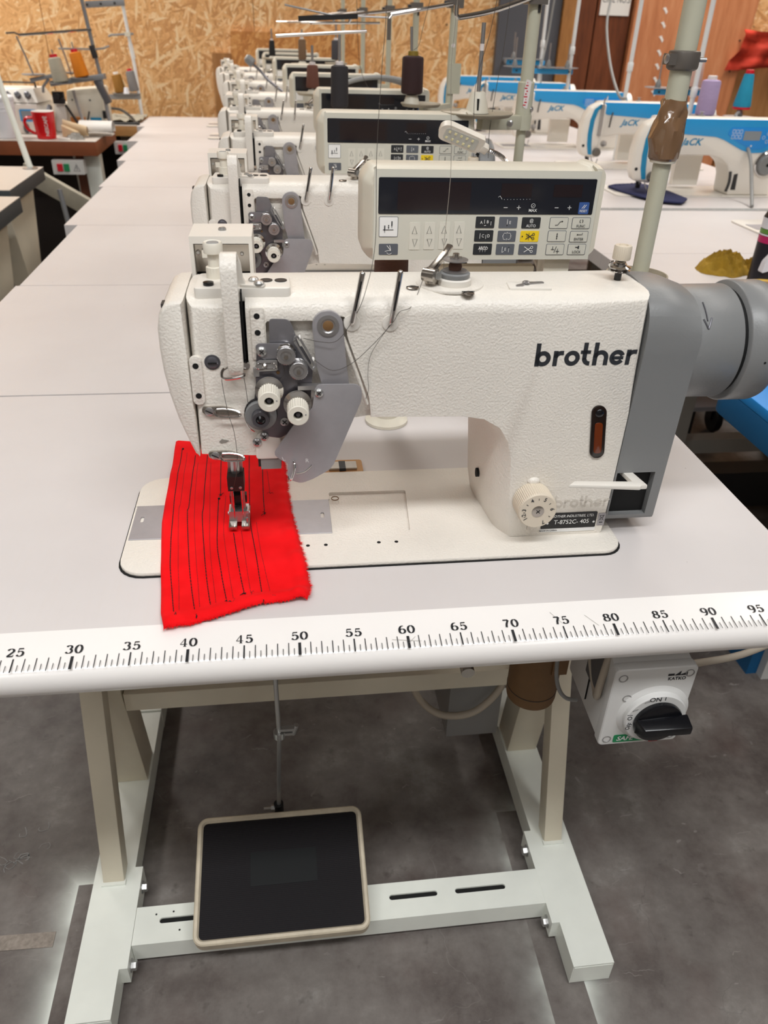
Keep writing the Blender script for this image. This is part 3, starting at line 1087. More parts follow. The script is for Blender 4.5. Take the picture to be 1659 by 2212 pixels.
M['emboss_shade'] = mat('emboss_shading_tone', '#d0c9be', .45)  # letters are flat ribbons; the darker tone imitates shading of the relief

# ------------------------------------------------------------------ double-needle machine
FY = .147                                             # front face of the arm
mc = thing('sewing_machine', 'front white double-needle sewing machine with red cloth under its needle', 'sewing machine', (.585, .21, .75), 'white double-needle machines in the row')

def cross_slot(parent, c, r):
    x, y, z = c
    g = G().bar((x-r*.7, y, z-r*.7), (x+r*.7, y, z+r*.7), r*.32, .0006, (0, -1, 0)).bar((x-r*.7, y, z+r*.7), (x+r*.7, y, z-r*.7), r*.32, .0006, (0, -1, 0))
    part('cross_slot', g, 'dark_stuff', mc).parent = parent

# bed with slide plate channel and oil pocket
bedpoly = rrect(.321, .852, .113, .305, (.026, .022, .022, .028), 6)
part('bed_gasket', G().prism(rrect(.3192, .8538, .1112, .3068, (.027, .023, .023, .029), 6), 'z', .7502, .7512), 'hole', mc)
g = G().prism(bedpoly, 'z', .7504, .7552, .0016, 2)
cut = [G().prism(roundpoly([(.5415, .1695), (.626, .168), (.633, .2545), (.5415, .256)], .003), 'z', .752, .77),
       G().prism([(.31, .173), (.5415, .1695), (.5415, .2405), (.31, .2415)], 'z', .754, .77)]
part('bed', boolean(g, cut), 'enamel', mc)
g = G().prism([(.3235, .1735), (.40, .1727), (.40, .2408), (.3235, .2412)], 'z', .754, .7556, .0003, 1)
g = boolean(g, [G().prism(rrect(.3305, .3345, .207, .218, .0018, 3), 'z', .753, .757)])
part('slide_plate', g, 'steel_sheet', mc, 'left steel slide plate')
g = G().prism([(.48, .1712), (.5405, .170), (.5405, .2402), (.48, .2405)], 'z', .754, .7556, .0003, 1)
g = boolean(g, [G().prism(rrect(.5295, .5335, .201, .212, .0018, 3), 'z', .753, .757)])
part('slide_plate', g, 'steel_sheet', mc, 'right steel slide plate')
part('needle_plate', G().prism([(.4, .1722), (.48, .1714), (.48, .2402), (.4, .2407)], 'z', .754, .7556, .0003, 1), 'steel_sheet', mc)
for hx_, hy in ((.513, .148), (.532, .1478), (.589, .148), (.608, .1478)):
    part('bed_screw_hole', G().cyl((hx_, hy, .7551), (hx_, hy, .7554), .0021, n=14), 'hole', mc)
part('oil_rim_mark', G().tube([(.548+.0042*math.cos(a/12*2*PI), .2415+.0042*math.sin(a/12*2*PI), .7555) for a in range(13)], .0006, 6), 'card', mc)
# hinge behind the bed
h = part('hinge_pad', G().prism(roundpoly([(.538, .305), (.588, .305), (.588, .337), (.538, .337)], .005), 'z', .7502, .7545, .001), 'light_wood', mc, 'brown felt hinge pad')
part('hinge_leaf', G().box(.545, .58, .309, .326, .7535, .758, .001), 'nickel', mc).parent = h
part('hinge_leaf', G().box(.558, .566, .307, .3262, .7536, .7586, .001), 'black', mc).parent = h

# arm and column casting
body = [(.4125, .8685), (.4125, 1.0185)]
body += [(.46, 1.0212), (.55, 1.0215), (.65, 1.0215), (.75, 1.0212), (.8415, 1.0205)]
body += [(.8415, .9), (.8405, .8), (.839, .757), (.836, .7535), (.80, .7535), (.765, .7535)]
body += [(.733, .7545), (.7275, .78), (.7245, .82), (.722, .85), (.7165, .871), (.706, .887), (.690, .8965), (.668, .9005)]
body += [(.62, .9015), (.575, .9025), (.545, .898), (.52, .885), (.498, .868), (.487, .8645), (.465, .8645)]
lay = [(FY, .0165), (.1476, .0135), (.149, .0098), (.1515, .0062), (.156, .0030), (.163, .0008), (.175, 0), (.212, 0), (.232, .0015), (.247, .0055), (.257, .012), (.262, .022)]
def wgt(p, n):
    if n.y > .6 and p.y > .98:
        return 1.0
    return .12
def shf(p, dep):
    # column flares to the left towards the back, arch rounds over
    if p.y < .9 and .66 < p.x < .76:
        k = min(1, (.905-p.y)/.05)
        d = dep-FY
        return Vector((-(min(d, .022)*.55+max(0, d-.022)*.10)*k, 0))
    return Vector((0, 0))
g = G().pillow(body, 'y', lay, wgt, shf)
rec = roundpoly([(.4815, 1.0005), (.53, 1.0005), (.534, 1.004), (.5525, 1.004), (.5545, .985), (.5755, .925), (.578, .90), (.548, .888), (.50, .858), (.487, .862), (.4815, .90)], .003, 3)
cut = [G().prism(rec, 'y', .13, .1535),
       G().prism(rrect(.4555, .4645, .955, 1.03, .002, 3), 'y', .13, .172),
       G().prism(roundpoly([(.8045, .9), (.8135, .9), (.8165, .86), (.8085, .852)], .001), 'y', .13, .1475),
       ]
part('arm_casting', boolean(g, cut), 'enamel', mc, 'white pebbled arm and column', smooth=50)
# groove that runs down from the thread guide
part('cast_rib', G().tube([(.5505, .1462, .985), (.5645, .146, .946), (.5735, .147, .918)], .0018, 8), 'enamel', mc)
# face plate on the left end
fp = [(.4115, .8665), (.4115, 1.0185), (.402, 1.0182), (.395, 1.015), (.3895, 1.0065), (.387, .993), (.3866, .975), (.3876, .953), (.3905, .93), (.3955, .906), (.4025, .883), (.4075, .869)]
face = part('face_plate', G().pillow(fp, 'y', [(.1475, .0035), (.1482, .0020), (.1498, .0007), (.152, 0), (.24, 0), (.25, .003), (.256, .01)], lambda p, n: 1.0 if n.x < -.2 or n.y > .5 else .1), 'enamel', mc, smooth=50)
part('face_plate_clip', G().box(.3915, .397, .156, .168, 1.0105, 1.0138, .0008), 'dark_stuff', mc).parent = face
# raised boss with two holes
boss = part('oval_boss', G().prism(rrect(.4115, .4225, .922, .970, .0054, 6), 'y', .1445, .148, .0012), 'enamel', mc)
for zz in (.9605, .9315):
    part('boss_hole', G().cyl((.417, .1443, zz), (.417, .1446, zz), .0028, n=16), 'hole', mc).parent = boss
g = screw(G(), (.432, .147, .963), (0, -1, 0), .0058, .0026, 20)
g.lathe([(.0075, 0), (.007, .0012)], (.432, .1475, .963), (0, -1, 0), 20)
sc = part('face_screw', g, 'grey_dark', mc)
part('screw_slot', G().box(.4282, .4358, .1438, .1444, .9624, .9636), 'hole', mc).parent = sc
# raised strip with two holes, right of the lever slot
g = G().prism(rrect(.4685, .4805, .965, 1.013, .002, 4), 'y', .1455, .149, .0008)
st = part('hole_strip', g, 'enamel', mc)
for zz in (1.0055, .9905):
    part('strip_hole', G().cyl((.4742, .1453, zz), (.4742, .1456, zz), .0027, n=16), 'hole', mc).parent = st
part('needle_bar_slot', G().box(.4565, .4636, .160, .1718, .956, 1.02), 'hole', mc)
# top cover plate
cp = part('top_cover', G().prism(roundpoly([(.4205, .158), (.505, .157), (.5045, .196), (.502, .206), (.4225, .207)], .005), 'z', 1.015, 1.0268, .0012), 'enamel_smooth', mc)
for cx in (.4895, .502-.0015):
    pass
for cx, cy in ((.4835, .181), (.4965, .1805)):
    part('rubber_plug', G().cyl((cx, cy, 1.0265), (cx, cy, 1.0275), .0056, n=24, bev=.0004), 'black', mc).parent = cp
part('cover_screw', G().lathe([(.0047, 0), (.0047, .003), (.003, .0035)], (.433, .168, 1.0265), (0, 0, 1), 18), 'black_gloss', mc).parent = cp
# presser adjusting screw
pk = part('presser_adjuster', G().lathe([(.0075, 0), (.0078, .002), (.0078, .010), (.0055, .0105), (.0055, .022), (.0086, .0225), (.0088, .030), (.0078, .0318), (.006, .0312), (.0055, .0305)], (.4375, .192, 1.0265), (0, 0, 1), 36, flute=(36, .0005, 1, 2)), 'knob_white', mc, 'ivory ribbed presser adjuster')
part('adjuster_cap', G().lathe([(.0056, 0), (.005, .001)], (.4375, .192, 1.0572), (0, 0, 1), 18), 'cable_grey', mc).parent = pk
# solenoid cover at the back of the head
sb = part('solenoid_cover', boolean(G().box(.4085, .4695, .268, .325, .975, 1.0455, .003), [G().box(.412, .466, .26, .29, .97, 1.0385)]), 'enamel_smooth', mc)
part('solenoid_plate', G().box(.4125, .4655, .276, .279, 1.0095, 1.036, .001), 'nickel', mc).parent = sb
part('solenoid_block', G().box(.413, .465, .280, .315, .978, 1.036), 'hole', mc).parent = sb
g = G()
screw(g, (.4155, .276, 1.0285), (0, -1, 0), .0026); screw(g, (.4585, .276, 1.027), (0, -1, 0), .002); screw(g, (.4395, .296, 1.0455), (0, 0, 1), .0042, .003)
part('solenoid_screws', g, 'zinc', mc).parent = sb
part('solenoid_tab', G().box(.4195, .4265, .272, .2765, 1.024, 1.0315, .0008), 'knob_white', mc).parent = sb
# take-up guard: a strap that rises from the cover, bends over and drops in front of the slot
path = [(.4745, .1365, 1.031), (.466, .1365, 1.031), (.4625, .1365, 1.033), (.4615, .1365, 1.042), (.4605, .1365, 1.049), (.457, .1365, 1.0535), (.452, .1365, 1.0545)]
sp = [(.179, 1.0285), (.170, 1.0288), (.166, 1.0310), (.163, 1.046), (.1595, 1.0525), (.153, 1.0565), (.1455, 1.0565), (.1395, 1.0525), (.137, 1.045), (.1362, 1.02), (.1362, .965), (.1372, .9575), (.1385, .956)]
g = G()
def strap(g, prof, x0, x1, th, taper):
    P = [Vector(p) for p in prof]
    rows = []
    for i, p in enumerate(P):
        d = (P[min(i+1, len(P)-1)]-P[max(i-1, 0)]).normalized()
        nrm = Vector((d.y, -d.x))
        a, b = taper(i/(len(P)-1))
        rows.append([(x0+a, p.x, p.y), (x0+a, p.x+nrm.x*th, p.y+nrm.y*th), (x1+b, p.x+nrm.x*th, p.y+nrm.y*th), (x1+b, p.x, p.y)])
    V = [[g.bm.verts.new(q) for q in r] for r in rows]
    fs = []
    for a, b in zip(V, V[1:]):
        for k in range(4):
            j = (k+1) % 4
            fs.append(g.bm.faces.new((a[k], a[j], b[j], b[k])))
    fs.append(g.bm.faces.new(V[0])); fs.append(g.bm.faces.new(V[-1][::-1]))
    bmesh.ops.recalc_face_normals(g.bm, faces=fs)
    allv = [v for r in V for v in r]
    g._bev(allv, .0007, 2, 50)
strap(g, sp, .4462, .4605, .0026, lambda t_: (0, 0) if t_ < .85 else (.002*(t_-.85)/.15, -.002*(t_-.85)/.15))
gd = part('take_up_guard', g, 'enamel', mc, 'white pebbled strap over the take-up slot', smooth=60)
g = G().prism(roundpoly([(.4605, .160), (.482, .157), (.4835, .166), (.470, .172), (.4605, .178)], .003), 'z', 1.0268, 1.0292, .0006)
g.prism(roundpoly([(.4590, 1.0265), (.4665, 1.0268), (.4655, 1.0295), (.4635, 1.034), (.4625, 1.046), (.4600, 1.0535), (.458, 1.0535)], .001), 'y', .1615, .1685, .0006)
part('guard_bracket', g, 'enamel_smooth', mc).parent = gd
for cx, cy in ((.4725, .1725), (.4775, .1615)):
    s_ = part('pan_screw', G().lathe([(.0048, 0), (.0047, .0016), (.0032, .0032), (.0005, .0036)], (cx, cy, 1.0290), (0, 0, 1), 18), 'zinc', mc)
    s_.parent = gd
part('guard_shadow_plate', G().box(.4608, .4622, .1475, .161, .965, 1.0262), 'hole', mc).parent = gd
# guide hook under the strap
g = G().tube(smooth_path([(.4565, .1455, .9615), (.444, .139, .9605), (.4405, .135, .957), (.4415, .1325, .9535), (.4475, .1315, .953), (.4585, .1325, .9545), (.4605, .135, .9565)], 4), .0013, 8)
g.box(.4555, .4655, .1405, .1475, .959, .9645, .0008).lathe([(.0025, 0), (.0025, .002)], (.4635, .1405, .9625), (0, -1, 0), 12)
part('take_up_thread_guide', g, 'chrome', mc)
# two loop thread guides
for (gx, gz, ww) in ((.419, .9155, .0345), (.4205, .8685, .0335)):
    g = G().prism(roundpoly([(gx, gz+.0045), (gx+.018, gz+.0048), (gx+ww-.005, gz+.0015), (gx+ww, gz-.002), (gx+ww, gz-.0055), (gx+.004, gz-.0048), (gx-.001, gz-.001)], .003), 'y', .1445, .1475, .0007)
    lg = part('loop_guide', g, 'nickel', mc)
    lo = [(gx+.013, .143, gz+.003), (gx+.011, .1425, gz), (gx+.013, .1412, gz-.0035), (gx+.02, .1408, gz-.0042), (gx+ww-.002, .1408, gz-.0042), (gx+ww+.0004, .1415, gz-.002), (gx+ww-.004, .143, gz+.001), (gx+.02, .1433, gz+.003), (gx+.013, .143, gz+.003)]
    part('guide_wire', G().tube(smooth_path(lo, 3), .0009, 6), 'chrome', mc).parent = lg
    s_ = part('guide_screw', screw(G(), (gx+.006, .1448, gz), (0, -1, 0), .0044, .0016, 18), 'steel', mc)
    s_.parent = lg
    part('screw_slot', G().bar((gx+.0028, .1431, gz+.0018), (gx+.0092, .1431, gz-.0018), .0004, .0009, (0, 0, 1)), 'hole', mc).parent = lg
part('threading_arrow', G().flat([(.431, .8825), (.434, .8855), (.437, .8845), (.441, .8835), (.437, .8815), (.433, .8808)], FRONT(0, .1467, 0), .0002), 'grey_print', mc)
# lower head block and screws
part('head_boss', G().prism(roundpoly([(.4655, .8635), (.4875, .8635), (.4905, .878), (.488, .892), (.4685, .892), (.4655, .885)], .003), 'y', .1438, .149, .0015), 'enamel_smooth', mc)
for cx, cz in ((.4672, .8825), (.4745, .8885)):
    p_ = part('cross_screw', screw(G(), (cx, .144, cz), (0, -1, 0), .0044, .0024, 18), 'steel', mc)
    cross_slot(p_, (cx, .1415, cz), .0025)
part('button_housing', G().box(.4668, .4895, .150, .175, .852, .866, .002), 'dark_stuff', mc)
part('backtack_button', G().box(.4695, .4892, .1455, .1515, .8515, .8655, .004, 3), 'grey_plastic', mc, 'rounded grey push button')

# ---- tension assembly
tp = [(.4725, .977), (.4975, .979), (.506, .972), (.515, .968), (.5225, .955), (.5205, .935), (.519, .915), (.5155, .906), (.505, .902), (.5, .892), (.4895, .886), (.478, .888), (.468, .90), (.467, .925), (.4695, .94), (.4705, .955)]
M['tension_grey'] = mat('satin_dark_zinc', '#6b686d', .38, .7, var=(70, .08))
M['tension_light'] = mat('satin_zinc_sheet', '#8b898d', .36, .6, var=(60, .06))
tb = part('tension_plate', G().prism(roundpoly(tp, .003), 'y', .1435, .1475, .0006), 'tension_grey', mc)
part('tension_arm', G().prism(roundpoly([(.4715, .979), (.474, .9815), (.5, .9815), (.506, .975), (.4995, .967), (.4775, .9665), (.4725, .9715)], .003), 'y', .1422, .1442, .0005), 'tension_light', mc).parent = tb
part('slot_shadow', G().prism(rrect(.4795, .498, .9648, .9668, .001, 3), 'y', .1418, .1434), 'hole', mc).parent = tb
s_ = part('cross_screw', screw(G(), (.4768, .1422, .9745), (0, -1, 0), .0046, .0028, 20), 'zinc', mc); s_.parent = tb; cross_slot(tb, (.4768, .1393, .9745), .0025)
part('blade', G().prism(roundpoly([(.4845, 1.0005), (.4865, 1.003), (.5005, 1.0025), (.5045, .999), (.5085, .985), (.513, .972), (.484, .972)], .0025), 'y', .1455, .1467, .0003), 'tension_light', mc, 'grey satin blade')
# stamped slide on the left of the plate
g = G().prism(roundpoly([(.4715, .9645), (.4745, .9665), (.4905, .9665), (.4905, .9565), (.4715, .9555)], .0015), 'y', .1405, .1425, .0004)
part('slide_lever', g, 'steel', mc).parent = tb
g = G().tube([(.4755+(.0045*math.cos(a/16*2*PI) if math.cos(a/16*2*PI) < 0 else .0095+.0045*math.cos(a/16*2*PI)), .1402, .9610+.003*math.sin(a/16*2*PI)) for a in range(17)], .0005, 6)
screw(g, (.479, .1402, .961), (0, -1, 0), .0025, .002)
part('slide_slot_rim', g, 'chrome', mc).parent = tb
part('spring_block', G().box(.4685, .4735, .1425, .147, .950, .9578, .0006), 'steel', mc).parent = tb
part('plate_rivet', screw(G(), (.4905, .1432, .9535), (0, -1, 0), .0017, .0006), 'card', mc).parent = tb
# inclined eyelet wire
g = G().prism(roundpoly([(.5055, .975), (.513, .9785), (.5215, .962), (.5165, .954), (.510, .958)], .002), 'y', .1432, .1446, .0004)
part('wire_bracket', g, 'grey_dark', mc).parent = tb
ew = smooth_path([(.5082, .1405, .9885), (.5065, .1405, .9865), (.5082, .139, .981), (.5205, .138, .960), (.5235, .1395, .9595), (.523, .1405, .963), (.5125, .1415, .984), (.5082, .1405, .9885)], 5)
part('eyelet_wire', G().tube(ew, .0010, 8), 'steel', mc).parent = tb
for cx, cz in ((.5112, .9865), (.5228, .9655)):
    part('ceramic_eyelet', G().sphere((cx, .1425, cz), .0022, 12, (.7, 1, 1.3)), 'white_ceramic', mc).parent = tb
# two small pre-tensioners
for cx, cz in ((.4985, .973), (.5092, .9585)):
    g = G().lathe([(.0082, 0), (.0086, .001), (.0078, .0018), (.0068, .003), (.0066, .006), (.0082, .0064), (.0086, .0072), (.0084, .0078), (.0045, .008), (.004, .0068)], (cx, .1435, cz), (0, -1, 0), 40)
    pt = part('pretension_disc', g, 'chrome' if cz > .96 else 'steel', mc)
    g = G().lathe([(.0078, 0), (.0086, .001), (.0086, .0026), (.0078, .003), (.005, .003), (.0045, .0018), (.001, .0018)], (cx, .1352, cz), (0, -1, 0), 48, flute=(48, .0005, 1, 2))
    part('knurled_nut', g, 'steel', mc).parent = pt
    part('tension_post', G().cyl((cx, .1345, cz), (cx, .1285, cz), .0019, n=14, bev=.0004), 'nickel', mc).parent = pt
# two main tension knobs
for cx, cz, yy in ((.4818, .9385, .1405), (.5072, .9242, .1405)):
    g = G().lathe([(.0105, 0), (.0128, .0012), (.0130, .002), (.0102, .003), (.0128, .0038), (.0130, .0046), (.0098, .0056), (.009, .006)], (cx, yy, cz), (0, -1, 0), 40)
    td = part('tension_disc', g, 'chrome', mc)
    g = G().lathe([(.006, 0), (.0078, .0012), (.006, .0022), (.0080, .0034), (.006, .0046), (.007, .0055)], (cx, yy-.0055, cz), (0, -1, 0), 28)
    part('tension_spring', g, 'steel', mc).parent = td
    g = G().lathe([(.0086, 0), (.0101, .0008), (.0099, .0170), (.0097, .0190), (.0091, .0198), (.0044, .0198), (.0042, .008), (.001, .008)], (cx, yy-.0095, cz), (0, -1, 0), 56, flute=(56, .00065, 1, 2))
    part('tension_knob', g, 'knob_white', mc, 'ivory ribbed tension knob', smooth=25).parent = td
    part('knob_core', G().lathe([(.0044, 0), (.0044, .0012)], (cx, yy-.0222, cz), (0, -1, 0), 20), 'hole', mc).parent = td
    part('core_stud', G().cyl((cx, yy-.0222, cz), (cx, yy-.0268, cz), .0019, n=14), 'grey_dark', mc).parent = td
    part('knob_dot', G().cyl((cx+.0068, yy-.0293, cz+.0010), (cx+.0068, yy-.0295, cz+.0010), .0007, n=10), 'grey_cover', mc).parent = td
# grey check-spring tensioner
cx, cz = .4727, .913
g = G().lathe([(.0150, 0), (.0155, .0015), (.0128, .0028), (.0152, .004), (.0155, .005)], (cx, .146, cz), (0, -1, 0), 40)
ck = part('check_spring_case', g, 'dark_stuff', mc)
g = G().lathe([(.0146, 0), (.0148, .0035), (.0138, .0050), (.009, .0052), (.0088, .0052)], (cx, .1408, cz), (0, -1, 0), 44)
part('check_spring_dial', g, 'grey_cover', mc, 'mid grey dial').parent = ck
g = G().lathe([(.0082, 0), (.0086, .0004), (.0084, .0068), (.0076, .0078), (.0045, .0078), (.0044, .005), (.001, .005)], (cx, .1358, cz), (0, -1, 0), 48, flute=(48, .0004, 1, 2))
part('check_spring_nut', g, 'grey_dark', mc).parent = ck
part('nut_core', G().lathe([(.0043, 0), (.0043, .002), (.002, .004)], (cx, .1305, cz), (0, -1, 0), 18), 'black_gloss', mc).parent = ck
part('dial_notch', G().cyl((cx+.0015, .1354, cz+.0115), (cx+.0015, .1349, cz+.0115), .0028, n=14), 'hole', mc).parent = ck
s_ = part('cross_screw', screw(G(), (.4945, .1435, .9035), (0, -1, 0), .0045, .0014, 18), 'steel', mc)
cross_slot(s_, (.4945, .1420, .9035), .0028)
part('check_spring_wire', G().tube(smooth_path([(.4595, .142, .921), (.4575, .141, .912), (.4605, .1395, .901), (.466, .139, .896)], 5), .0005, 6), 'chrome', mc).parent = ck

# ---- long lever arm and finger guard
la = part('guard_lever', G().prism(arc(.5365, .9968, .0138, 0, 180, 14)+[(.5255, .96), (.5345, .925), (.558, .925), (.5535, .96)], 'y', .1425, .1468, .0006), 'steel_sheet', mc)
g = G().lathe([(.0052, 0), (.0098, .0003), (.0098, .0012), (.0066, .0014), (.0058, .0006)], (.5368, .1427, .9972), (0, -1, 0), 32)
part('pivot_bush', g, 'steel', mc).parent = la
part('pivot_bore', G().lathe([(.0058, 0), (.0045, .0008)], (.5368, .1427, .9972), (0, -1, 0), 24), 'card', mc).parent = la
gp = [(.5235, .9405), (.5265, .9445), (.562, .944), (.5665, .9405), (.5675, .933), (.5665, .926), (.5405, .8605), (.5365, .8545), (.520, .8445), (.508, .8400), (.500, .843), (.495, .8465), (.4955, .856), (.4965, .8625), (.4905, .866), (.484, .8715), (.4835, .876), (.506, .9085), (.521, .9205)]
fg = part('finger_guard', G().prism(roundpoly(gp, .004, 3), 'y', .1345, .1362, .0004), 'steel_sheet', mc, 'grey satin sheet guard')
s_ = part('guard_screw', screw(G(), (.5272, .1345, .9365), (0, -1, 0), .0042, .0026, 18), 'zinc', mc); s_.parent = fg; cross_slot(fg, (.5272, .1318, .9365), .0024)
part('guard_hook', G().tube(smooth_path([(.5015, .134, .8655), (.5025, .1305, .863), (.5015, .129, .857), (.4985, .1295, .848), (.497, .132, .8465), (.4965, .134, .849)], 5), .0011, 8), 'chrome', mc).parent = fg
part('guard_crease', G().tube(smooth_path([(.5035, .1342, .8515), (.511, .1342, .853), (.517, .1342, .858), (.519, .1342, .8605)], 4), .0006, 6), 'chrome', mc).parent = fg
g = G()
g.text('R', .0058, FRONT(.5145, .1344, .8655)); g.text('L', .0058, FRONT(.4925, .1344, .8682), shear=-.3)
part('guard_letters', g, 'white_print', mc).parent = fg
part('guard_fold', G().box(.508, .53, .1362, .143, .9385, .9425, .0005), 'steel', mc).parent = fg

# ---- slotted thread pins on the arm
for px, pz, tx, tz in ((.5585, 1.0, .567, 1.043), (.5935, .9995, .600, 1.044)):
    b_ = part('pin_boss', G().lathe([(.0078, 0), (.0074, .0022), (.005, .0026)], (px, .1482, pz-.002), (0, -1, 0), 26), 'enamel_smooth', mc)
    g = G().tube([(px, .1465, pz-.002), (px+.0004, .143, pz+.001), (tx, .141, tz)], .0026, 14)
    g.sphere((tx, .141, tz), .0026, 12)
    part('thread_pin', g, 'chrome', mc).parent = b_
    d_ = Vector((tx-px, 0, tz-pz)).normalized()
    a_ = Vector((px, .1383, pz))+d_*.012
    part('pin_slot', G().bar(a_, a_+d_*.026, .0014, .0006, (0, -1, 0)), 'hole', mc).parent = b_

# ---- bobbin winder on the arm top
wd = part('winder_base', G().prism(arc(.654, .186, .032, 0, 359, 40, .030), 'z', 1.0195, 1.0228, .0016), 'enamel', mc)
part('winder_seat', G().lathe([(.0155, 0), (.016, .001), (.0158, .006), (.0146, .007)], (.657, .181, 1.0222), (0, 0, 1), 40), 'enamel_smooth', mc).parent = wd
part('winder_wheel', G().lathe([(.0138, 0), (.0142, .001), (.0142, .004), (.013, .005), (.004, .0052)], (.657, .181, 1.0292), (0, 0, 1), 44), 'grey_cover', mc).parent = wd
bb = part('bobbin', G().lathe([(.0115, 0), (.0115, .001), (.0048, .0012), (.0048, .0098), (.0115, .010), (.0115, .0108), (.0055, .0112), (.003, .0112)], (.657, .181, 1.0345), (0, 0, 1), 40), 'steel', mc)
bb.parent = wd
part('wound_thread', G().lathe([(.0055, 0), (.0063, .003), (.0052, .0075)], (.657, .181, 1.0358), (0, 0, 1), 24), 'cone_cocoa', mc).parent = wd
g = G().cyl((.657, .181, 1.0455), (.657, .181, 1.0505), .003, n=14).box(.6515, .6625, .1795, .1825, 1.0458, 1.0475, .0005)
part('winder_spindle', g, 'nickel', mc).parent = wd
g = G().bar((.634, .182, 1.0345), (.651, .2, 1.046), .0065, .005, bev=.001).bar((.651, .2, 1.046), (.656, .204, 1.0525), .006, .004, bev=.001)
g.lathe([(.0065, 0), (.0068, .002), (.0068, .008), (.0055, .009)], (.6355, .182, 1.028), (0, 0, 1), 24).lathe([(.006, 0), (.006, .012)], (.627, .176, 1.033), (.8, -.6, 0), 20).lathe([(.0062, 0), (.0062, .005)], (.6355, .182, 1.0215), (0, 0, 1), 20)
part('winder_lever', g, 'nickel', mc).parent = wd
part('lever_bolt', G().lathe([(.0038, 0), (.0038, .003)], (.6385, .1725, 1.033), (.4, -.9, 0), 6), 'zinc', mc).parent = wd
for cx, cy in ((.6165, .172), (.665, .1555)):
    s_ = part('winder_screw', screw(G(), (cx, cy, 1.0208 if cy < .16 else 1.0213), (0, 0, 1), .0062, .0018, 20), 'nickel', mc)
    s_.parent = wd
    part('screw_slot', G().box(cx-.0058, cx+.0058, cy-.0005, cy+.0005, 1.0227, 1.0232), 'hole', mc).parent = wd
tc = part('cutter_pad', G().prism(roundpoly([(.7065, .166), (.747, .164), (.7455, .186), (.709, .188)], .002), 'z', 1.0198, 1.0226, .0007), 'enamel_smooth', mc)
g = G().prism(roundpoly([(.714, .170), (.721, .171), (.7245, .176), (.744, .180), (.7435, .1845), (.727, .1835), (.721, .1775), (.7145, .174)], .0012), 'z', 1.0226, 1.0236, .0002)
screw(g, (.7255, .178, 1.0236), (0, 0, 1), .0038, .0022)
part('thread_cutter_blade', g, 'steel', mc).parent = tc
# upright bobbin tension post at the right of the arm
up_ = part('bobbin_tension_post', G().cyl((.8235, .198, 1.0195), (.8235, .198, 1.044), .0034, n=16), 'dark_stuff', mc)
g = G().lathe([(.0082, 0), (.0105, .001), (.0105, .0018), (.0078, .0026), (.0110, .0042), (.0110, .0048), (.008, .006), (.0062, .0066), (.0066, .0078), (.0045, .0084), (.0056, .0095), (.004, .0105)], (.8235, .198, 1.0285), (0, 0, 1), 36)
part('tension_washers', g, 'chrome', mc).parent = up_
part('washer_hook', G().tube(smooth_path([(.8135, .196, 1.0335), (.8115, .195, 1.036), (.8125, .1945, 1.039), (.815, .195, 1.0395)], 4), .0009, 6), 'chrome', mc).parent = up_
g = G().lathe([(.0082, 0), (.0087, .0008), (.0085, .0118), (.0078, .013), (.0045, .0133), (.0042, .0120), (.001, .0120)], (.8235, .198, 1.0405), (0, 0, 1), 60, flute=(60, .0004, 1, 2))
part('ribbed_nut', g, 'dial_beige', mc, 'beige ribbed nut', smooth=25).parent = up_

# ---- printed name on the arm
def logo(g, x0, z0, xh, w, fr):
    """heavy rounded lower-case lettering made from stems and bowls"""
    r = xh/2
    st = w
    asc = xh*1.5
    R_ = r-st/2
    x = x0
    def stem(xx, a, b):
        g.ribbon([(xx, a), (xx, b)], st, fr)
    def A(cx, a0, a1, n=20, closed=False):
        g.ribbon(arc(cx, z0+r, R_, a0, a1, n), st, fr, closed=closed)
    stem(x+st/2, z0, z0+asc); A(x+r, 0, 350, 26, True); x += xh+.0022*xh/.0145      # b
    stem(x+st/2, z0, z0+xh); g.ribbon(arc(x+r, z0+r, R_, 170, 80, 10)+[(x+r*1.30, z0+xh-st/2)], st, fr); x += xh*.72      # r
    A(x+r, 0, 350, 26, True); x += xh+.001                                            # o
    stem(x+st*.8, z0+r*.8, z0+asc); g.ribbon([(x-st*.2, z0+xh-st*.4), (x+st*2.1, z0+xh-st*.4)], st*.8, fr)
    g.ribbon(arc(x+r+st*.3, z0+r, R_, 180, 275, 10), st, fr); x += st*2.75              # t
    stem(x+st/2, z0, z0+asc); g.ribbon(arc(x+r, z0+r, R_, 178, 0, 16)+[(x+xh-st/2, z0)], st, fr); x += xh+.0012              # h
    A(x+r, 20, 330, 24); g.ribbon([(x+st*.6, z0+r*.95), (x+xh-st*.3, z0+r*.95)], st*.75, fr); x += xh+.0012                # e
    stem(x+st/2, z0, z0+xh); g.ribbon(arc(x+r, z0+r, R_, 170, 85, 10)+[(x+r*1.35, z0+xh-st/2)], st, fr)
g = G()
logo(g, .7338, .9528, .0154, .0044, FRONT(0, .1470, 0))
part('maker_name', g, 'ink', mc, 'bold black printed maker name')
g = G()
logo(g, .7775, .7905, .0095, .0020, FRONT(0, .1468, 0))
part('embossed_name', g, 'emboss_shade', mc, 'faint embossed maker name, its shading put into the colour')
# oil window
ow = part('oil_window', G().prism([(p[0]*.98+(p[1]-.88)*-.13+.0165, p[1]) for p in rrect(.8025, .8185, .851, .9105, .0078, 8)], 'y', .1450, .1492, .0008), 'amber_dark', mc, 'smoked oil level window')
part('oil_level', G().prism([(p[0]*.98+(p[1]-.88)*-.13+.0165, p[1]) for p in rrect(.8062, .8148, .857, .892, .003, 5)], 'y', .1444, .1462, .0004), 'amber', mc).parent = ow
part('oil_plug', G().sphere((.8082, .1452, .9025), .0046, 14, (1, .4, 1)), 'black_gloss', mc).parent = ow
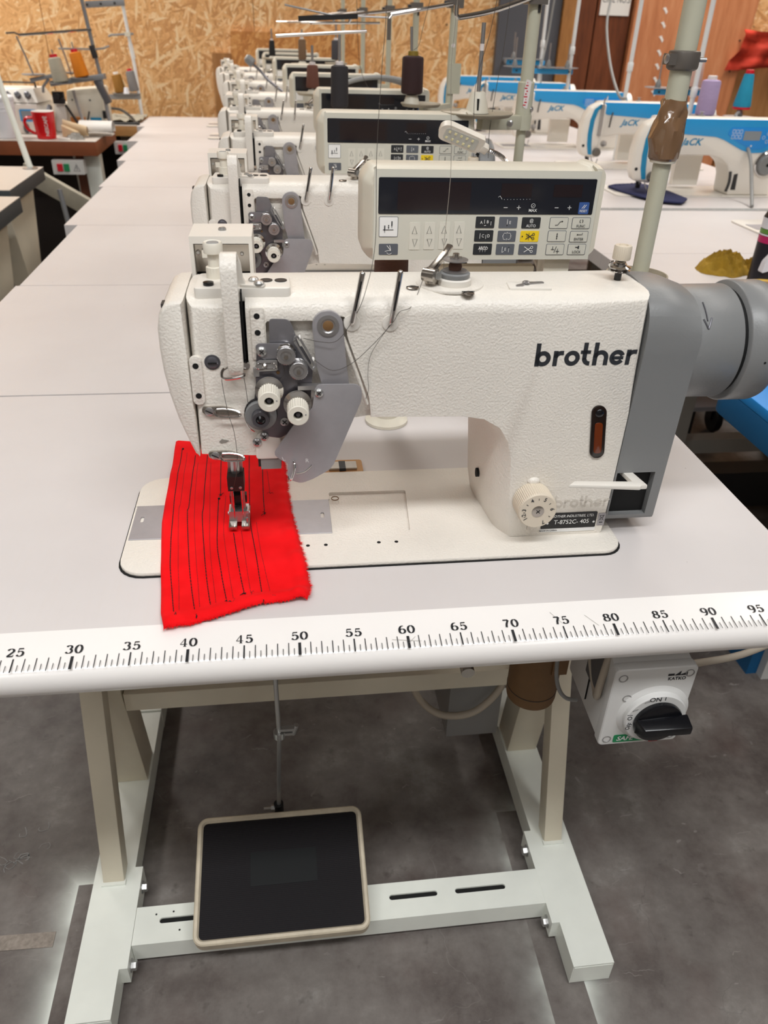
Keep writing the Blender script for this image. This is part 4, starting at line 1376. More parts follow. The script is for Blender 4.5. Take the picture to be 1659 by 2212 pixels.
# stitch length dial
dc = Vector((.7510, .147, .8035))
g = G().lathe([(.0195, 0), (.0208, .001), (.0208, .0235), (.0195, .0255), (.0062, .0255), (.0058, .0245), (.001, .0245)], dc, (0, -1, 0), 120, flute=(120, .0005, 1, 2))
dl = part('stitch_dial', g, 'dial_beige', mc, 'beige numbered stitch dial', smooth=25)
df = FRONT(dc.x, dc.y-.0256, dc.z)
g = G()
for ch, an in (('1', 215), ('2', 195), ('3', 172), ('4', 120), ('5', 66), ('6', 8), ('7', -62)):
    a = R(an)
    rt = (math.sin(a), 0, -math.cos(a))
    upv = (math.cos(a), 0, math.sin(a))
    g.text(ch, .0062, ((dc.x+.0150*math.cos(a), dc.y-.0256, dc.z+.0150*math.sin(a)), rt, upv), bold=.012)
for an in (205, 184, 146, 93, 37, -27):
    a = R(an)
    g.ribbon([(.0135*math.cos(a), .0135*math.sin(a)), (.0158*math.cos(a), .0158*math.sin(a))], .0006, df, .0002)
part('dial_numbers', g, 'ink', mc).parent = dl
part('dial_hub', screw(G(), (dc.x, dc.y-.0246, dc.z), (0, -1, 0), .0046, .0016, 20), 'steel', mc).parent = dl
cross_slot(dl, (dc.x, dc.y-.0263, dc.z), .0026)
part('dial_hub_ring', G().lathe([(.0066, 0), (.0066, .0006), (.0052, .0008)], (dc.x, dc.y-.0254, dc.z), (0, -1, 0), 28), 'nickel', mc).parent = dl
part('dial_stop_pin', G().cyl((.750, .139, .770), (.750, .139, .782), .002, n=12).tube([(.750, .139, .782), (.750, .147, .785)], .002, 10), 'nickel', mc)
part('cast_nub', G().sphere((.751, .1475, .825), .007, 14, (1, .6, .7)), 'enamel', mc)
# reverse lever
g = G().hexa([(0.7795, 0.1220, 0.8300), (0.8525, 0.1120, 0.8300), (0.8605, 0.1220, 0.8300), (0.7885, 0.1300, 0.8300), (0.7795, 0.1220, 0.8340), (0.8525, 0.1120, 0.8350), (0.8605, 0.1220, 0.8350), (0.7885, 0.1300, 0.8340)], .0015)
g.hexa([(0.8485, 0.1140, 0.8300), (0.8605, 0.1140, 0.8300), (0.8625, 0.1900, 0.8170), (0.8525, 0.1900, 0.8170), (0.8485, 0.1140, 0.8350), (0.8605, 0.1140, 0.8350), (0.8625, 0.1900, 0.8220), (0.8525, 0.1900, 0.8220)], .0012)
part('reverse_lever', g, 'enamel_smooth', mc, 'white flat reverse lever')
# nameplate and waste label
np_ = part('nameplate', G().plate(rrect(.7665, .8285, .7640, .7840, .0015, 3), FRONT(0, .1469, 0), .0006), 'black_gloss', mc, 'black model plate with white lettering')
nf = FRONT(0, .1463, 0)
part('nameplate_border', G().plate(rrect(.766, .829, .7595, .7640, .0014, 3), FRONT(0, .1469, 0), .0005), 'white_print', mc).parent = np_
g = G()
g.text('BROTHER INDUSTRIES, LTD.', .0044, FRONT(.8000, .1463, .7798), shear=.2, sx=.90, bold=.012)
g.text('T-8752C- 405', .0076, FRONT(.8005, .1463, .7722), sx=.92, bold=.006)
for cx in (.7735, .8258):
    g.flat(arc(cx, .7712, .0013, 0, 350, 12), nf, .0003)
part('nameplate_text', g, 'white_print', mc).parent = np_
part('origin_text', G().text('MADE IN CHINA', .0026, FRONT(.7755, .1463, .7617), sx=1.05, bold=.01), 'ink', mc).parent = np_
wl = part('waste_label', G().plate(rrect(.8302, .8385, .7655, .7815, .0008, 2), FRONT(0, .1469, 0), .0004), 'steel_sheet', mc)
g = G()
wf = FRONT(.8343, .1465, .7755)
g.ribbon([(-.0022, .003), (.0022, .003)], .0005, wf); g.ribbon([(-.0018, .0028), (-.0012, -.0028), (.0012, -.0028), (.0018, .0028)], .0004, wf)
g.ribbon([(-.0028, .0034), (.0028, -.0034)], .0004, wf); g.ribbon([(-.0028, -.0034), (.0028, .0034)], .0004, wf); g.ribbon([(-.002, -.0058), (.002, -.0058)], .0011, wf)
g.text('xxxxxxxx', .0012, FRONT(.8343, .1465, .7668))
part('waste_symbol', g, 'ink', mc).parent = wl
part('column_bore', G().prism(arc(.2145, .7995, .0042, 0, 350, 18, .0055), 'x', .7064, .7105), 'hole', mc)
part('bed_corner_foot', G().box(.816, .838, .149, .20, .7548, .757, .001), 'enamel', mc)

# ---- grey motor cover and hand wheel
cy_, cz_ = .2045, .9545
prof = arc(cy_, cz_, .0595, -20, 200, 28)
sec = [(.262, .767), (.262, .935)]
sect = roundpoly([(.153, .767), (.264, .767), (.266, .95), (.262, .995), (.245, 1.0165), (.222, 1.0225), (.197, 1.0222), (.172, 1.0185), (.155, 1.008), (.1475, .99), (.1465, .965), (.149, .90)], [.006]*2+[.01]*8+[.004]*2, 3)
def cover_w(p, n):
    k = max(0, min(1, (p.y-.975)/.042))
    return k*k*(3-2*k)
g = G().pillow(sect, 'x', [(.8417, 0), (.858, .0002), (.8685, .0012), (.878, .0036), (.887, .0070), (.8945, .0096), (.897, .0104)], cover_w)
cut = [G().prism(rrect(.14, .20, .7745, .8285, .003, 3), 'x', .8438, .8865)]
mt = part('motor_cover', boolean(g, cut), 'grey_cover', mc, 'grey painted motor cover', smooth=50)
part('cavity_shade_block', G().box(.8442, .8858, .160, .1995, .7750, .8280), 'hole', mc).parent = mt  # solid black block stands in for the dark inside of the cavity
g = G().lathe([(.0566, 0), (.0572, .012), (.0576, .028), (.0580, .072), (.0570, .0735)], (.872, cy_, cz_), (1, 0, 0), 64)
part('motor_housing', g, 'grey_cover', mc, smooth=50).parent = mt
part('wheel_gap', G().lathe([(.0545, 0), (.0545, .012)], (.94, cy_, cz_), (1, 0, 0), 48), 'hole', mc).parent = mt
g = G().lathe([(.0605, 0), (.0618, .0015), (.0618, .031), (.0605, .0345), (.056, .0365), (.03, .037)], (.9505, cy_, cz_), (1, 0, 0), 64)
hw = part('hand_wheel', g, 'grey_cover', mc, 'smooth grey hand wheel', smooth=50)
part('wheel_dimple', G().cyl((.968, .1428, .9535), (.968, .1424, .9535), .0012, n=10), 'hole', mc).parent = hw
part('motor_foot', G().box(.888, .912, .19, .215, .888, .905, .003), 'grey_plastic', mc).parent = mt
part('cable_clip', G().box(.885, .915, .205, .228, .872, .9, .003), 'grey_plastic', mc).parent = mt
# turning arrow wrapped on the housing
g = G()
def on_cyl(xx, z):
    dz = max(-.057, min(.057, z-cz_))
    return Vector((xx, cy_-math.sqrt(.0579**2-dz*dz), z))
for pts in ([(.9055, 1.0045), (.9065, .991)], [(.9025, .9925), (.9068, .9845)], [(.9110, .9935), (.9068, .9845)]):
    P = [on_cyl(pts[0][0]+(pts[1][0]-pts[0][0])*k/6, pts[0][1]+(pts[1][1]-pts[0][1])*k/6) for k in range(7)]
    g.tube(P, .0008, 6)
part('turning_arrow', g, 'grey_dark', mc, 'dark engraved arrow').parent = mt

# ---- needle bar and presser foot
nx, ny = .4405, .2045
nb = part('needle_bar_bush', G().lathe([(.0098, 0), (.0102, .001), (.0102, .022)], (nx, .190, .842), (0, 0, 1), 28), 'dark_stuff', mc)
part('needle_bar', G().cyl((nx, .19, .818), (nx, .19, .87), .0048, n=20), 'steel', mc)
pb = part('needle_clamp', G().box(nx-.0085, nx+.0085, .179, .199, .8075, .8245, .0012), 'dark_stuff', mc)
for dx_ in (-.0045, .0045):
    part('clamp_screw', screw(G(), (nx+dx_, .179, .8115), (0, -1, 0), .0016, .001), 'steel', mc).parent = pb
    part('needle', G().lathe([(.0009, 0), (.0009, .03), (.0002, .048)], (nx+dx_, .1865, .8075), (0, 0, -1), 10), 'chrome', mc).parent = pb
g = G().box(nx-.0075, nx-.0045, .19, .197, .775, .845, .0006).box(nx+.0045, nx+.0075, .19, .197, .775, .845, .0006)
part('needle_clamp_rail', g, 'steel', mc).parent = pb
ps = part('presser_bar', G().cyl((nx, .212, .79), (nx, .212, .88), .0042, n=18), 'steel', mc)
part('presser_shank', G().box(nx-.006, nx+.006, .2, .214, .768, .815, .0015).box(nx-.009, nx+.009, .196, .204, .783, .792, .001), 'dark_stuff', mc).parent = ps
for dx_ in (-.0068, .0068):
    ft = part('presser_toe', G().hexa([(nx+dx_-.0045, .176, .7605), (nx+dx_+.0045, .176, .7605), (nx+dx_+.0045, .214, .7605), (nx+dx_-.0045, .214, .7605),
                                 (nx+dx_-.0045, .176, .7645), (nx+dx_+.0045, .176, .7645), (nx+dx_+.0045, .214, .768), (nx+dx_-.0045, .214, .768)], .001), 'nickel', mc)
    ft.parent = ps
g = G().box(nx-.0105, nx+.0105, .186, .202, .7645, .7775, .0014).cyl((nx-.0118, .19, .7735), (nx+.0118, .19, .7735), .0022, n=12).cyl((nx+.0085, .182, .7585), (nx+.0085, .182, .772), .0014, n=10)
part('presser_foot_block', g, 'steel', mc).parent = ps

# ------------------------------------------------------------------ control panel on its bracket behind the arm
PT, PB, PL, PR, PY = 1.0985, 1.000, .5865, .857, .345
cpn = thing('sewing_controller', 'nearest beige sewing controller with dark display, above the front machine', 'controller', (.72, .37, .75), 'beige controllers of the machine row')
FL, FR, FT, FB = .5985, .8485, PT-.0015, PB+.003      # printed face
def pp(zx, zy):
    """point of the printed face from the proportions of its layout"""
    xl = 130+(113-130)*(zy-57)/558
    xr = 1537+(1478-1537)*(zy-85)/547
    u = (zx-xl)/(xr-xl)
    yt = 57+28*u
    yb = 615+17*u
    v = (zy-yt)/(yb-yt)
    return FL+(FR-FL)*u, FT+(FB-FT)*v
case = [(PL, PB+.012), (PL, PT-.014), (PL+.010, PT), (PR-.02, PT), (PR-.016, PT+.0035), (PR-.006, PT+.0035), (PR, PT-.004), (PR, PB+.012), (PR-.012, PB), (PL+.010, PB)]
cs = part('case', G().pillow(roundpoly(case, .005, 3), 'y', [(PY, .011), (PY+.002, .0092), (PY+.012, .002), (PY+.016, 0), (PY+.052, 0), (PY+.056, .004)], lambda p, n: 1.0 if n.x < -.3 else .25), 'beige', cpn, 'cream case with bevelled left cheek', smooth=40)
part('face_film', G().plate([(FL, FB), (FR, FB), (FR, FT), (FL, FT)], FRONT(0, PY-.0002, 0), .0008), 'beige_film', cpn)
PF = FRONT(0, PY-.001, 0)
def quad(zx0, zy0, zx1, zy1, r=.001):
    a, b = pp(zx0, zy0), pp(zx1, zy0+(zx1-zx0)*.026)
    c = pp(zx0-(zy1-zy0)*.03, zy1)
    x0_, x1_ = a[0], b[0]
    return rrect(x0_, x1_, c[1], a[1], r, 4)
scr = part('display_window', G().plate(quad(157, 105, 1508, 324, .0015), PF, .0006), 'screen', cpn, 'dark glossy display window')
SF = FRONT(0, PY-.0016, 0)
for q in ((272, 132, 720, 302), (908, 150, 1100, 232), (1238, 160, 1420, 236)):
    part('display_filter', G().plate(quad(*q, .0006), SF, .0002), 'screen_inner', cpn).parent = scr
SF2 = FRONT(0, PY-.0018, 0)
g = G()
def cross(zx, zy, plus, s=.0022):
    cx, cz = pp(zx, zy)
    g.ribbon([(cx-s, cz), (cx+s, cz)], .0006, SF2)
    if plus:
        g.ribbon([(cx, cz-s), (cx, cz+s)], .0006, SF2)
cross(935, 295, 0); cross(1017, 296, 1); cross(1257, 300, 0); cross(1339, 301, 1)
cx, cz = pp(1108, 288)
g.ribbon(arc(cx, cz+.0004, .0022, 0, 345, 18), .0004, SF2, closed=True); g.ribbon([(cx-.001, cz-.0004), (cx+.001, cz+.0008)], .0004, SF2)
cx, cz = pp(1106, 315)
g.text('MAX', .0044, FRONT(cx, PY-.0018, cz), bold=.01)
for k in range(9):
    a = pp(925+k*20, 246)
    g.flat(arc(a[0], a[1], .0003, 0, 300, 6), SF2)
a = pp(895, 232); g.ribbon([(a[0]-.0014, a[1]), (a[0], a[1]+.0012)], .0003, SF2); g.ribbon([(a[0]+.0004, a[1]+.0016), (a[0]+.003, a[1]-.002)], .0003, SF2)
part('display_legend', g, 'white_print', cpn).parent = scr
rb = part('reset_key', G().plate(quad(1402, 268, 1467, 340, .001), SF, .0005), 'btn_blue', cpn, 'blue reset key')
rb.parent = scr
g = G()
cx, cz = pp(1432, 295)
RF = FRONT(0, PY-.0022, 0)
g.ribbon([(cx-.0024, cz-.002), (cx+.0006, cz+.002)], .0006, RF); g.ribbon([(cx-.0004, cz-.002), (cx+.0026, cz+.002)], .0006, RF)
cx, cz = pp(1428, 322)
g.text('RESET', .0036, FRONT(cx, PY-.0022, cz), bold=.008, sx=.9)
part('reset_legend', g, 'white_print', cpn).parent = scr
# keys
BF = FRONT(0, PY-.0014, 0)
LF = FRONT(0, PY-.0019, 0)
def key(zx, zy, w, h, m, outline=None):
    cx, cz = pp(zx, zy)
    w_, h_ = w/1407*(FR-FL), h/555*(FT-FB)
    if outline:
        k = part('key', G().plate(rrect(cx-w_/2, cx+w_/2, cz-h_/2, cz+h_/2, .0014, 4), PF, .0005), outline, cpn)
        part('key_face', G().plate(rrect(cx-w_/2+.0005, cx+w_/2-.0005, cz-h_/2+.0005, cz+h_/2-.0005, .001, 4), FRONT(0, PY-.0014, 0), .0002), m, cpn).parent = k
    else:
        k = part('key', G().plate(rrect(cx-w_/2, cx+w_/2, cz-h_/2, cz+h_/2, .0011, 4), PF, .0005), m, cpn)
    return k, cx, cz
def legend(k, fn, m='white_print'):
    gg = G()
    fn(gg)
    part('key_legend', gg, m, cpn).parent = k
u = .0012
def arrow(gg, x0, z0, x1, z1, w=.0005, hd=.0011):
    gg.ribbon([(x0, z0), (x1, z1)], w, LF)
    d = Vector((x1-x0, z1-z0)).normalized(); n_ = Vector((-d.y, d.x)); e = Vector((x1, z1))+d*hd*.6
    gg.flat([tuple(e), tuple(e-d*hd*1.5+n_*hd*.8), tuple(e-d*hd*1.5-n_*hd*.8)][::1], LF)
    gg.flat([tuple(e), tuple(e-d*hd*1.5-n_*hd*.8), tuple(e-d*hd*1.5+n_*hd*.8)][::1], LF)
def T(gg, s, x, z, size=.0046):
    gg.text(s, size, FRONT(x, PY-.0019, z), bold=.006, sx=.9)
def dot(gg, cx, cz, dx=-.0085):
    gg.flat(arc(cx+dx, cz, .0008, 0, 330, 10), LF)
k, cx, cz = key(810, 385, 120, 72, 'btn_black')
def f(gg):
    T(gg, 'A', cx-.0045, cz); arrow(gg, cx-.001, cz+.003, cx-.001, cz-.0022); gg.ribbon([(cx-.001, cz-.0034), (cx+.001, cz-.003)], .0006, LF); T(gg, 'B', cx+.0026, cz+.0006); arrow(gg, cx+.0065, cz-.003, cx+.0065, cz+.0022)
legend(k, f)
k, cx, cz = key(955, 388, 118, 70, 'btn_grey')
def f(gg):
    arrow(gg, cx-.0012, cz+.0035, cx-.0012, cz-.003); T(gg, 'E', cx+.002, cz)
legend(k, f)
k, cx, cz = key(1100, 392, 120, 70, 'btn_black')
def f(gg):
    T(gg, '@', cx, cz+.0024, .005); T(gg, 'AUTO', cx, cz-.0032, .0044)
legend(k, f)
k, cx, cz = key(803, 470, 120, 72, 'btn_black')
def f(gg):
    gg.ribbon([(cx-.0045, cz+.003), (cx-.0045, cz-.003)], .0005, LF); T(gg, 'C', cx-.0012, cz); arrow(gg, cx+.0022, cz-.003, cx+.0022, cz+.0024); T(gg, 'D', cx+.0052, cz)
legend(k, f)
k, cx, cz = key(948, 474, 118, 70, 'btn_grey')
def f(gg):
    for a, b in (((-.0035, .0034), (-.0012, .0034)), ((.0012, .0034), (.0035, .0034)), ((-.0035, -.0034), (-.0012, -.0034)), ((.0012, -.0034), (.0035, -.0034)), ((-.004, .003), (-.004, .0015)), ((.004, .003), (.004, .0015)), ((-.004, -.003), (-.004, -.0015)), ((.004, -.003), (.004, -.0015))):
        gg.ribbon([(cx+a[0], cz+a[1]), (cx+b[0], cz+b[1])], .0005, LF)
    T(gg, 'F', cx, cz+.0034, .0032); T(gg, 'F', cx, cz-.0034, .0032); T(gg, 'E', cx-.0045, cz, .0032); T(gg, 'E', cx+.0045, cz, .0032)
legend(k, f)
def scissors(gg, cx, cz):
    gg.ribbon([(cx-.0045, cz+.003), (cx+.003, cz-.0018)], .0008, LF); gg.ribbon([(cx-.0045, cz-.003), (cx+.003, cz+.0018)], .0008, LF)
    for s in (-1, 1):
        gg.ribbon(arc(cx+.0042, cz+s*.0022, .0013, 0, 340, 12), .0006, LF, closed=True)
k, cx, cz = key(1093, 477, 120, 70, 'btn_yellow'); k['label'] = 'yellow thread-cut key'
def f(gg):
    scissors(gg, cx, cz); gg.ribbon([(cx-.001, cz+.004), (cx-.001, cz-.004)], .0005, LF); gg.ribbon([(cx-.004, cz), (cx-.002, cz)], .0005, LF); dot(gg, cx, cz)
legend(k, f, 'ink')
k, cx, cz = key(797, 555, 120, 72, 'btn_black')
def f(gg):
    T(gg, 'ABCD', cx+.0005, cz+.001, .0046)
    for dx_ in (-.003, 0, .003):
        gg.ribbon([(cx+dx_-.001, cz+.0035), (cx+dx_, cz-.0032), (cx+dx_+.001, cz+.0035)], .0004, LF)
legend(k, f)
k, cx, cz = key(940, 558, 118, 70, 'btn_grey')
def f(gg):
    gg.ribbon([(cx-.0035, cz+.003), (cx-.0035, cz-.003)], .0006, LF); gg.ribbon([(cx-.0035, cz-.0035), (cx-.0015, cz-.002)], .0005, LF); T(gg, 'E', cx, cz); arrow(gg, cx+.004, cz-.003, cx+.004, cz+.0024)
legend(k, f)
k, cx, cz = key(1085, 560, 120, 70, 'btn_grey')
legend(k, lambda gg: scissors(gg, cx, cz))
# outlined keys on the right
k, cx, cz = key(1277, 395, 120, 72, 'beige_film', 'btn_grey')
legend(k, lambda gg: (gg.ribbon([(cx-.0042, cz-.0024), (cx-.001, cz-.002), (cx+.001, cz+.0012), (cx+.0025, cz+.0018)], .0006, LF), arrow(gg, cx+.002, cz+.0018, cx+.0042, cz+.0018)), 'ink')
k, cx, cz = key(1420, 398, 120, 72, 'beige_film', 'btn_grey')
legend(k, lambda gg: (gg.ribbon(arc(cx, cz+.0022, .0018, 120, 250, 8), .0006, LF), gg.ribbon(arc(cx, cz+.0022, .0018, -60, 70, 8), .0006, LF), T(gg, 'FUNC', cx, cz-.0032, .0042)), 'ink')
k, cx, cz = key(1268, 478, 120, 72, 'beige_film', 'btn_grey')
legend(k, lambda gg: (arrow(gg, cx, cz, cx, cz+.003), arrow(gg, cx, cz, cx, cz-.003), dot(gg, cx, cz, 0)), 'ink')
k, cx, cz = key(1410, 483, 120, 72, 'beige_film', 'btn_grey')
legend(k, lambda gg: (gg.ribbon([(cx+.0035, cz+.0042), (cx+.0035, cz+.0022), (cx, cz+.0022)], .0006, LF), arrow(gg, cx, cz+.0022, cx-.0025, cz+.0022), T(gg, 'ENTER', cx, cz-.0028, .0042)), 'ink')
k, cx, cz = key(1260, 563, 120, 72, 'beige_film', 'btn_grey')
legend(k, lambda gg: (gg.ribbon([(cx-.005, cz), (cx-.001, cz)], .0006, LF), gg.ribbon([(cx-.003, cz+.0035), (cx-.003, cz)], .0006, LF), gg.ribbon([(cx-.001, cz-.0035), (cx+.0012, cz+.0035)], .0006, LF), gg.ribbon([(cx+.001, cz-.002), (cx+.005, cz-.002)], .0006, LF), gg.ribbon([(cx+.003, cz+.001), (cx+.003, cz-.0045)], .0006, LF)), 'ink')
k, cx, cz = key(1400, 565, 120, 72, 'beige_film', 'btn_grey')
legend(k, lambda gg: (gg.ribbon([(cx-.002, cz+.0025), (cx+.001, cz+.0025)], .0008, LF), gg.ribbon([(cx+.0016, cz+.0042), (cx+.0016, cz+.0008)], .0016, LF), T(gg, 'LOCK', cx, cz-.0028, .0042)), 'ink')
# white needle key and slate foot key on the left
k, cx, cz = key(212, 405, 118, 126, 'btn_white', 'btn_grey')
def f(gg):
    gg.ribbon([(cx-.0035, cz-.003), (cx+.0055, cz-.003)], .0006, LF); gg.ribbon([(cx-.0062, cz-.003), (cx-.0048, cz-.003)], .0006, LF)
    gg.ribbon([(cx-.0042, cz+.0015), (cx-.0042, cz-.004)], .0012, LF); gg.ribbon([(cx-.0042, cz-.004), (cx-.0042, cz-.006)], .0005, LF)
    arrow(gg, cx, cz, cx, cz+.0018); arrow(gg, cx, cz, cx, cz-.0014)
    gg.ribbon([(cx+.0036, cz+.006), (cx+.0036, cz+.001)], .0012, LF); gg.ribbon([(cx+.0036, cz+.001), (cx+.0036, cz-.0008)], .0005, LF)
legend(k, f, 'ink')
k, cx, cz = key(210, 547, 120, 70, 'btn_grey')
def f(gg):
    gg.ribbon([(cx-.0018, cz+.0042), (cx+.0022, cz-.0008)], .0007, LF); gg.ribbon([(cx+.0012, cz+.0044), (cx+.0026, cz-.0006)], .0007, LF)
    gg.ribbon([(cx-.004, cz-.0022), (cx-.0005, cz-.0012), (cx+.003, cz-.0012)], .0006, LF); gg.ribbon(arc(cx+.001, cz-.0022, .003, 200, 330, 8), .0005, LF)
legend(k, f)
for zx in (372, 463, 555, 647):
    k, cx, cz = key(zx, 466, 68, 172, 'btn_strip')
    k.name = 'arrow_strip'
    def f(gg, cx=cx):
        for zy, s in ((426, 1), (508, -1)):
            x_, z_ = pp(zx, zy)
            tri = [(x_-.0027, z_-s*.004), (x_+.0027, z_-s*.004), (x_, z_+s*.004)]
            gg.ribbon(tri, .0005, LF, closed=True)
    legend(k, f, 'ink')
# bracket and cable of the panel
part('bracket_post', G().box(.80, .83, .352, .376, .7505, 1.004, .003), 'beige', cpn)
part('bracket_post', G().box(.672, .79, .357, .37, .94, .992, .003), 'frame', cpn)
part('panel_cable', G().tube(smooth_path([(.80, .39, 1.0), (.82, .41, .96), (.83, .41, .85), (.81, .42, .752)], 5), .006, 8), 'cable_beige', cpn)

# ------------------------------------------------------------------ the machine row behind the front one
for k in range(1, 8):
    dy = YB[k]-YB[0] if k < 7 else YB[k]-YB[0]-.01
    lab = '%s white double-needle machine in the row counting from the front' % ORD[k-1]
    far = ('key_legend', 'nameplate_text', 'waste_symbol', 'dial_numbers', 'guard_letters', 'origin_text') if k > 2 else ()
    dup(mc, (mc.location.x+DX[k], mc.location.y+dy, .75), lab, 'white double-needle machines in the row', skip=far)
    dup(cpn, (cpn.location.x+DX[k]+(.012 if k == 2 else 0), cpn.location.y+dy, .75+(.002 if k % 2 else 0)), '%s beige controller in the row counting from the front' % ORD[k-1], 'beige controllers of the machine row', skip=far)

# ------------------------------------------------------------------ red cloth under the needle
def lerp_path(path, t):
    L = [0]
    for a, b in zip(path, path[1:]):
        L.append(L[-1]+(Vector(b)-Vector(a)).length)
    s = t*L[-1]
    for i in range(len(path)-1):
        if s <= L[i+1]+1e-9:
            k = (s-L[i])/(L[i+1]-L[i])
            return Vector(path[i]).lerp(Vector(path[i+1]), k)
    return Vector(path[-1])
cl_left = [(.349, .403), (.353, .299), (.355, .204), (.365, .111), (.372, .05), (.377, .029)]
cl_right = [(.489, .372), (.492, .299), (.495, .23), (.501, .177), (.508, .122), (.513, .082), (.509, .060)]
cl_bot = [(0, 0), (.2, -.004), (.45, .0), (.75, .002), (1, 0)]
def cloth_base(x, y):
    if y > .305:
        k = min(1, (y-.305)/.03)
        return .7560*(1-k)+.7520*k+.0008
    if y > .118:
        return .7568
    k = min(1, (.118-y)/.03)
    k = k*k*(3-2*k)
    return .7568*(1-k)+.7525*k
def cloth_z(x, y):
    z = cloth_base(x, y)+.0032
    z += .0006*math.sin(x*70+y*25)+.0005*math.sin(y*90-x*40)
    # held down by the foot
    d = math.hypot((x-.4405)/.05, (y-.2)/.05)
    z -= .0028*math.exp(-d*d)
    if .15 < y < .175:
        z += .0008*math.sin((y-.15)/.025*PI)
    return z
g = G()
NU, NV = 44, 90
rows, low = [], []
for i in range(NV+1):
    v = i/NV
    a, b = lerp_path(cl_left, v), lerp_path(cl_right, v)
    row = []
    for j in range(NU+1):
        u = j/NU
        p = a.lerp(b, u)
        p.y += (-.010*math.sin(u*PI)*.0+(.007*math.sin(u*PI*1.0)-.006*math.sin(u*PI*2))*v**6*.6)
        jit = (random.random()-.5)*.0020
        if j == NU or i == NV:
            p.x += jit; p.y += jit
        z = cloth_z(p.x, p.y)
        if u > .88:
            z += (.0022+.0022*max(0, v-.45))*math.sin((u-.88)/.12*PI*.9)*(1+.35*math.sin(v*41)+.25*math.sin(v*97))
        if v > .95:
            z += (.0016+.0022*u)*math.sin((v-.95)/.05*PI*.9)*(1+.4*math.sin(u*23)+.2*math.sin(u*57))
        e = min(u, 1-u)*.14
        if e < .004:
            z -= .002*(1-e/.004)**2
        row.append((p.x, p.y, z))
    rows.append(row)
    low.append(row)
g.sheet(rows, .0028)
rc = thing('red_cloth', 'folded bright red cloth with rows of black stitching under the front needle', 'cloth', (.435, .2, .757))
part('folded_cloth', g, 'red_cloth', rc, smooth=80)
g = G()
for k in range(1900):                                   # frayed edge fibres on the right and front edges
    if k < 1250:
        v = random.random()
        p = lerp_path(cl_right, v); i = min(NV, int(v*NV)); base = Vector(rows[i][NU]); d = Vector((1, random.uniform(-.5, .5), random.uniform(-.1, .5)))
    else:
        u = random.random(); j = int(u*NU); base = Vector(rows[NV][j]); d = Vector((random.uniform(-.5, .5), -1, random.uniform(-.1, .5)))
    base = base+Vector((random.uniform(-.0006, .0006), random.uniform(-.001, .001), -random.random()*.003))
    d = d.normalized()*random.uniform(.0012, .0036)
    s_ = Vector((d.y, -d.x, .0)).normalized()*.00025
    V = [g.bm.verts.new(q) for q in (base-s_, base+s_, base+d+Vector((0, 0, -.0003)))]
    g.bm.faces.new(V)
part('frayed_fibres', g, 'red_cloth', rc, kind='stuff')
black_rows = [[(.36, .378), (.363, .287), (.366, .218), (.373, .125), (.385, .043)], [(.378, .360), (.382, .237), (.382, .213), (.394, .107), (.405, .04)],
              [(.393, .36), (.398, .236), (.399, .203), (.41, .105), (.419, .047)], [(.411, .345), (.416, .252)], [(.414, .244), (.418, .156), (.425, .104), (.433, .057)],
              [(.434, .175), (.441, .119), (.449, .068)], [(.446, .35), (.449, .254), (.452, .191), (.46, .121), (.467, .057)], [(.463, .33), (.465, .253), (.467, .208)]]
red_rows = [[(.367, .367), (.372, .247), (.372, .218), (.381, .124), (.39, .041)], [(.383, .339), (.389, .22), (.395, .158), (.409, .042)], [(.399, .338), (.406, .219), (.412, .139), (.424, .048)],
            [(.422, .252), (.423, .186), (.428, .138), (.439, .06)], [(.442, .18), (.449, .119), (.455, .07)], [(.458, .195), (.464, .135), (.475, .063)], [(.469, .304), (.473, .25)]]
def stitch_row(pth, m, r):
    P = smooth_path([(a, b, 0) for a, b in pth], 24)
    g = G()
    L = 0
    seg = []
    for a, b in zip(P, P[1:]):
        n_ = max(1, int((b-a).length/.0009))
        for k in range(n_):
            q = a.lerp(b, k/n_)
            seg.append(Vector((q.x, q.y, cloth_z(q.x, q.y)+.00012)))
    i = 0
    while i+3 < len(seg):
        g.tube(seg[i:i+4], r, 5)
        i += 4 if (m == 'stitch' and seg[i].y > .19) else 4
    e = seg[-1]
    for k in range(3 if m == 'stitch' else 2):              # thread tails at the end of the row
        t1 = e+Vector((random.uniform(-.004, .005), random.uniform(-.005, .003), .0012))
        g.tube([e, (e+t1)/2+Vector((.001, .001, .001)), t1], r*.8, 4)
    part('stitch_row', g, m, rc, 'black stitch row' if m == 'stitch' else 'dark red stitch row')
for p in black_rows: stitch_row(p, 'stitch', .00052)
for p in red_rows: stitch_row(p, 'stitch_red', .0003)
part('thread_knots', G().sphere((.361, .376, cloth_z(.361, .376)+.0005), .0014, 8).sphere((.4145, .2455, cloth_z(.4145, .2455)+.0005), .0015, 8).sphere((.416, .253, cloth_z(.416, .253)+.0003), .001, 8), 'stitch', rc)

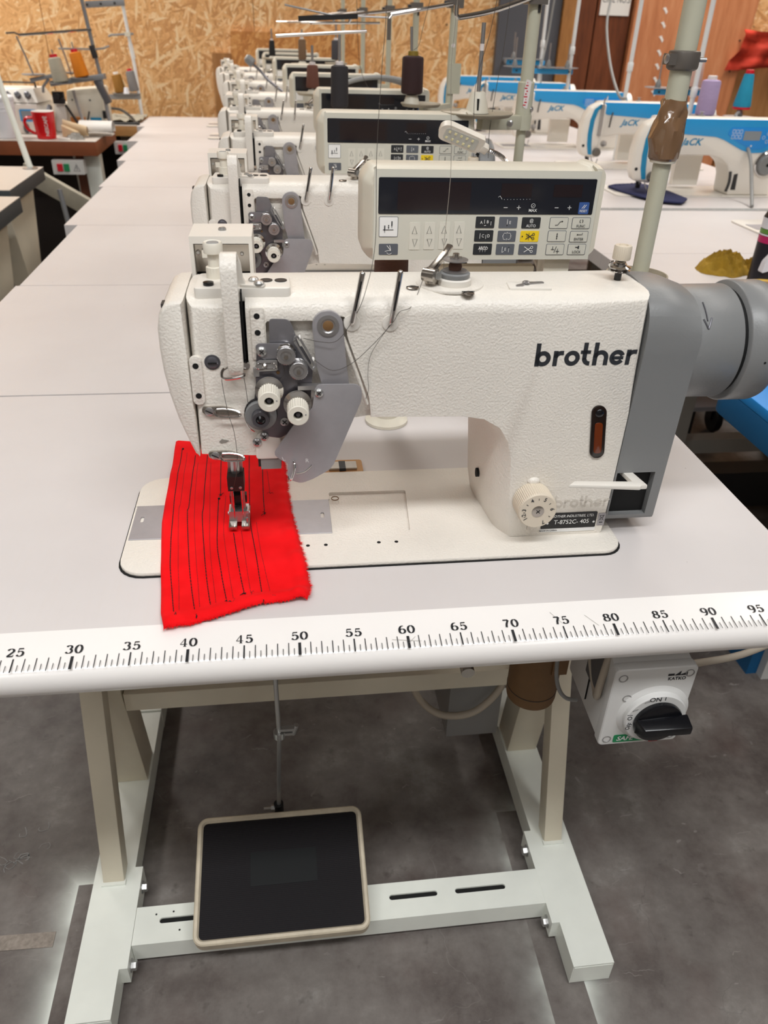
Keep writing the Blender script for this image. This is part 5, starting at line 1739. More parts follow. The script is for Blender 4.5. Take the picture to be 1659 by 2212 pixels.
# ------------------------------------------------------------------ threads of the front machine
def thread_line(label, pts, m='thread_dark', r=.00028, n=8):
    P = smooth_path(pts, n)
    solo('thread', G().tube(P, r, 5), m, label, 'thread', P[-1], 'threads of the front machine', smooth=80)
thread_line('thread falling to the left slotted pin of the front arm', [(.598, .24, 1.40), (.592, .22, 1.242), (.588, .21, 1.194), (.584, .2, 1.131), (.582, .18, 1.06), (.5695, .1395, 1.028), (.560, .142, 1.004), (.545, .1385, .985), (.53, .139, .9835), (.5145, .141, .9865)])
thread_line('thread falling to the bobbin winder on the front arm', [(.667, .30, 1.40), (.6665, .3, 1.246), (.663, .29, 1.191), (.665, .27, 1.11), (.655, .23, 1.05), (.647, .19, 1.031), (.627, .172, 1.030)], 'thread_pale')
thread_line('thread slack between the right slotted pin and the guard lever', [(.6255, .17, 1.03), (.613, .15, 1.012), (.6005, .1395, 1.010), (.5945, .140, 1.0), (.578, .1415, .98), (.558, .1405, .962), (.54, .1395, .956), (.524, .1405, .966)])
thread_line('loose thread end hanging on the front arm right of the cast groove', [(.592, .1395, .998), (.5765, .144, .97), (.5735, .1445, .95), (.5745, .1445, .935), (.572, .1445, .925)], r=.00022)
thread_line('left needle thread running down the face of the front head', [(.4415, .1345, .957), (.4395, .141, .945), (.4425, .141, .915), (.4465, .141, .895), (.4475, .141, .868), (.443, .165, .835), (.436, .185, .80), (.436, .1865, .765)])
thread_line('right needle thread running down the face of the front head', [(.4595, .134, .957), (.4605, .141, .94), (.462, .141, .922), (.4665, .139, .912)])
thread_line('thread looped over the dark discs to the ceramic eyelets', [(.5085, .139, .9865), (.5, .137, .98), (.493, .137, .972), (.4965, .139, .956), (.4895, .139, .943)], r=.00022)

# ------------------------------------------------------------------ thread stands of the machine row
def cone(name_col, label, base, r0, h, group, taper=.9, tip='sticker', foot=None, core=None):
    """wound cone on a paper or plastic core"""
    b = Vector(base)
    t = thing('thread_cone', label, 'thread cone', base, group)
    prof = [(r0*.80, 0), (r0*.96, h*.03), (r0, h*.09), (r0*(1-(1-taper)*.5), h*.5), (r0*taper, h*.92), (r0*taper*.93, h*.97), (r0*taper*.6, h)]
    part('wound_thread', G().lathe(prof, b, (0, 0, 1), 36), 'cone_'+name_col, t)
    part('cone_core', G().lathe([(r0*.48, h-.001), (r0*.45, h+r0*.34), (r0*.38, h+r0*.36), (r0*.2, h+r0*.34)], b, (0, 0, 1), 24), core or 'sticker', t, 'core tip of the cone')
    if foot:
        part('cone_foot', G().lathe([(r0*.42, -r0*.5), (r0*.46, 0.001)], b, (0, 0, 1), 24), foot, t)
    return t

def tray(parent, c, r, holder=True, hi=.028, spindle=.10, m='tray'):
    cx, cy, cz = c
    part('tray', G().lathe([(r*.25, -.008), (r*.9, -.006), (r, -.001), (r, .0005), (r*.97, .001), (r*.9, -.001), (.01, -.002)], c, (0, 0, 1), 48), m, parent)
    if holder:
        part('cone_holder', G().lathe([(.021, -.001), (.020, .002), (.0125, hi), (.011, hi+.0015)], c, (0, 0, 1), 28), 'beige', parent)
        part('holder_slot', G().box(cx-.0045, cx-.0015, cy-.0195, cy-.0125, cz+.004, cz+hi*.72), 'hole', parent)
    if spindle:
        part('spindle', G().cyl((cx, cy, cz+.002), (cx, cy, cz+spindle), .0036, n=14, bev=.001), 'steel', parent)

# front stand: pole, tape, clamp ring, small dish
PX, PYY = .979, .478
ts = thing('thread_stand', 'front grey-green thread stand pole wrapped with brown tape', 'thread stand', (PX, PYY, .75), 'thread stands of the machine row')
part('pole', G().cyl((PX, PYY, .75), (PX, PYY, 1.10), .0110, n=28), 'pole', ts)
part('upper_pole', G().cyl((PX, PYY, 1.09), (PX, PYY, 1.62), .0128, n=28), 'pole', ts)
part('base_flange', G().lathe([(.028, 0), (.028, .004), (.018, .008), (.0135, .02)], (PX, PYY, .75), (0, 0, 1), 28), 'pole', ts)
part('dish', G().lathe([(.012, -.007), (.036, -.006), (.041, 0), (.041, .0025), (.039, .0025), (.0365, -.003), (.012, -.003)], (PX-.004, PYY, .947), (0, 0, 1), 40), 'tray', ts)
# crumpled tape sleeve
g = G()
rows = []
NT = 40
prof = [(1.0915, .0165), (1.094, .0182), (1.104, .0186), (1.116, .0188), (1.126, .0188), (1.134, .0178), (1.140, .0168), (1.1455, .0160), (1.150, .0158), (1.1555, .0148), (1.1585, .0136)]
random.seed(21)
for i, (z_, r_) in enumerate(prof):
    ring = []
    for k in range(NT):
        an = 2*PI*k/NT
        f_ = math.sin(an*3+z_*190)*.0013+math.sin(an*5-z_*260)*.0009+random.uniform(-.0006, .0006)
        if i < 3: f_ *= .25
        bulge = .0045*max(0, math.cos(an-PI*1.05))*max(0, 1-abs(z_-1.118)/.03)
        rr = r_+f_+bulge
        ring.append(g.bm.verts.new((PX+rr*math.cos(an), PYY+rr*math.sin(an), z_+math.sin(an*2+1)*.0012*(i > 8))))
    rows.append(ring)
for a, b in zip(rows, rows[1:]):
    for k in range(NT):
        j = (k+1) % NT
        g.bm.faces.new((a[k], a[j], b[j], b[k]))
g.bm.faces.new(rows[0][::-1]); g.bm.faces.new(rows[-1])
part('tape_wrap', g, 'tape_brown', ts, 'crumpled shiny brown packing tape', smooth=28)
part('sleeve_rim', G().lathe([(.0158, 0), (.0162, .003), (.0158, .004)], (PX, PYY, 1.0885), (0, 0, 1), 32), 'beige', ts)
g = G().lathe([(.0150, 0), (.0178, .002), (.0184, .004), (.0184, .017), (.0178, .0195), (.0150, .0205)], (PX, PYY, 1.189), (0, 0, 1), 40)
g.box(PX-.0225, PX-.012, PYY-.012, PYY+.006, 1.1945, 1.206, .003)
cl_ = part('clamp_ring', g, 'clamp', ts, 'dull grey clamp ring with a screw')
g = G().lathe([(.0052, 0), (.0052, .0018), (.003, .003)], (PX-.0222, PYY-.006, 1.2005), (-1, -.25, 0), 16).cyl((PX+.018, PYY-.004, 1.2005), (PX+.026, PYY-.005, 1.2005), .0026, n=12)
part('clamp_screw', g, 'steel', ts).parent = cl_

POLES = [None, (.955, 1.041), (.925, 1.605), (.921, 2.166), (.912, 2.73), (.872, 3.29), (.83, 3.86)]
CH = 'chrome'
for k in range(1, 7):
    px, py = POLES[k]
    s_ = thing('thread_stand', '%s thread stand pole in the machine row counting from the front' % ORD[k-1], 'thread stand', (px, py, .75), 'thread stands of the machine row')
    part('pole', G().cyl((px, py, .75), (px, py, 1.12), .0090, n=20), 'pole', s_)
    part('upper_pole', G().cyl((px, py, 1.11), (px, py, 1.62), .0118 if k == 1 else .0095, n=20), 'pole', s_)
    part('base_flange', G().lathe([(.028, 0), (.028, .004), (.014, .012)], (px, py, .75), (0, 0, 1), 24), 'pole', s_)
    part('clamp', G().box(px-.017, px+.017, py-.020, py+.018, 1.262, 1.282, .003), 'clamp', s_)
    g = G().cyl((px-.018, py-.012, 1.272), (px-.028, py-.012, 1.272), .005, n=12).cyl((px+.005, py-.01, 1.262), (px+.005, py-.01, 1.25), .003, n=10)
    part('clamp_knob', g, 'dark_stuff', s_)
    if k == 1:
        part('pole_sleeve', G().lathe([(.0125, 0), (.0150, .002), (.0150, .056), (.0135, .058)], (px, py, 1.0865), (0, 0, 1), 24), 'pole', s_)
        part('sleeve_screw', screw(G(), (px+.012, py-.009, 1.1), (.8, -.6, 0), .005, .003, 14), 'steel', s_)
        g = G().bar((px, py-.002, 1.077), (px-.10, py-.075, 1.083), .014, .024, bev=.003)
        g.lathe([(.0165, -.012), (.0165, .013)], (px, py, 1.077), (0, 0, 1), 24)
        part('tray_arm', g, 'pole', s_)
        part('arm_bolt', screw(G(), (px-.035, py-.042, 1.079), (-.59, -.8, 0), .0062, .003, 16), 'steel', s_)
        tray(s_, (.8450, .95, 1.1005), .0635, True, .030, .132)
        part('price_sticker', G().lathe([(.00372, 0), (.00372, .010)], (.8450, .95, 1.1925), (0, 0, 1), 14, close=False), 'sticker', s_)
        g = G()
        for q in range(9):
            an = R(-90+q*9-36)
            zz = 1.106+.0045*q
            g.box(px+.0152*math.cos(R(-100))-.004+.0018*(q % 3), px+.0152*math.cos(R(-100))+.0010+.0016*(q % 2), py-.0156, py-.0152, zz, zz+.0022)
        part('sticker_print', g, 'sticker_red', s_)
        part('pole_sticker', G().prism(roundpoly([(px-.0065, 1.104), (px+.002, 1.1), (px+.004, 1.125), (px+.005, 1.146), (px-.005, 1.149), (px-.007, 1.13)], .003), 'y', py-.0155, py-.0151), 'sticker', s_, 'torn white and red sticker')
        # bent chrome thread rod of this stand
        part('chrome_rod', G().tube(smooth_path([(px-.012, py-.02, 1.272), (.87, 1.0, 1.250), (.815, .985, 1.2395), (.806, .982, 1.2400), (.8035, .982, 1.2450), (.8035, .982, 1.2560)], 5), .0042, 12), CH, s_)
    elif k == 2:
        g = G().bar((px, py-.002, 1.056), (.822, 1.405, 1.062), .012, .016, bev=.002)
        part('tray_arm', g, 'pole', s_)
        tray(s_, (.820, 1.4, 1.0775), .045, False, spindle=0)
        part('cone_holder', G().lathe([(.0185, -.001), (.0175, .002), (.013, .016)], (.799, 1.4, 1.0775), (0, 0, 1), 24), 'beige', s_)
        part('spindle', G().cyl((.799, 1.4, 1.08), (.7925, 1.4, 1.223), .0031, n=12), 'steel', s_)
        part('tray_arm', G().bar((px, py-.002, 1.046), (.64, 1.385, 1.046), .012, .014, bev=.002), 'pole', s_)
        part('spindle', G().cyl((.636, 1.38, 1.052), (.636, 1.38, 1.205), .0031, n=12), 'steel', s_)
        part('cone_holder', G().lathe([(.017, -.001), (.016, .003), (.011, .010)], (.636, 1.38, 1.053), (0, 0, 1), 24), 'beige', s_)
        part('pole_bracket', G().box(px-.008, px+.022, py-.014, py-.008, 1.085, 1.15, .002), 'pole', s_)
        part('pole_sticker', G().cyl((px, py-.0092, 1.187), (px, py-.0098, 1.187), .0045, n=16), 'sticker', s_)
        part('chrome_rod', G().tube([(px-.01, py-.02, 1.270), (.767, 1.545, 1.2445), (.761, 1.543, 1.236)], .0042, 12), CH, s_)
        gp_ = part('guide_plate', G().box(.757, .7655, 1.537, 1.543, 1.195, 1.236, .001), 'clamp', s_)
        part('guide_bar', G().tube([(.503, 1.54, 1.196), (.71, 1.54, 1.211)], .0034, 12), CH, s_)
        part('black_bar', G().bar((.555, 1.55, 1.231), (.69, 1.55, 1.239), .01, .010), 'black', s_)
        part('thin_rod', G().tube([(.525, 1.53, 1.256), (.629, 1.56, 1.240), (.76, 1.545, 1.2385)], .0020, 8), 'steel', s_)
    else:
        tr = {3: (.601, 1.95, 1.056), 4: (.80, 2.6, 1.05), 5: (.605, 3.0, 1.085), 6: (.486, 3.6, 1.08)}[k]
        part('tray_arm', G().bar((px, py, tr[2]-.02), (tr[0], tr[1], tr[2]-.014), .012, .014, bev=.002), 'pole', s_)
        tray(s_, tr, .045, False, spindle=0 if k == 4 else .115)
        part('cone_holder', G().lathe([(.017, -.001), (.012, .008)], tr, (0, 0, 1), 20), 'beige', s_)
        if k == 5:
            t2 = (.738, 3.0, 1.09)
            tray(s_, t2, .045, False, spindle=.13)
        part('chrome_rod', G().tube([(px, py-.02, 1.268), (px-.2, py-.1, 1.245), (px-.21, py-.1, 1.225)], .0042, 10), CH, s_)
        part('guide_bar', G().tube([(px-.32, py-.1, 1.222), (px-.12, py-.1, 1.228)], .003, 8), CH, s_)
GC = 'thread cones of the machine row'
cone('dark_brown', 'dark maroon-brown thread cone with a dull yellow core on the third stand', (.7985, 1.4, 1.0955), .0242, .074, GC, .97, foot='black', core='gold_core')
cone('charcoal', 'charcoal thread cone standing between the second and third controllers', (.636, 1.38, 1.068), .0195, .081, GC, .97, foot='black')
cone('rust', 'rust brown thread cone left of the charcoal cone', (.601, 1.95, 1.068), .0185, .057, GC, .82)
cone('taupe', 'taupe thread cone in front of the far strand board', (.605, 3.0, 1.098), .0160, .070, GC, .92)
cone('slate', 'small dark slate thread cone right of the taupe cone', (.738, 3.0, 1.101), .0190, .067, GC, .93)
cone('jet', 'small black thread cone farthest back above the row', (.486, 3.6, 1.09), .0150, .060, GC, .8)
cone('cocoa', 'cocoa brown thread cone half hidden under the nearest panel', (.635, .455, .8925), .0225, .098, GC, .95)
solo('cone_block', G().lathe([(.03, 0), (.03, .004), (.017, .01), (.012, .141)], (.635, .455, .7505), (0, 0, 1), 24), 'beige', 'short cream cone post behind the front arm', 'cone holder', (.635, .455, .7505))

def row_thread(label, pts):
    P = smooth_path(pts, 6)
    solo('thread', G().tube(P, .0005, 4), 'thread_dark', label, 'thread', P[-1], 'loose threads over the machine row', smooth=80)
row_thread('thread rising from the maroon-brown cone', [(.799, 1.4, 1.18), (.810, 1.4, 1.19), (.818, 1.4, 1.225), (.835, 1.4, 1.29)])
row_thread('thread hanging beside the empty spindle of the second stand', [(.862, .93, 1.29), (.852, .93, 1.22), (.835, .92, 1.16), (.823, .88, 1.12), (.815, .82, 1.06), (.80, .76, 1.03)])
row_thread('thread hanging down in front of the grey door', [(.897, .99, 1.29), (.893, .99, 1.2), (.884, .98, 1.14), (.876, .97, 1.07), (.868, .93, 1.03)])
row_thread('thread sagging between the charcoal cone and the grey cables', [(.70, 1.7, 1.3), (.708, 1.7, 1.15), (.73, 1.7, 1.09), (.748, 1.65, 1.075), (.735, 1.6, 1.06)])

# small gooseneck lamp farther along the row
l2 = thing('work_lamp', 'small far gooseneck lamp at the left end of the machine row', 'lamp', (.45, 2.95, 1.0))
part('lamp_head', G().lathe([(.010, 0), (.016, .006), (.017, .03), (.012, .036)], (.388, 2.92, 1.105), (.75, 0, -.6), 16), 'grey_cover', l2)
part('lamp_lens', G().lathe([(.013, 0), (.009, .006)], (.391, 2.92, 1.1025), (-.75, 0, .6), 16), 'led_body', l2)
part('gooseneck', G().tube(smooth_path([(.41, 2.92, 1.085), (.44, 2.92, 1.06), (.47, 2.9, 1.03), (.50, 2.88, 1.01), (.53, 2.86, .99)], 5), .005, 8), 'grey_dark', l2)
part('lamp_base', G().cyl((.53, 2.86, .975), (.53, 2.86, .993), .014, n=16), 'black', l2)

# cable loops behind the third panel
for q, (r_, lab) in enumerate(((.115, 'outer'), (.10, 'middle'), (.085, 'inner'))):
    P = [(.80+r_*1.25*math.cos(R(a)), 2.02+.02*q, 1.035+r_*.52*math.sin(R(a))+.005*q) for a in range(10, 175, 8)]
    solo('cable', G().tube(P, .0065, 8), 'cable_grey', '%s of the grey cable arcs behind the third panel' % lab, 'cable', P[0], 'grey cable arcs')

# ------------------------------------------------------------------ clip-on lamp of the second machine
lm = thing('work_lamp', 'cream gooseneck work lamp with led chips left of the second pole', 'lamp', (.80, .80, 1.0))
o_ = Vector((.778, .75, 1.0800))
rt_ = Vector((.066, 0, -.0225)).normalized()
nr_ = Vector((-.18, -.80, -.42)); nr_ = (nr_-rt_*nr_.dot(rt_)).normalized()
up__ = nr_.cross(rt_).normalized()
hd = roundpoly([(-.036, -.0135), (.034, -.0135), (.036, .0125), (-.026, .0145), (-.037, .008)], [.012, .003, .003, .010, .010], 5)
lh = part('lamp_head', G().plate(hd, (o_-nr_*.012, rt_, up__), .012), 'led_body', lm)
part('lamp_lens', G().plate(rrect(-.028, .026, -.0098, .0095, .004, 4), (o_, rt_, up__), .0008), 'lens', lm).parent = lh
for i in range(5):
    for j in (0, 1):
        cx, cz = -.0215+i*.0095+j*-.0015, .0048-j*.0102
        part('led_chip', G().plate([(cx-.0017, cz-.0017), (cx+.0017, cz-.0017), (cx+.0017, cz+.0017), (cx-.0017, cz+.0017)], (o_+nr_*.0008, rt_, up__), .0008), 'led', lm).parent = lh
part('lamp_socket', G().bar(o_-nr_*.006+rt_*.034-up__*.002, o_-nr_*.006+rt_*.046-up__*.004, .014, .012, up__, .002), 'led_body', lm).parent = lh
part('lamp_switch', G().plate([(-.002, -.002), (.003, -.002), (.003, .002), (-.002, .002)], (o_+rt_*.0335-up__*.0125, rt_, up__), .0012), 'hole', lm).parent = lh
s0 = o_+rt_*.046-up__*.004-nr_*.006
P = smooth_path([s0, s0+Vector((.018, .0, -.006)), s0+Vector((.032, .003, -.016)), s0+Vector((.045, .008, -.036)), s0+Vector((.05, .015, -.09))], 14)
g = G()
rr = [.0040 if i % 2 else .0033 for i in range(len(P))]
g.tube(P, .0036, 12, radii=rr)
part('gooseneck', g, 'chrome', lm, 'ribbed chrome gooseneck', smooth=20)
part('lamp_base', G().lathe([(.016, 0), (.016, .012), (.008, .016)], P[-1]+Vector((0, 0, -.012)), (0, 0, 1), 24), 'black', lm)

# ------------------------------------------------------------------ rotary isolator switch under the table
sw = thing('isolator_switch', 'light grey rotary isolator switch with a big black handle under the table edge', 'switch', (.875, .08, .60))
bx0, bx1, bz0, bz1, by = .8245, .9165, .553, .667, .033
part('back_box', G().hexa([(bx0+.002, by, bz0+.002), (bx1-.002, by, bz0+.002), (bx1-.006, .14, bz0+.004), (bx0+.006, .14, bz0+.004),
                           (bx0+.002, by, bz1-.002), (bx1-.002, by, bz1-.002), (bx1-.006, .14, bz1+.028), (bx0+.006, .14, bz1+.028)], .003), 'switch_grey', sw)
part('mount_plate', G().box(.84, .91, .09, .15, .662, .7148, .002), 'frame', sw)
cv = part('cover', G().prism(rrect(bx0, bx1, bz0, bz1, .006, 5), 'y', by-.011, by+.002, .003, 3), 'switch_grey', sw)
scx, scz = .878, .601
part('dial_bulge', G().lathe([(.041, 0), (.038, .002), (.0345, .0035)], (scx, by-.0105, scz), (0, -1, 0), 48), 'switch_grey', sw).parent = cv
dr = part('dial_ring', G().lathe([(.0345, 0), (.0345, .006), (.033, .0075)], (scx, by-.013, scz), (0, -1, 0), 56), 'switch_grey', sw)
kn = part('handle', G().lathe([(.0265, 0), (.027, .003), (.0262, .006), (.024, .007)], (scx+.0015, by-.0205, scz-.0015), (0, -1, 0), 48), 'black_gloss', sw, 'glossy black rotary handle')
hxx = scx+.0015
g = G().hexa([(hxx-.027, by-.027, scz-.012), (hxx+.029, by-.027, scz-.008), (hxx+.029, by-.027, scz+.012), (hxx-.027, by-.027, scz+.008),
              (hxx-.022, by-.040, scz-.0065), (hxx+.029, by-.043, scz-.0025), (hxx+.029, by-.043, scz+.0075), (hxx-.022, by-.040, scz+.0045)], .0018)
part('handle_grip', g, 'black_gloss', sw).parent = kn
sf = FRONT(0, by-.0205, 0)
g = G()
g.text('ON', .0085, FRONT(scx-.0065, by-.0206, scz+.0298), bold=.006)
g.ribbon([(scx+.0045, scz+.0275), (scx+.0045, scz+.0325)], .0009, sf)
a = R(188)
g.text('OFF', .0072, ((scx+0.0300*math.cos(R(196)), by-.0206, scz+0.0300*math.sin(R(196))), (math.sin(R(16)), 0, math.cos(R(16))), (-math.cos(R(16)), 0, math.sin(R(16)))), sx=.85, bold=.006)
g.text('O', .0075, ((scx+0.0300*math.cos(R(172)), by-.0206, scz+0.0300*math.sin(R(172))), (-.14, 0, 1), (-1, 0, -.14)))
g.ribbon([(scx-.0338, scz+.009), (scx-.0275, scz+.0085)], .0006, sf)
for an in (120, 150):
    c_ = Vector((scx+0.0300*math.cos(R(an)), scz+0.0300*math.sin(R(an))))
    g.ribbon(roundpoly([(c_.x-.003, c_.y-.001), (c_.x+.002, c_.y+.0006), (c_.x+.003, c_.y+.002), (c_.x-.002, c_.y+.0008)], .0006), .0003, sf, closed=True)
part('dial_lettering', g, 'ink', sw).parent = dr
g = G()
lf = FRONT(0, by-.0111, 0)
lx, lz = .8945, .6555
g.ribbon([(lx-.011, lz+.001), (lx-.004, lz+.001)], .003, lf); g.flat([(lx-.004, lz-.0005), (lx+.003, lz+.0058), (lx+.0025, lz+.0005), (lx+.0105, lz+.004), (lx+.0105, lz-.0005)], lf)
g.text('KATKO', .0062, FRONT(lx, by-.0112, lz-.0048), bold=.02, sx=.95)
part('cover_emblem', g, 'ink_black', sw).parent = cv
for cx, cz in ((bx0+.010, bz1-.0115), (bx1-.009, bz1-.0095), (bx0+.009, bz0+.0105), (bx1-.009, bz0+.010), (scx-.0335, scz+.0245)):
    s_ = part('screw_recess', G().lathe([(.0044, 0), (.0050, .0008), (.0050, .0011), (.0041, .0011), (.0036, .0002), (.0005, 0)], (cx, by-.0105, cz), (0, -1, 0), 24), 'grey_plastic', sw)
    s_.parent = cv
sl_ = part('safety_label', G().plate(rrect(bx0+.0165, bx0+.055, bz0+.0045, bz0+.0160, .0018, 3), FRONT(0, by-.0111, 0), .0004), 'green', sw, 'green safety label')
sl_.parent = cv
part('safety_text', G().text('SAFE', .0092, FRONT(bx0+.0295, by-.0117, bz0+.0104), shear=.2, bold=.02), 'white_print', sw).parent = cv
part('red_pad', G().box(scx+.003, scx+.013, by-.016, by-.0108, bz0+.007, bz0+.0125, .001), 'red', sw).parent = cv
part('rating_label', G().prism([(.05, .60), (.088, .605), (.088, .675), (.05, .66)], 'x', bx0+.0008, bx0+.0024), 'grey_dark', sw)
part('side_slot', G().prism([(.075, .571), (.0755, .571), (.0765, .604), (.0758, .604)], 'x', bx0+.0008, bx0+.0026), 'hole', sw)
P = smooth_path([(.836, .055, .712), (.826, .046, .66), (.8205, .041, .625), (.8225, .045, .6075), (.827, .057, .602), (.8285, .073, .610), (.827, .092, .64), (.830, .11, .69)], 6)
solo('cable', G().tube(P, .0042, 10), 'cable_beige', 'beige cable looped against the left side of the isolator switch', 'cable', P[0], smooth=80)
P = smooth_path([(.926, .10, .600), (.955, .10, .592), (.99, .11, .583), (1.05, .13, .571), (1.13, .16, .566), (1.25, .2, .56)], 6)
solo('cable', G().tube(P, .0045, 10), 'cable_beige', 'beige cable leaving the isolator switch to the right', 'cable', P[0], smooth=80)
P = smooth_path([(.802, .13, .66), (.8035, .12, .60), (.807, .12, .565), (.815, .12, .54), (.826, .12, .526), (.840, .12, .522)], 6)
solo('cable', G().tube(P, .0026, 8), 'cable_grey', 'thin grey cable between the brown bottle and the switch', 'cable', P[0], smooth=80)
# brown bottle and what hangs behind it
b_ = thing('oil_bottle', 'brown cylindrical bottle hanging below the table top', 'bottle', (.812, .20, .44))
part('bottle_body', G().lathe([(.028, 0), (.0325, .003), (.0335, .008), (.0335, .25), (.03, .262)], (.812, .20, .452), (0, 0, 1), 44), 'card', b_)
part('bottle_band', G().lathe([(.0338, 0), (.0338, .0012)], (.812, .20, .472), (0, 0, 1), 44), 'dark_stuff', b_)
part('bottle_flap', G().box(.822, .842, .166, .169, .52, .56, .001), 'card', b_)
mb_ = thing('control_box', 'grey motor control box under the table behind the brown bottle', 'box', (.80, .47, .2))
part('box_body', G().box(.765, .862, .44, .56, .10, .30, .006), 'grey_plastic', mb_)
part('box_lid', G().box(.763, .864, .438, .562, .285, .303, .003), 'grey_cover', mb_)
P = smooth_path([(.69, .44, .283), (.70, .42, .235), (.74, .40, .205), (.80, .40, .205), (.85, .42, .24), (.86, .44, .28)], 6)
solo('cable', G().tube(P, .0065, 10), 'cable_beige', 'thick beige cable sagging under the cross beam', 'cable', P[0], smooth=80)

# ------------------------------------------------------------------ blue and white machines on the right
RT = [.28, .852, 1.385, 1.922, 2.49, 3.05, 3.62, 4.18, 4.74]
RX = [1.30, 1.30, 1.30, 1.285, 1.26, 1.22, 1.17, 1.12]
for k in range(8):
    y0, y1 = RT[k]+.001, RT[k+1]-.001
    x0 = RX[k]
    nm_ = ['nearest', 'second', 'third', 'fourth', 'fifth', 'sixth', 'seventh', 'farthest'][k]
    t = thing('sewing_table', '%s white table of the right-hand row with a grey ruler strip' % nm_, 'table', (x0+.5, (y0+y1)/2, 0), 'white tables of the right-hand row')
    part('table_top', G().box(x0, x0+1.08, y0, y1, .715, .75, .003), 'table', t)
    if k in (1, 3):
        rs = part('ruler_strip', G().box(x0, x0+1.08, y0+.001, y0+.036, .7496, .7508, .0004, 1), 'cable_grey', t)
    if k in (1, 3):
        g = G()
        fr = FLAT(0, 0, .7510)
        for q in range(0, 106):
            h_ = .010 if q % 10 == 0 else .008 if q % 5 == 0 else .005
            g.flat([(x0+.01*q, y0+.034-h_), (x0+.01*q+.001, y0+.034-h_), (x0+.01*q+.001, y0+.034), (x0+.01*q, y0+.034)], fr)
            if q % 5 == 0 and q:
                g.text(str(q), .009, FLAT(x0+.01*q, y0+.014, .7510))
        part('ruler_marks', g, 'white_print', t).parent = rs
    for xx in ((.16, .86) if k else (.45, .86)):
        part('column', G().box(x0+xx, x0+xx+.06, y0+.3, y0+.36, .05, .715, .002), 'leg_grey', t)
        part('foot', G().box(x0+xx, x0+xx+.06, y0+.03, y0+.52, 0, .05, .003), 'leg_grey', t)
    part('cross_beam', G().box(x0+.22, x0+.86, y0+.34, y0+.38, .27, .31, .002), 'leg_grey', t)

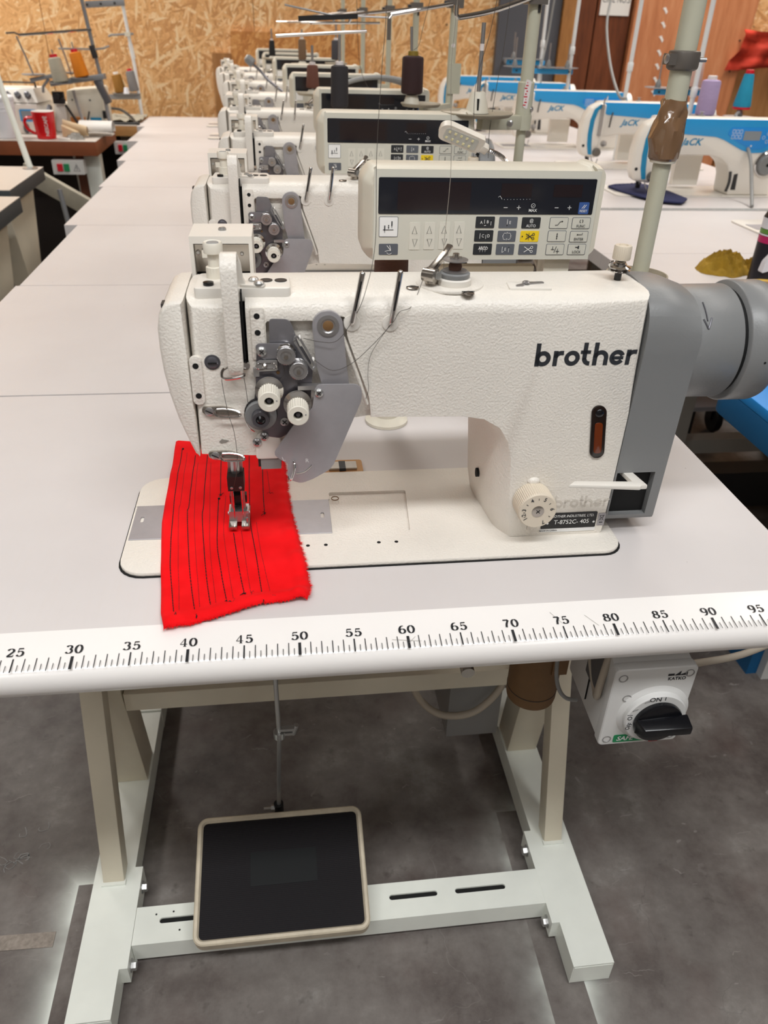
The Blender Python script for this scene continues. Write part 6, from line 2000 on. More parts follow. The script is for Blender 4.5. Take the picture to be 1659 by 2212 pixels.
def rel(px, pz, y=2.17):
    return (px-1.75, pz-.75)
NX, NY = 1.75, 2.25                                     # needle of the reference machine
def make_lockstitch(label):
    t = thing('lockstitch_machine', label, 'sewing machine', (NX, NY, .75), 'blue and white lockstitch machines')
    F = 2.165
    part('bed', G().prism(rrect(1.64, 2.23, NY-.10, NY+.10, .02, 4), 'z', .7502, .7545, .001), 'enamel_smooth', t)
    part('slide_plate', G().box(1.655, 1.79, NY-.035, NY+.03, .754, .7556), 'steel_sheet', t)
    part('bed_edge_strip', G().box(1.80, 2.02, NY-.098, NY-.096, .7505, .7548), 'hole', t)
    body = [(1.757, .866), (1.80, .872), (1.83, .878), (1.945, .880), (1.99, .872), (2.022, .85), (2.038, .815), (2.043, .7545), (2.20, .7545), (2.21, .80), (2.215, .95), (2.205, .982), (2.18, .992), (1.98, .992), (1.757, .992)]
    part('body', G().pillow(roundpoly(body, .008, 3), 'y', [(F, .005), (F+.002, .002), (F+.006, 0), (F+.03, 0), (F+.085, 0), (F+.10, .002), (F+.106, .006)], lambda p, n: 1.0), 'jack_white', t, smooth=50)
    # head with slanted cheek and blue stripe
    head = [(1.690, .800), (1.752, .792), (1.765, .86), (1.765, .985), (1.735, .993), (1.700, .975), (1.680, .94), (1.672, .89), (1.676, .83)]
    hd_ = part('head', G().pillow(roundpoly(head, .008, 3), 'y', [(F-.018, .010), (F-.014, .005), (F-.002, 0), (F+.035, .002), (F+.055, .012)]), 'jack_white', t, smooth=50)
    g = G().prism(roundpoly([(1.712, .806), (1.727, .806), (1.721, .84), (1.717, .88), (1.719, .93), (1.729, .965), (1.752, .984), (1.737, .986), (1.712, .968), (1.701, .93), (1.699, .88), (1.703, .84)], .003), 'y', F-.0205, F-.012, .001)
    part('head_stripe', g, 'jack_teal', t, 'teal blue stripe on the head').parent = hd_
    g = G()
    for cx, cz in ((1.692, .845), (1.690, .865)):
        pass
    g.cyl((1.688, F-.0175, .838), (1.688, F-.0185, .838), .0055, n=16)
    part('head_bore', g, 'hole', t).parent = hd_
    # blue band along the arm that widens into the keypad
    band = [(1.757, .9905), (2.20, .9905), (2.212, .945), (2.185, .915), (2.135, .8915), (2.09, .8895), (2.055, .899), (1.985, .929), (1.955, .9375), (1.80, .9465), (1.770, .948), (1.762, .96)]
    part('blue_band', G().prism(roundpoly(band, .006), 'y', F-.003, F+.01, .0012), 'jack_blue', t, 'sky blue band with keypad')
    pad = roundpoly([(2.0, .968), (2.17, .968), (2.185, .935), (2.13, .902), (2.09, .900), (2.03, .925), (1.992, .945)], .010)
    kp = part('keypad', G().prism(pad, 'y', F-.0045, F-.002, .001), 'blue_plate', t)
    part('lcd', G().box(2.050, 2.110, F-.0056, F-.004, .929, .957, .001), 'lcd', t).parent = kp
    g = G()
    kf = FRONT(0, F-.0047, 0)
    for i in range(3):
        for j in range(2):
            cx, cz = 2.012+i*.013, .955-j*.016
            g.ribbon(rrect(cx-.0045, cx+.0045, cz-.0055, cz+.0055, .001, 2), .0012, kf, closed=True)
    for dx_, dz_ in ((.0, .012), (.0, -.012), (.014, 0), (-.014, 0)):
        g.ribbon(arc(2.137+dx_, .938+dz_, .005, 0, 340, 12), .001, kf, closed=True)
    g.flat(arc(2.085, .912, .003, 0, 330, 8), kf)
    part('keypad_symbols', g, 'white_print', t).parent = kp
    part('maker_name', G().text('JaCK', .030, FRONT(1.872, F-.0006, .9205), shear=.35, bold=.022, sx=1.12), 'jack_teal', t, 'slanted teal maker name')
    # dial on the column
    dd = part('dial_rim', G().lathe([(.036, 0), (.039, .004), (.039, .012), (.035, .016), (.031, .014)], (2.152, F+.003, .855), (0, -1, 0), 40), 'chrome', t, 'chrome ringed dial')
    part('dial_face', G().lathe([(.031, 0), (.031, .022), (.028, .025), (.006, .025), (.005, .022)], (2.152, F, .855), (0, -1, 0), 36), 'grey_cover', t).parent = dd
    part('dial_bore', G().cyl((2.152, F-.0225, .855), (2.152, F-.0235, .855), .006, n=16), 'hole', t).parent = dd
    part('column_window', G().prism([(2.052, .772), (2.07, .772), (2.066, .825), (2.052, .822)], 'y', F-.0005, F+.01), 'dark_stuff', t)
    part('reverse_lever', G().tube(smooth_path([(2.035, F-.004, .83), (2.03, F-.02, .80), (2.024, F-.022, .77)], 4), .005, 8), 'dark_stuff', t)
    part('hand_wheel', G().lathe([(.05, 0), (.055, .004), (.055, .03), (.04, .04)], (2.215, 2.245, .93), (1, 0, 0), 40), 'jack_white', t)
    # needle and presser side
    part('needle_bar', G().cyl((1.752, NY, .765), (1.752, NY, .82), .005, n=14), 'steel', t)
    part('presser_foot', G().box(1.738, 1.763, NY-.025, NY+.012, .7556, .762, .002).box(1.745, 1.758, NY-.004, NY+.008, .76, .80, .002).bar((1.735, NY-.012, .80), (1.752, NY-.004, .765), .008, .006), 'dark_stuff', t)
    part('finger_guard', G().tube(smooth_path([(1.728, F-.01, .80), (1.735, F-.02, .778), (1.748, F-.02, .77), (1.757, F-.015, .79)], 4), .002, 6), 'steel', t)
    part('under_arm_plate', G().box(1.90, 1.996, 2.30, 2.325, .765, .865, .004), 'enamel_smooth', t)
    # tension group on the head
    g = G().lathe([(.012, 0), (.012, .008), (.008, .016), (.005, .022)], (1.772, F-.012, .845), (0, -1, 0), 24)
    part('tension_knob', g, 'steel', t)
    g = G().lathe([(.016, 0), (.016, .012), (.013, .018)], (1.745, F-.018, .815), (0, -1, 0), 24)
    part('lower_tension_cap', g, 'clamp', t)
    part('take_up_cover', G().box(1.737, 1.748, F-.032, F-.014, .875, .985, .003), 'steel', t)
    part('take_up_lever', G().tube([(1.742, F-.028, .90), (1.742, F-.03, .995), (1.748, F-.02, 1.005)], .0028, 8), 'chrome', t)
    part('thread_post', G().tube([(1.775, F+.03, .985), (1.772, F+.02, 1.012)], .0025, 8), 'chrome', t)
    part('thread_guide', G().tube([(1.795, F-.004, .955), (1.785, F-.02, .94), (1.782, F-.02, .905)], .003, 8), 'dark_stuff', t)
    part('winder', G().lathe([(.012, 0), (.012, .003), (.004, .004), (.004, .012), (.011, .013)], (1.93, 2.25, .992), (0, 0, 1), 24), 'steel', t)
    return t
j1 = make_lockstitch('nearest blue and white sewing machine with the navy cloth at its needle')
JK = [(0, 0, None), (.018, .58, 'blue and white sewing machine second behind the taped pole'), (-.102, 1.16, 'third blue and white sewing machine behind the taped pole, before the dark door'),
      (-.182, 1.73, 'blue and white sewing machine seen through the row of poles'), (-.26, 2.20, 'farthest blue and white sewing machine by the grey door'), (.205, -.58, 'white machine nose cut by the right picture edge')]
for dx_, dy_, lb in JK[1:]:
    dup(j1, (NX+dx_, NY+dy_, .75), lb)

# stands of the right row
def right_stand(label, pole, bar, trays, z):
    px, py = pole
    t = thing('thread_stand', label, 'thread stand', (px, py, .75), 'white thread stands on the right')
    part('pole', G().cyl((px, py, .75), (px, py, 1.62), .0085, n=18), 'pole_white', t)
    part('pole_joint', G().lathe([(.011, 0), (.012, .003), (.012, .03), (.010, .033)], (px, py, z+.06), (0, 0, 1), 18), 'pole_white', t)
    part('blue_bar', G().bar((bar[0], py, z-.012), (bar[1], py, z-.012), .012, .022, bev=.003), 'jack_blue', t, 'sky blue cross bar')
    g = G()
    g.cyl((bar[1]-.02, py-.007, z-.012), (bar[1]-.02, py-.010, z-.012), .004, n=12).cyl((bar[0]+.02, py-.007, z-.012), (bar[0]+.02, py-.010, z-.012), .004, n=12)
    part('bar_bolts', g, 'dark_stuff', t)
    for tx, ty, sp in trays:
        part('tray', G().lathe([(.012, -.003), (.05, 0), (.054, .003), (.052, .0035), (.012, .001)], (tx, ty, z+.004), (0, 0, 1), 36), 'pole_steel', t)
        part('cone_holder', G().lathe([(.013, 0), (.012, .012), (.006, .030), (.0045, .032)], (tx, ty, z+.004), (0, 0, 1), 18), 'grey_cover', t)
        part('spindle', G().cyl((tx, ty, z+.03), (tx, ty, z+.004+sp), .003, n=10), 'steel', t)
    return t
right_stand('white thread stand with blue bars carrying the lavender and turquoise cones', (1.985, 2.45), (2.03, 2.26), [(2.018, 2.40, .12), (2.143, 2.39, .13)], .974)
right_stand('white thread stand with the pink cone behind the clamp ring', (1.958, 3.0), (2.08, 2.33), [(2.085, 2.98, .12), (2.235, 2.98, .12)], 1.028)
right_stand('white thread stand in front of the dark double door', (1.905, 3.6), (1.62, 1.92), [(1.625, 3.58, .12), (1.79, 3.58, .1), (1.88, 3.57, .1)], 1.068)
right_stand('farthest white thread stand in front of the grey door', (1.908, 4.1), (1.72, 1.93), [(1.75, 4.08, .12), (1.855, 4.08, .12)], 1.085)
GR = 'cones on the right-hand stands'
cone('lavender', 'lavender thread cone on a grey tray right of the taped pole', (2.018, 2.40, .9815), .034, .112, GR, .94)
t = cone('turquoise', 'turquoise thread cone with an orange-red tip', (2.146, 2.39, 1.0085), .030, .108, GR, .58, core='red')
part('cone_base_ring', G().lathe([(.030, -.004), (.031, .003)], (2.146, 2.39, 1.0085), (0, 0, 1), 28), 'red', t)
cone('pink', 'pale pink thread cone half hidden behind the clamp ring', (2.228, 2.98, 1.038), .042, .105, GR, .9)
P = smooth_path([(2.13, 2.37, .995), (2.10, 2.33, .985), (2.082, 2.24, .95), (2.075, 2.13, .88), (2.06, 2.05, .80), (2.03, 1.97, .755)], 6)
solo('cable', G().tube(P, .006, 8), 'cable_grey', 'grey cable hanging in front of the nearest blue and white machine', 'cable', P[-1], smooth=80)
P = smooth_path([(2.04, 3.55, 1.55), (2.02, 3.5, 1.38), (1.98, 3.4, 1.25), (1.95, 3.2, 1.1), (1.93, 3.0, 1.0), (1.90, 2.85, .998)], 6)
solo('cable', G().tube(P, .0055, 8), 'cable_grey', 'grey cable hanging in front of the orange plywood panel', 'cable', P[-1], smooth=80)
P = smooth_path([(1.90, 3.9, 1.55), (1.88, 3.9, 1.35), (1.87, 3.9, 1.2), (1.84, 3.85, 1.08), (1.83, 3.8, .998)], 6)
solo('cable', G().tube(P, .005, 8), 'cable_grey', 'grey cable hanging by the door edge post', 'cable', P[-1], smooth=80)
P = smooth_path([(2.03, 2.75, 1.5), (2.04, 2.7, 1.2), (2.05, 2.65, 1.08), (2.04, 2.6, 1.0)], 6)
solo('cable', G().tube(P, .004, 8), 'cable_black', 'dark cable running down between the white poles', 'cable', P[-1], smooth=80)

# cloths and odds on the right tables
from mathutils import noise as mnoise
def crumple(name, m, label, cx, cy, rx, ry, h, seed, z0=.7505, cat='cloth'):
    g = G()
    off = Vector((seed*7.3, seed*3.1, seed))
    n_, mth = 26, 72
    rings = []
    for i in range(n_+1):
        f = i/n_
        ring = []
        for k in range(mth):
            an = 2*PI*k/mth
            d = Vector((math.cos(an), math.sin(an), 0))
            rad = 1+.28*mnoise.noise(d*1.3+off)+.10*mnoise.noise(d*4+off)
            rr = f*rad
            q = Vector((rr*d.x*1.7, rr*d.y*1.7, 0))+off
            warp = Vector((mnoise.noise(q*1.2), mnoise.noise(q*1.2+Vector((5, 2, 1))), 0))
            ridge = 1-abs(mnoise.noise((q+warp*.8)*1.5))*2.2
            fine = 1-abs(mnoise.noise((q+warp)*3.4))*2
            env = max(0, 1-f**3.0)
            z_ = h*env*(.30+.5*max(ridge, -.2)+.25*fine*.8)
            ring.append(g.bm.verts.new((cx+rx*rr*d.x, cy+ry*rr*d.y, z0 if i == n_ else z0+max(z_, .0015))))
        rings.append(ring)
    for a, b in zip(rings, rings[1:]):
        for k in range(mth):
            j = (k+1) % mth
            g.bm.faces.new((a[k], a[j], b[j], b[k]))
    bmesh.ops.remove_doubles(g.bm, verts=g.bm.verts, dist=1e-6)
    g.bm.faces.new(rings[-1][::-1])
    return solo(name, g, m, label, cat, (cx, cy, z0), smooth=50)
crumple('rag', 'mustard', 'crumpled mustard rag on the white table right of the pole', 1.545, 1.225, .062, .062, .050, 3)
crumple('rag_tail', 'mustard', 'flat tail of mustard cloth beside the spray can', 1.615, 1.228, .045, .036, .032, 9)
g = G()
pl_ = [(1.655, 2.29), (1.70, 2.33), (1.78, 2.345), (1.815, 2.33), (1.845, 2.20), (1.85, 2.06), (1.80, 1.995), (1.74, 2.02), (1.70, 2.10), (1.67, 2.20)]
g.prism(roundpoly(pl_, .012, 3), 'z', .7565, .7625, .002)
for k in range(16):
    u_ = k/15
    p0 = Vector((1.66, 2.28)).lerp(Vector((1.80, 2.345)), u_)
    g.sphere((p0.x, p0.y, .7600), .006+.002*(k % 2), 8, (1, 1, .7))
solo('navy_cloth', g, 'navy', 'dark navy cloth under the needle of the nearest blue and white machine', 'cloth', (1.75, 2.2, .7565), smooth=60)
# spray can
cc = (1.574, 1.105, .7505)
sc_ = thing('spray_can', 'black printed spray can at the right picture edge', 'can', cc)
part('can_body', G().lathe([(.033, 0), (.0345, .002), (.0345, .006), (.034, .008), (.034, .145), (.030, .155), (.018, .165)], cc, (0, 0, 1), 40), 'can_black', sc_)
for z0_, z1_, m_ in ((.094, .108, 'magenta'), (.109, .112, 'can_white'), (.113, .122, 'can_green'), (.123, .145, 'can_white')):
    part('printed_band', G().lathe([(.0343, z0_), (.0343, z1_)], cc, (0, 0, 1), 40, close=False), m_, sc_)
part('printed_picture', G().prism(roundpoly([(cc[0]-.03, .785), (cc[0]-.012, .79), (cc[0]-.01, .815), (cc[0]-.02, .83), (cc[0]-.028, .81)], .004), 'y', cc[1]-.0335, cc[1]-.016), 'can_white', sc_)
part('spray_cap', G().lathe([(.018, .164), (.018, .19), (.012, .2)], cc, (0, 0, 1), 28), 'can_black', sc_)
tr_ = thing('tape_roll', 'yellow tape roll lying on the right table behind the hand wheel', 'tape roll', (1.478, .925, .7505))
part('tape_winding', G().lathe([(.052, 0), (.053, .001), (.053, .048), (.052, .049), (.039, .049), (.038, .048), (.038, .001)], (1.478, .925, .7505), (0, 0, 1), 48), 'tape_yellow', tr_)
part('tape_core', G().lathe([(.0385, .0005), (.0385, .0485), (.036, .049), (.036, .0)], (1.478, .925, .7505), (0, 0, 1), 40, close=False), 'kraft', tr_)
# blue edge piece in front of the right tables
bl = thing('blue_edge_board', 'thick bright blue board with rounded end beside the hand wheel', 'board', (1.25, .35, .70))
pb_ = roundpoly([(1.212, -.25), (1.292, -.25), (1.292, .585), (1.26, .628), (1.212, .600)], [.01, .01, .05, .04, .03], 5)
part('board_top', G().prism(pb_, 'z', .735, .752, .003), 'blue_plate', bl)
part('board_side', G().prism([(p[0]*.985+.0185, p[1]-.004) for p in pb_], 'z', .690, .735, .002), 'blue_side', bl, 'blue side of the board with shade put into its colour')
for yy in (.32, .50):
    part('board_bracket', G().box(1.285, 1.36, yy, yy+.03, .700, .7148, .002), 'dark_stuff', bl)
bs = thing('machine_stand', 'blue and white stand foot lying low at the right picture edge', 'stand', (1.53, .75, 0))
part('white_side', G().box(1.53, 1.60, .62, .86, .0, .11, .004), 'switch_grey', bs)
part('blue_side', G().box(1.505, 1.53, .64, .85, .0, .11, .004), 'blue_side', bs)
def castor(label, x, y, r, grp='black castor wheels'):
    t = thing('castor_wheel', label, 'castor', (x, y, 0), grp)
    part('wheel', G().lathe([(r*.9, 0), (r, .004), (r, .02), (r*.9, .024), (r*.4, .026)], (x-.012, y, r), (1, 0, 0), 28), 'black', t)
    part('fork', G().box(x-.02, x+.024, y-.01, y+.03, r, r*2+.02, .004), 'dark_stuff', t)
    part('stem', G().cyl((x, y+.01, r*2+.01), (x, y+.01, r*2+.08), .008, n=12), 'dark_stuff', t)
castor('black castor wheel in the dark gap right of the front table', 2.03, 1.85, .048)
castor('black castor wheel on the floor right of the isolator switch', 1.43, .78, .03)
solo('dark_floor_beam', G().box(1.36, 2.3, 1.30, 1.37, .02, .14, .004), 'dark_stuff', 'dark low beam in the gap right of the front table', 'beam', (1.8, 1.33, .02))
M['pale_bin'] = mat('pale_grey_bin_plastic', '#b9bac4', .5)
sh_ = thing('low_shelf', 'pale grey low shelf board under the right-hand tables beside a castor', 'shelf', (2.0, 1.69, 0))
part('shelf_board', G().box(1.80, 2.25, 1.62, 1.76, .188, .203, .003), 'pale_bin', sh_)
for xx in (1.83, 2.20):
    part('shelf_leg', G().box(xx, xx+.02, 1.68, 1.70, 0, .188, .001), 'dark_stuff', sh_)
M['shade_board'] = mat('under_table_shade', '#241a15', .7)  # near-black colour that stands in for the shade under the left tables

# ------------------------------------------------------------------ tables, overlockers and odds at the left
def slab_table(name, label, poly, z0, z1, edge, top, legs, loc):
    t = thing('work_table', label, 'table', loc, 'work tables on the left')
    part('table_edge', G().prism(poly, 'z', z0, z1-.002, .002), edge, t)
    part('table_top', G().prism(poly, 'z', z1-.0022, z1, 0), top, t)
    for pts in legs:
        part('leg', G().hexa(pts, .002), 'leg_grey', t)
    return t
# brown edged tables
t1 = slab_table('work_table', 'brown edged table carrying the red mug and white canister', [(-1.6, 3.36), (-.309, 3.36), (-.318, 3.90), (-1.6, 3.90)], .69, .75, 'brown_edge', 'beige_top', [], (-.9, 3.6, 0))
for xx, yy in ((-.375, 3.46), (-.46, 3.62), (-1.45, 3.5)):
    part('leg', G().hexa([(xx, yy, 0), (xx+.06, yy, 0), (xx+.06, yy+.06, 0), (xx, yy+.06, 0), (xx-.02, yy, .69), (xx+.05, yy, .69), (xx+.05, yy+.07, .69), (xx-.02, yy+.07, .69)], .003), 'frame_pale', t1)
part('added_shade_panel', G().box(-1.58, -.40, 3.80, 3.82, .05, .69, .002), 'shade_board', t1)  # added panel, imitates the darkness under the brown edged table
part('leg', G().box(-.44, -.39, 3.5, 3.56, 0, .69, .003), 'ply_dark', t1)
t2 = slab_table('work_table', 'light wood edged table in the back corner by the strand board', [(-1.3, 3.99), (-.222, 3.99), (-.245, 4.55), (-1.3, 4.55)], .70, .75, 'light_wood', 'beige_top', [], (-.7, 4.3, 0))
part('added_shade_panel', G().box(-1.28, -.25, 4.50, 4.52, .02, .70, .002), 'shade_board', t2)  # added panel, keeps the space under this table looking unlit
for xx in (-1.2, -.35):
    part('leg', G().box(xx, xx+.06, 4.2, 4.26, 0, .70, .003), 'leg_grey', t2)
# slate edged tables low left
for lab, poly, k in (('slate edged beige table nearest at the left picture edge', [(-1.2, 1.62), (-.285, 1.62), (-.293, 2.085), (-1.2, 2.085)], 0),
                     ('slate edged beige table behind the nearest one at the left edge', [(-1.2, 2.19), (-.352, 2.19), (-.362, 2.655), (-1.2, 2.655)], 1)):
    t = slab_table('work_table', lab, poly, .705, .75, 'slate_edge', 'beige_top', [], (-.75, poly[0][1]+.25, 0))
    xr, y0 = poly[1][0], poly[1][1]
    for sx_ in (0, -.72):
        yy = y0+.14
        lp = part('leg_panel', G().prism([(y0+.06, .70), (y0+.40, .70), (y0+.27, .33), (y0+.17, .33)], 'x', xr-.10+sx_, xr-.04+sx_, .004), 'frame', t)
        part('leg_tube', G().box(xr-.095+sx_, xr-.045+sx_, y0+.19, y0+.25, .04, .34, .003), 'leg_grey', t)
        for q in (0, 1):
            part('leg_bolt', screw(G(), (xr-.04+sx_, y0+.20+q*.04, .40), (1, 0, 0), .011, .008, 8), 'zinc', t)
        part('foot', G().box(xr-.10+sx_, xr-.04+sx_, y0+.0, y0+.46, 0, .045, .003), 'leg_grey', t)
    part('shelf_bar', G().box(xr-.78, xr-.08, y0+.19, y0+.24, .16, .22, .003), 'frame_pale', t)
    part('shelf_bar', G().box(xr-.78, xr-.08, y0+.30, y0+.34, .07, .12, .003), 'frame_pale', t)
solo('treadle_rod', G().tube([(-.28, 2.50, .70), (-.205, 2.45, .0)], .009, 8), 'pole_steel', 'thin grey rod slanting under the second slate edged table', 'rod', (-.205, 2.45, .0))
ps_ = thing('thread_stand', 'pale thread stand pole on the slate edged table at the left picture edge', 'thread stand', (-.39, 2.60, .75))
part('pole', G().tube([(-.395, 2.61, .75), (-.455, 2.66, 1.02), (-.47, 2.67, 1.1)], .0105, 14), 'frame_pale', ps_)
part('pole_flange', G().lathe([(.026, 0), (.026, .003), (.014, .006)], (-.395, 2.61, .75), (0, 0, 1), 24), 'steel', ps_)
# plank leaning under the brown table
solo('plank', G().bar((-.58, 3.15, .66), (-.13, 3.02, .43), .028, .072, (0, 0, 1), .003), 'plank', 'loose pale plank slanting under the brown edged table', 'plank', (-.35, 3.1, .5))
def switch_box(label, x, y, z, w, tri):
    t = thing('switch_box', label, 'switch', (x, y, z), 'push button switch boxes')
    part('housing', G().box(x, x+w, y-.012, y+.05, z, z+.058, .006, 3), 'switch_grey', t)
    part('red_button', G().box(x+w*.16, x+w*.33, y-.019, y-.011, z+.014, z+.044, .003), 'red', t)
    part('green_button', G().box(x+w*.37, x+w*.54, y-.019, y-.011, z+.014, z+.044, .003), 'green', t)
    if tri:
        cx = x+w*.77
        g = G().ribbon([(cx-.013, z+.014), (cx+.013, z+.014), (cx, z+.043)], .003, FRONT(0, y-.0125, 0), closed=True).ribbon([(cx+.002, z+.036), (cx-.003, z+.026), (cx+.003, z+.026), (cx-.001, z+.017)], .0025, FRONT(0, y-.0125, 0))
        part('warning_triangle', g, 'ink', t)
switch_box('push button switch box with warning triangle under the brown edged table', -.51, 3.36, .615, .135, True)
switch_box('push button switch box hung under the light wood edged table', -.345, 3.98, .618, .12, False)
# canister, mug, papers
cn = thing('canister', 'white plastic canister with a knob lid left of the red mug', 'canister', (-.715, 3.45, .7505))
part('canister_body', G().lathe([(.052, 0), (.056, .006), (.060, .06), (.063, .13), (.064, .145), (.062, .156), (.05, .162)], (-.715, 3.45, .7505), (0, 0, 1), 44), 'white_plastic', cn)
part('canister_lid', G().lathe([(.066, .148), (.067, .151), (.067, .162), (.06, .168), (.02, .169), (.016, .173), (.020, .19), (.012, .198)], (-.715, 3.45, .7505), (0, 0, 1), 44), 'white_plastic', cn)
for zz in (.105, .12):
    part('canister_rib', G().lathe([(.0625, zz), (.064, zz+.002), (.0628, zz+.004)], (-.715, 3.45, .7505), (0, 0, 1), 44, close=False), 'white_plastic', cn)
mx, my, mz = -.532, 3.435, .7505
mg = thing('mug', 'red ceramic mug with white lettering at the edge of the brown edged table', 'mug', (mx, my, mz))
part('mug_body', G().lathe([(.036, 0), (.040, .002), (.043, .03), (.0475, .098), (.0480, .108), (.0465, .110), (.044, .107), (.040, .03), (.036, .008), (.001, .006)], (mx, my, mz), (0, 0, 1), 48, close=False), 'mug_red', mg)
part('mug_lining', G().lathe([(.0478, .1075), (.0466, .1108), (.0438, .107), (.0395, .03), (.035, .009), (.001, .007)], (mx, my, mz), (0, 0, 1), 48, close=False), 'white_ceramic', mg)
part('mug_handle', G().tube(smooth_path([(mx-.042, my-.006, mz+.082), (mx-.068, my-.012, mz+.083), (mx-.080, my-.015, mz+.066), (mx-.072, my-.013, mz+.04), (mx-.052, my-.008, mz+.024), (mx-.040, my-.004, mz+.02)], 5), .0065, 10), 'mug_red', mg)
g = G()
g.text('NESCAFÉ', .0195, ((0, 0, 0), (1, 0, 0), (0, 1, 0)), bold=.012)
for v in g.bm.verts:                                    # wrap the vertical lettering round the mug
    hgt, off = v.co.x+.054, -v.co.y
    an = R(-68)+off/.046
    rr = .0436+.0040*hgt/.1*1.0+.0009
    v.co = Vector((mx+rr*math.cos(an), my+rr*math.sin(an), mz+hgt))
part('mug_lettering', g, 'white_print', mg, 'white vertical lettering')
g = G()
P = [(-.335+.155*0, 0, 0)]
prof = [(.034*math.cos(R(a))*1.3, .034*math.sin(R(a))) for a in range(200, -30, -12)]
rows = [[(-.405+(.15)*k/4, 3.60-.05+q[0]-.02*k/4, .785+q[1]*.9) for q in prof] for k in range(5)]
g.sheet(rows, .0015, (0, 0, 1))
g.box(-.40, -.27, 3.55, 3.62, .7505, .757, .001)
solo('paper_sheet', g, 'paper', 'curled white paper sheet at the right end of the brown edged table', 'paper', (-.33, 3.57, .7505), smooth=60)
g = G()
prof = [(.026*math.cos(R(a)), .020*math.sin(R(a))) for a in range(0, 361, 20)]
rows = [[(-.475+.115*k/5, 3.53-.06*k/5+q[0]*.6, .800+q[1]-.022*k/5) for q in prof] for k in range(6)]
g.sheet(rows)
g.hexa([(-.48, 3.50, .7505), (-.41, 3.46, .7505), (-.38, 3.50, .7505), (-.46, 3.56, .7505), (-.48, 3.50, .80), (-.41, 3.46, .776), (-.38, 3.50, .776), (-.46, 3.56, .80)], .004)
solo('kraft_paper', g, 'kraft', 'rolled brown kraft paper lying right of the red mug', 'paper', (-.43, 3.51, .7505), smooth=60)
crumple('cloth_scraps', 'leg_grey', 'small heap of grey cloth scraps beside the red mug', -.405, 3.425, .045, .03, .03, 5, .7505, 'scraps')
solo('swatch', G().hexa([(-.475, 3.40, .7505), (-.43, 3.385, .7505), (-.42, 3.41, .7505), (-.465, 3.43, .7505), (-.475, 3.40, .757), (-.43, 3.385, .757), (-.42, 3.41, .757), (-.465, 3.43, .757)], .001), 'paper', 'tiny white swatch right of the red mug', 'swatch', (-.45, 3.4, .7505))
# overlock machine behind the canister
ov = thing('overlock_machine', 'white overlock machine with four dark tension dials behind the canister', 'sewing machine', (-.66, 3.7, .75))
part('lower_body', G().hexa([(-.80, 3.58, .7505), (-.575, 3.58, .7505), (-.555, 3.80, .7505), (-.80, 3.80, .7505), (-.80, 3.58, .875), (-.59, 3.58, .875), (-.565, 3.80, .875), (-.80, 3.80, .875)], .006), 'enamel_smooth', ov)
part('upper_body', G().hexa([(-.79, 3.585, .878), (-.582, 3.585, .878), (-.555, 3.79, .878), (-.79, 3.79, .878), (-.77, 3.62, .935), (-.60, 3.62, .935), (-.585, 3.77, .935), (-.77, 3.77, .935)], .005), 'enamel_smooth', ov)
for q in range(4):
    g = G().lathe([(.013, 0), (.014, .003), (.009, .008), (.012, .012), (.012, .02), (.006, .022)], (-.752+q*.043, 3.597, .905), (0, -.85, .5), 20)
    part('tension_dial', g, 'grey_dark', ov)
part('carry_handle', G().tube([(-.765, 3.66, .935), (-.765, 3.66, .955), (-.60, 3.66, .955), (-.60, 3.66, .935)], .005, 8), 'dark_stuff', ov)
lp_ = part('maker_panel', G().box(-.665, -.600, 3.578, 3.581, .808, .848, .001), 'lcd', ov, 'small grey and blue panel')
g = G().ribbon(rrect(-.667, -.598, .806, .850, .002, 2), .006, FRONT(0, 3.5775, 0), closed=True)
part('panel_frame', g, 'jack_blue', ov)
part('side_oval', G().prism(arc(-.652, .775, .013, 0, 350, 18, .022), 'y', 3.575, 3.581), 'grey_dark', ov)
part('dark_lever', G().tube([(-.57, 3.68, .80), (-.545, 3.62, .86), (-.555, 3.60, .83)], .012, 8), 'grey_dark', ov)
# second machine further right
o2 = thing('overlock_machine', 'dusty white machine with black levers below the orange cone', 'sewing machine', (-.42, 3.78, .75))
part('machine_body', G().hexa([(-.50, 3.70, .7505), (-.315, 3.70, .7505), (-.315, 3.88, .7505), (-.50, 3.88, .7505), (-.48, 3.71, .925), (-.315, 3.71, .94), (-.315, 3.87, .94), (-.48, 3.87, .925)], .012), 'beige', o2)
part('lower_arm', G().hexa([(-.548, 3.68, .7505), (-.49, 3.68, .7505), (-.49, 3.8, .7505), (-.548, 3.8, .7505), (-.54, 3.69, .87), (-.49, 3.69, .87), (-.49, 3.8, .87), (-.54, 3.8, .87)], .008), 'enamel_smooth', o2)
part('tension_cluster', G().box(-.535, -.485, 3.665, 3.69, .87, .92, .005).lathe([(.012, 0), (.012, .02)], (-.51, 3.665, .90), (0, -1, 0), 16).lathe([(.010, 0), (.010, .02)], (-.487, 3.665, .885), (0, -1, 0), 16), 'black', o2)
part('lever_rod', G().tube([(-.48, 3.66, .865), (-.42, 3.6, .79), (-.40, 3.58, .775)], .006, 8), 'dark_stuff', o2)
part('lever_rod', G().tube([(-.435, 3.66, .925), (-.415, 3.62, .86), (-.395, 3.59, .79)], .0075, 8), 'steel', o2)
part('lever_rod', G().tube([(-.37, 3.62, .845), (-.385, 3.6, .79)], .004, 8), 'dark_stuff', o2)
part('orange_flap', G().box(-.47, -.405, 3.665, 3.69, .775, .815, .004), 'orange_flap', o2)
part('machine_plate', G().box(-.385, -.335, 3.695, 3.701, .80, .812, .001), 'jack_teal', o2)
part('black_switch', G().box(-.325, -.308, 3.69, 3.705, .81, .842, .002), 'black', o2)
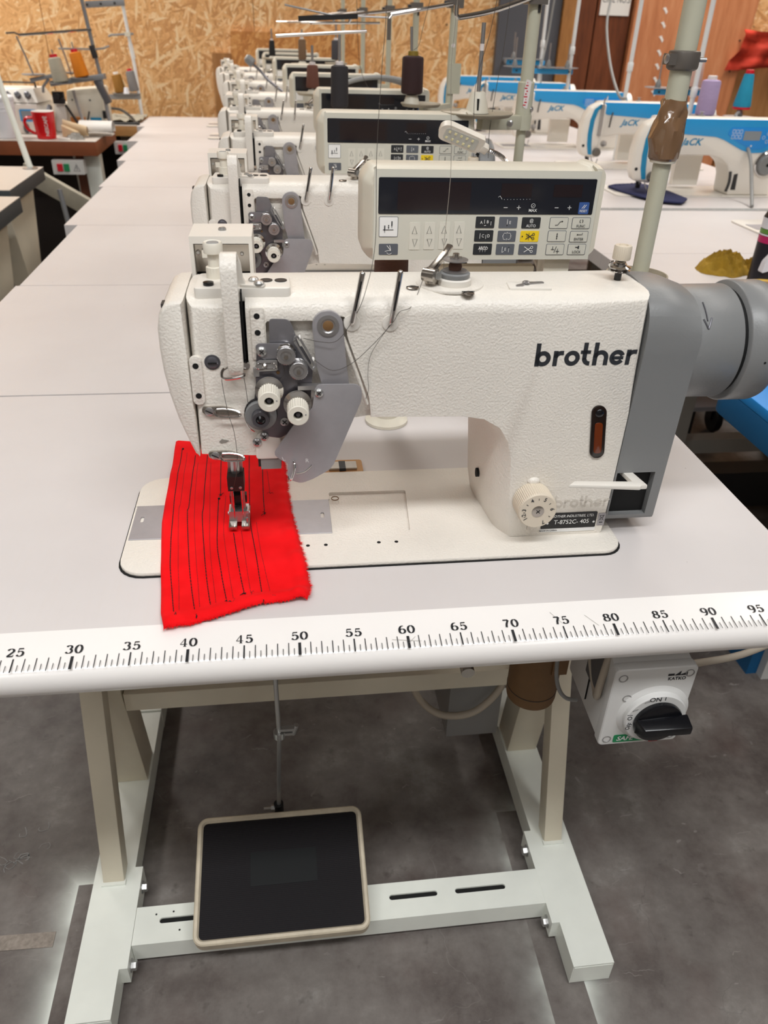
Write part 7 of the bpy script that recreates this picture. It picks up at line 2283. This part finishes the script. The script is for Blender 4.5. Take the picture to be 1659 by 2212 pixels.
part('small_knobs', G().cyl((-.455, 3.70, .885), (-.455, 3.695, .885), .004, n=10).cyl((-.375, 3.70, .885), (-.375, 3.695, .885), .004, n=10), 'dark_stuff', o2)
# steel stand with ecru and orange cones
s1 = thing('thread_stand', 'grey steel thread stand carrying the ecru and orange cones', 'thread stand', (-.29, 3.62, .75), 'steel thread stands on the left')
y_ = 3.6
part('pole', G().tube([(-.282, y_+.02, .75), (-.297, y_+.02, 1.0), (-.318, y_+.02, 1.19), (-.335, y_+.02, 1.36), (-.34, y_+.02, 1.45)], .0085, 12), 'pole_steel', s1)
part('pole_clamp', G().bar((-.302, y_+.005, 1.06), (-.312, y_+.005, 1.11), .024, .02, (0, -1, 0), .003), 'dark_stuff', s1)
part('chrome_rod', G().tube([(-.30, y_, 1.170), (-.605, y_-.02, 1.142)], .0055, 10), 'chrome', s1)
part('end_rod', G().tube([(-.605, y_-.02, 1.142), (-.625, y_-.02, 1.15), (-.66, y_-.02, 1.147)], .0035, 8), 'dark_stuff', s1)
part('lower_rod', G().tube([(-.455, y_, 1.094), (-.30, y_, 1.095), (-.26, y_, 1.100), (-.235, y_, 1.110)], .004, 8), 'steel', s1)
part('tray_bar', G().bar((-.60, y_, .968), (-.50, y_, .988), .02, .016, bev=.002).bar((-.52, y_+.03, .955), (-.275, y_+.02, .990), .05, .022, bev=.003), 'pole_steel', s1)
for tx, tz in ((-.583, .992), (-.468, .960), (-.372, .982)):
    part('tray', G().lathe([(.012, -.006), (.045, -.003), (.052, .001), (.050, .002), (.012, -.002)], (tx, y_, tz), (0, 0, 1), 36), 'pole_steel', s1)
part('spindle', G().tube([(-.583, y_, .99), (-.603, y_, 1.065), (-.622, y_-.01, 1.137)], .004, 8), 'steel', s1)
part('spindle', G().tube([(-.430, y_+.05, .99), (-.445, y_+.05, 1.07), (-.46, y_+.05, 1.13)], .004, 8), 'steel', s1)
part('tray', G().lathe([(.012, -.006), (.040, -.003), (.045, .001), (.012, -.002)], (-.425, y_+.05, 1.0), (0, 0, 1), 32), 'pole_steel', s1)
part('spindle', G().tube([(-.468, y_, .96), (-.486, y_, 1.09)], .003, 8), 'steel', s1)
part('spindle', G().tube([(-.372, y_, .985), (-.395, y_, 1.12)], .003, 8), 'steel', s1)
part('tray_strut', G().tube([(-.52, y_, .975), (-.55, y_, .945), (-.555, y_, .92)], .006, 8), 'pole_steel', s1)
part('machine_bracket', G().bar((-.315, y_+.02, .975), (-.275, y_+.02, .88), .03, .03, (0, -1, 0), .003), 'grey_dark', s1)
def tilted_cone(name_col, label, base, r0, h, tilt, core):
    t = cone(name_col, label, base, r0, h, 'cones on the left-hand stands', .82, core=core)
    t.rotation_euler = (0, R(tilt), 0)
tilted_cone('ecru', 'ecru thread cone on the steel stand above the red mug', (-.468, y_, .963), .034, .098, -8, 'red')
tilted_cone('orange', 'bright orange thread cone on the steel stand', (-.372, y_, .986), .032, .098, -10, 'red')
# second steel stand by the wall
s2 = thing('thread_stand', 'second steel thread stand carrying the gold and grey cones by the wall', 'thread stand', (-.26, 4.42, .75), 'steel thread stands on the left')
y2 = 4.42
part('pole', G().tube([(-.255, y2, .75), (-.262, y2, 1.0), (-.285, y2, 1.3), (-.292, y2, 1.42)], .009, 12), 'pole_white', s2)
part('pole_sleeve', G().tube([(-.262, y2, 1.03), (-.270, y2, 1.10)], .0115, 12), 'pole_white', s2)
part('cross_rod', G().tube([(-.245, y2-.012, 1.145), (-.36, y2-.012, 1.137), (-.375, y2-.012, 1.13)], .005, 8), 'pole_steel', s2)
part('rod_clamp', G().box(-.29, -.26, y2-.02, y2+.01, 1.133, 1.152, .003), 'beige', s2)
part('top_rail', G().bar((-.47, y2-.012, 1.268), (-.27, y2-.012, 1.284), .006, .03, bev=.002), 'pole_steel', s2)
g = G()
for q in range(3):
    g.cyl((-.46+q*.07, y2-.016, 1.268+.0056*q), (-.46+q*.07, y2-.02, 1.268+.0056*q), .006, n=12)
part('rail_bolts', g, 'dark_stuff', s2)
part('tray_bar', G().bar((-.43, y2, .845), (-.25, y2, .85), .03, .024, bev=.003), 'pole_steel', s2)
for tx in (-.345, -.30):
    part('tray', G().lathe([(.012, -.006), (.05, -.003), (.056, .001), (.012, -.001)], (tx, y2, .864), (0, 0, 1), 32), 'pole_steel', s2)
part('white_holder', G().lathe([(.016, 0), (.010, .03)], (-.315, y2-.045, .866), (0, 0, 1), 20), 'white_plastic', s2)
def tc2(name_col, label, base, r0, h, tilt, core):
    t = cone(name_col, label, base, r0, h, 'cones on the left-hand stands', .85, core=core)
    t.rotation_euler = (0, R(tilt), 0)
tc2('gold', 'gold thread cone on the stand by the wall', (-.353, y2, .868), .030, .088, -9, 'paper')
tc2('grey', 'grey thread cone with a red tip on the stand by the wall', (-.278, y2, .876), .028, .098, -8, 'red')
for lab, pts in (('black cable crossing the light wood edged table top', [(-.40, 4.3, .80), (-.33, 4.22, .80), (-.27, 4.14, .775), (-.235, 4.05, .756), (-.215, 4.01, .755)]),
                 ('black cable lying along the front of the light wood edged table', [(-.40, 4.03, .757), (-.33, 4.02, .755), (-.27, 4.02, .755), (-.22, 4.03, .757)])):
    P = smooth_path(pts, 5)
    solo('cable', G().tube(P, .007, 8), 'cable_black', lab, 'cable', P[0], smooth=80)
g = G().sheet([[(-.42+.2*i/8, 4.10+.28*j/8, .7515+.018*abs(math.sin(i*1.3+j*.8))) for i in range(9)] for j in range(9)], .001)
solo('plastic_sheet', g, 'plank', 'crumpled grey plastic sheet on the light wood edged table', 'sheet', (-.3, 4.2, .7505), smooth=50)
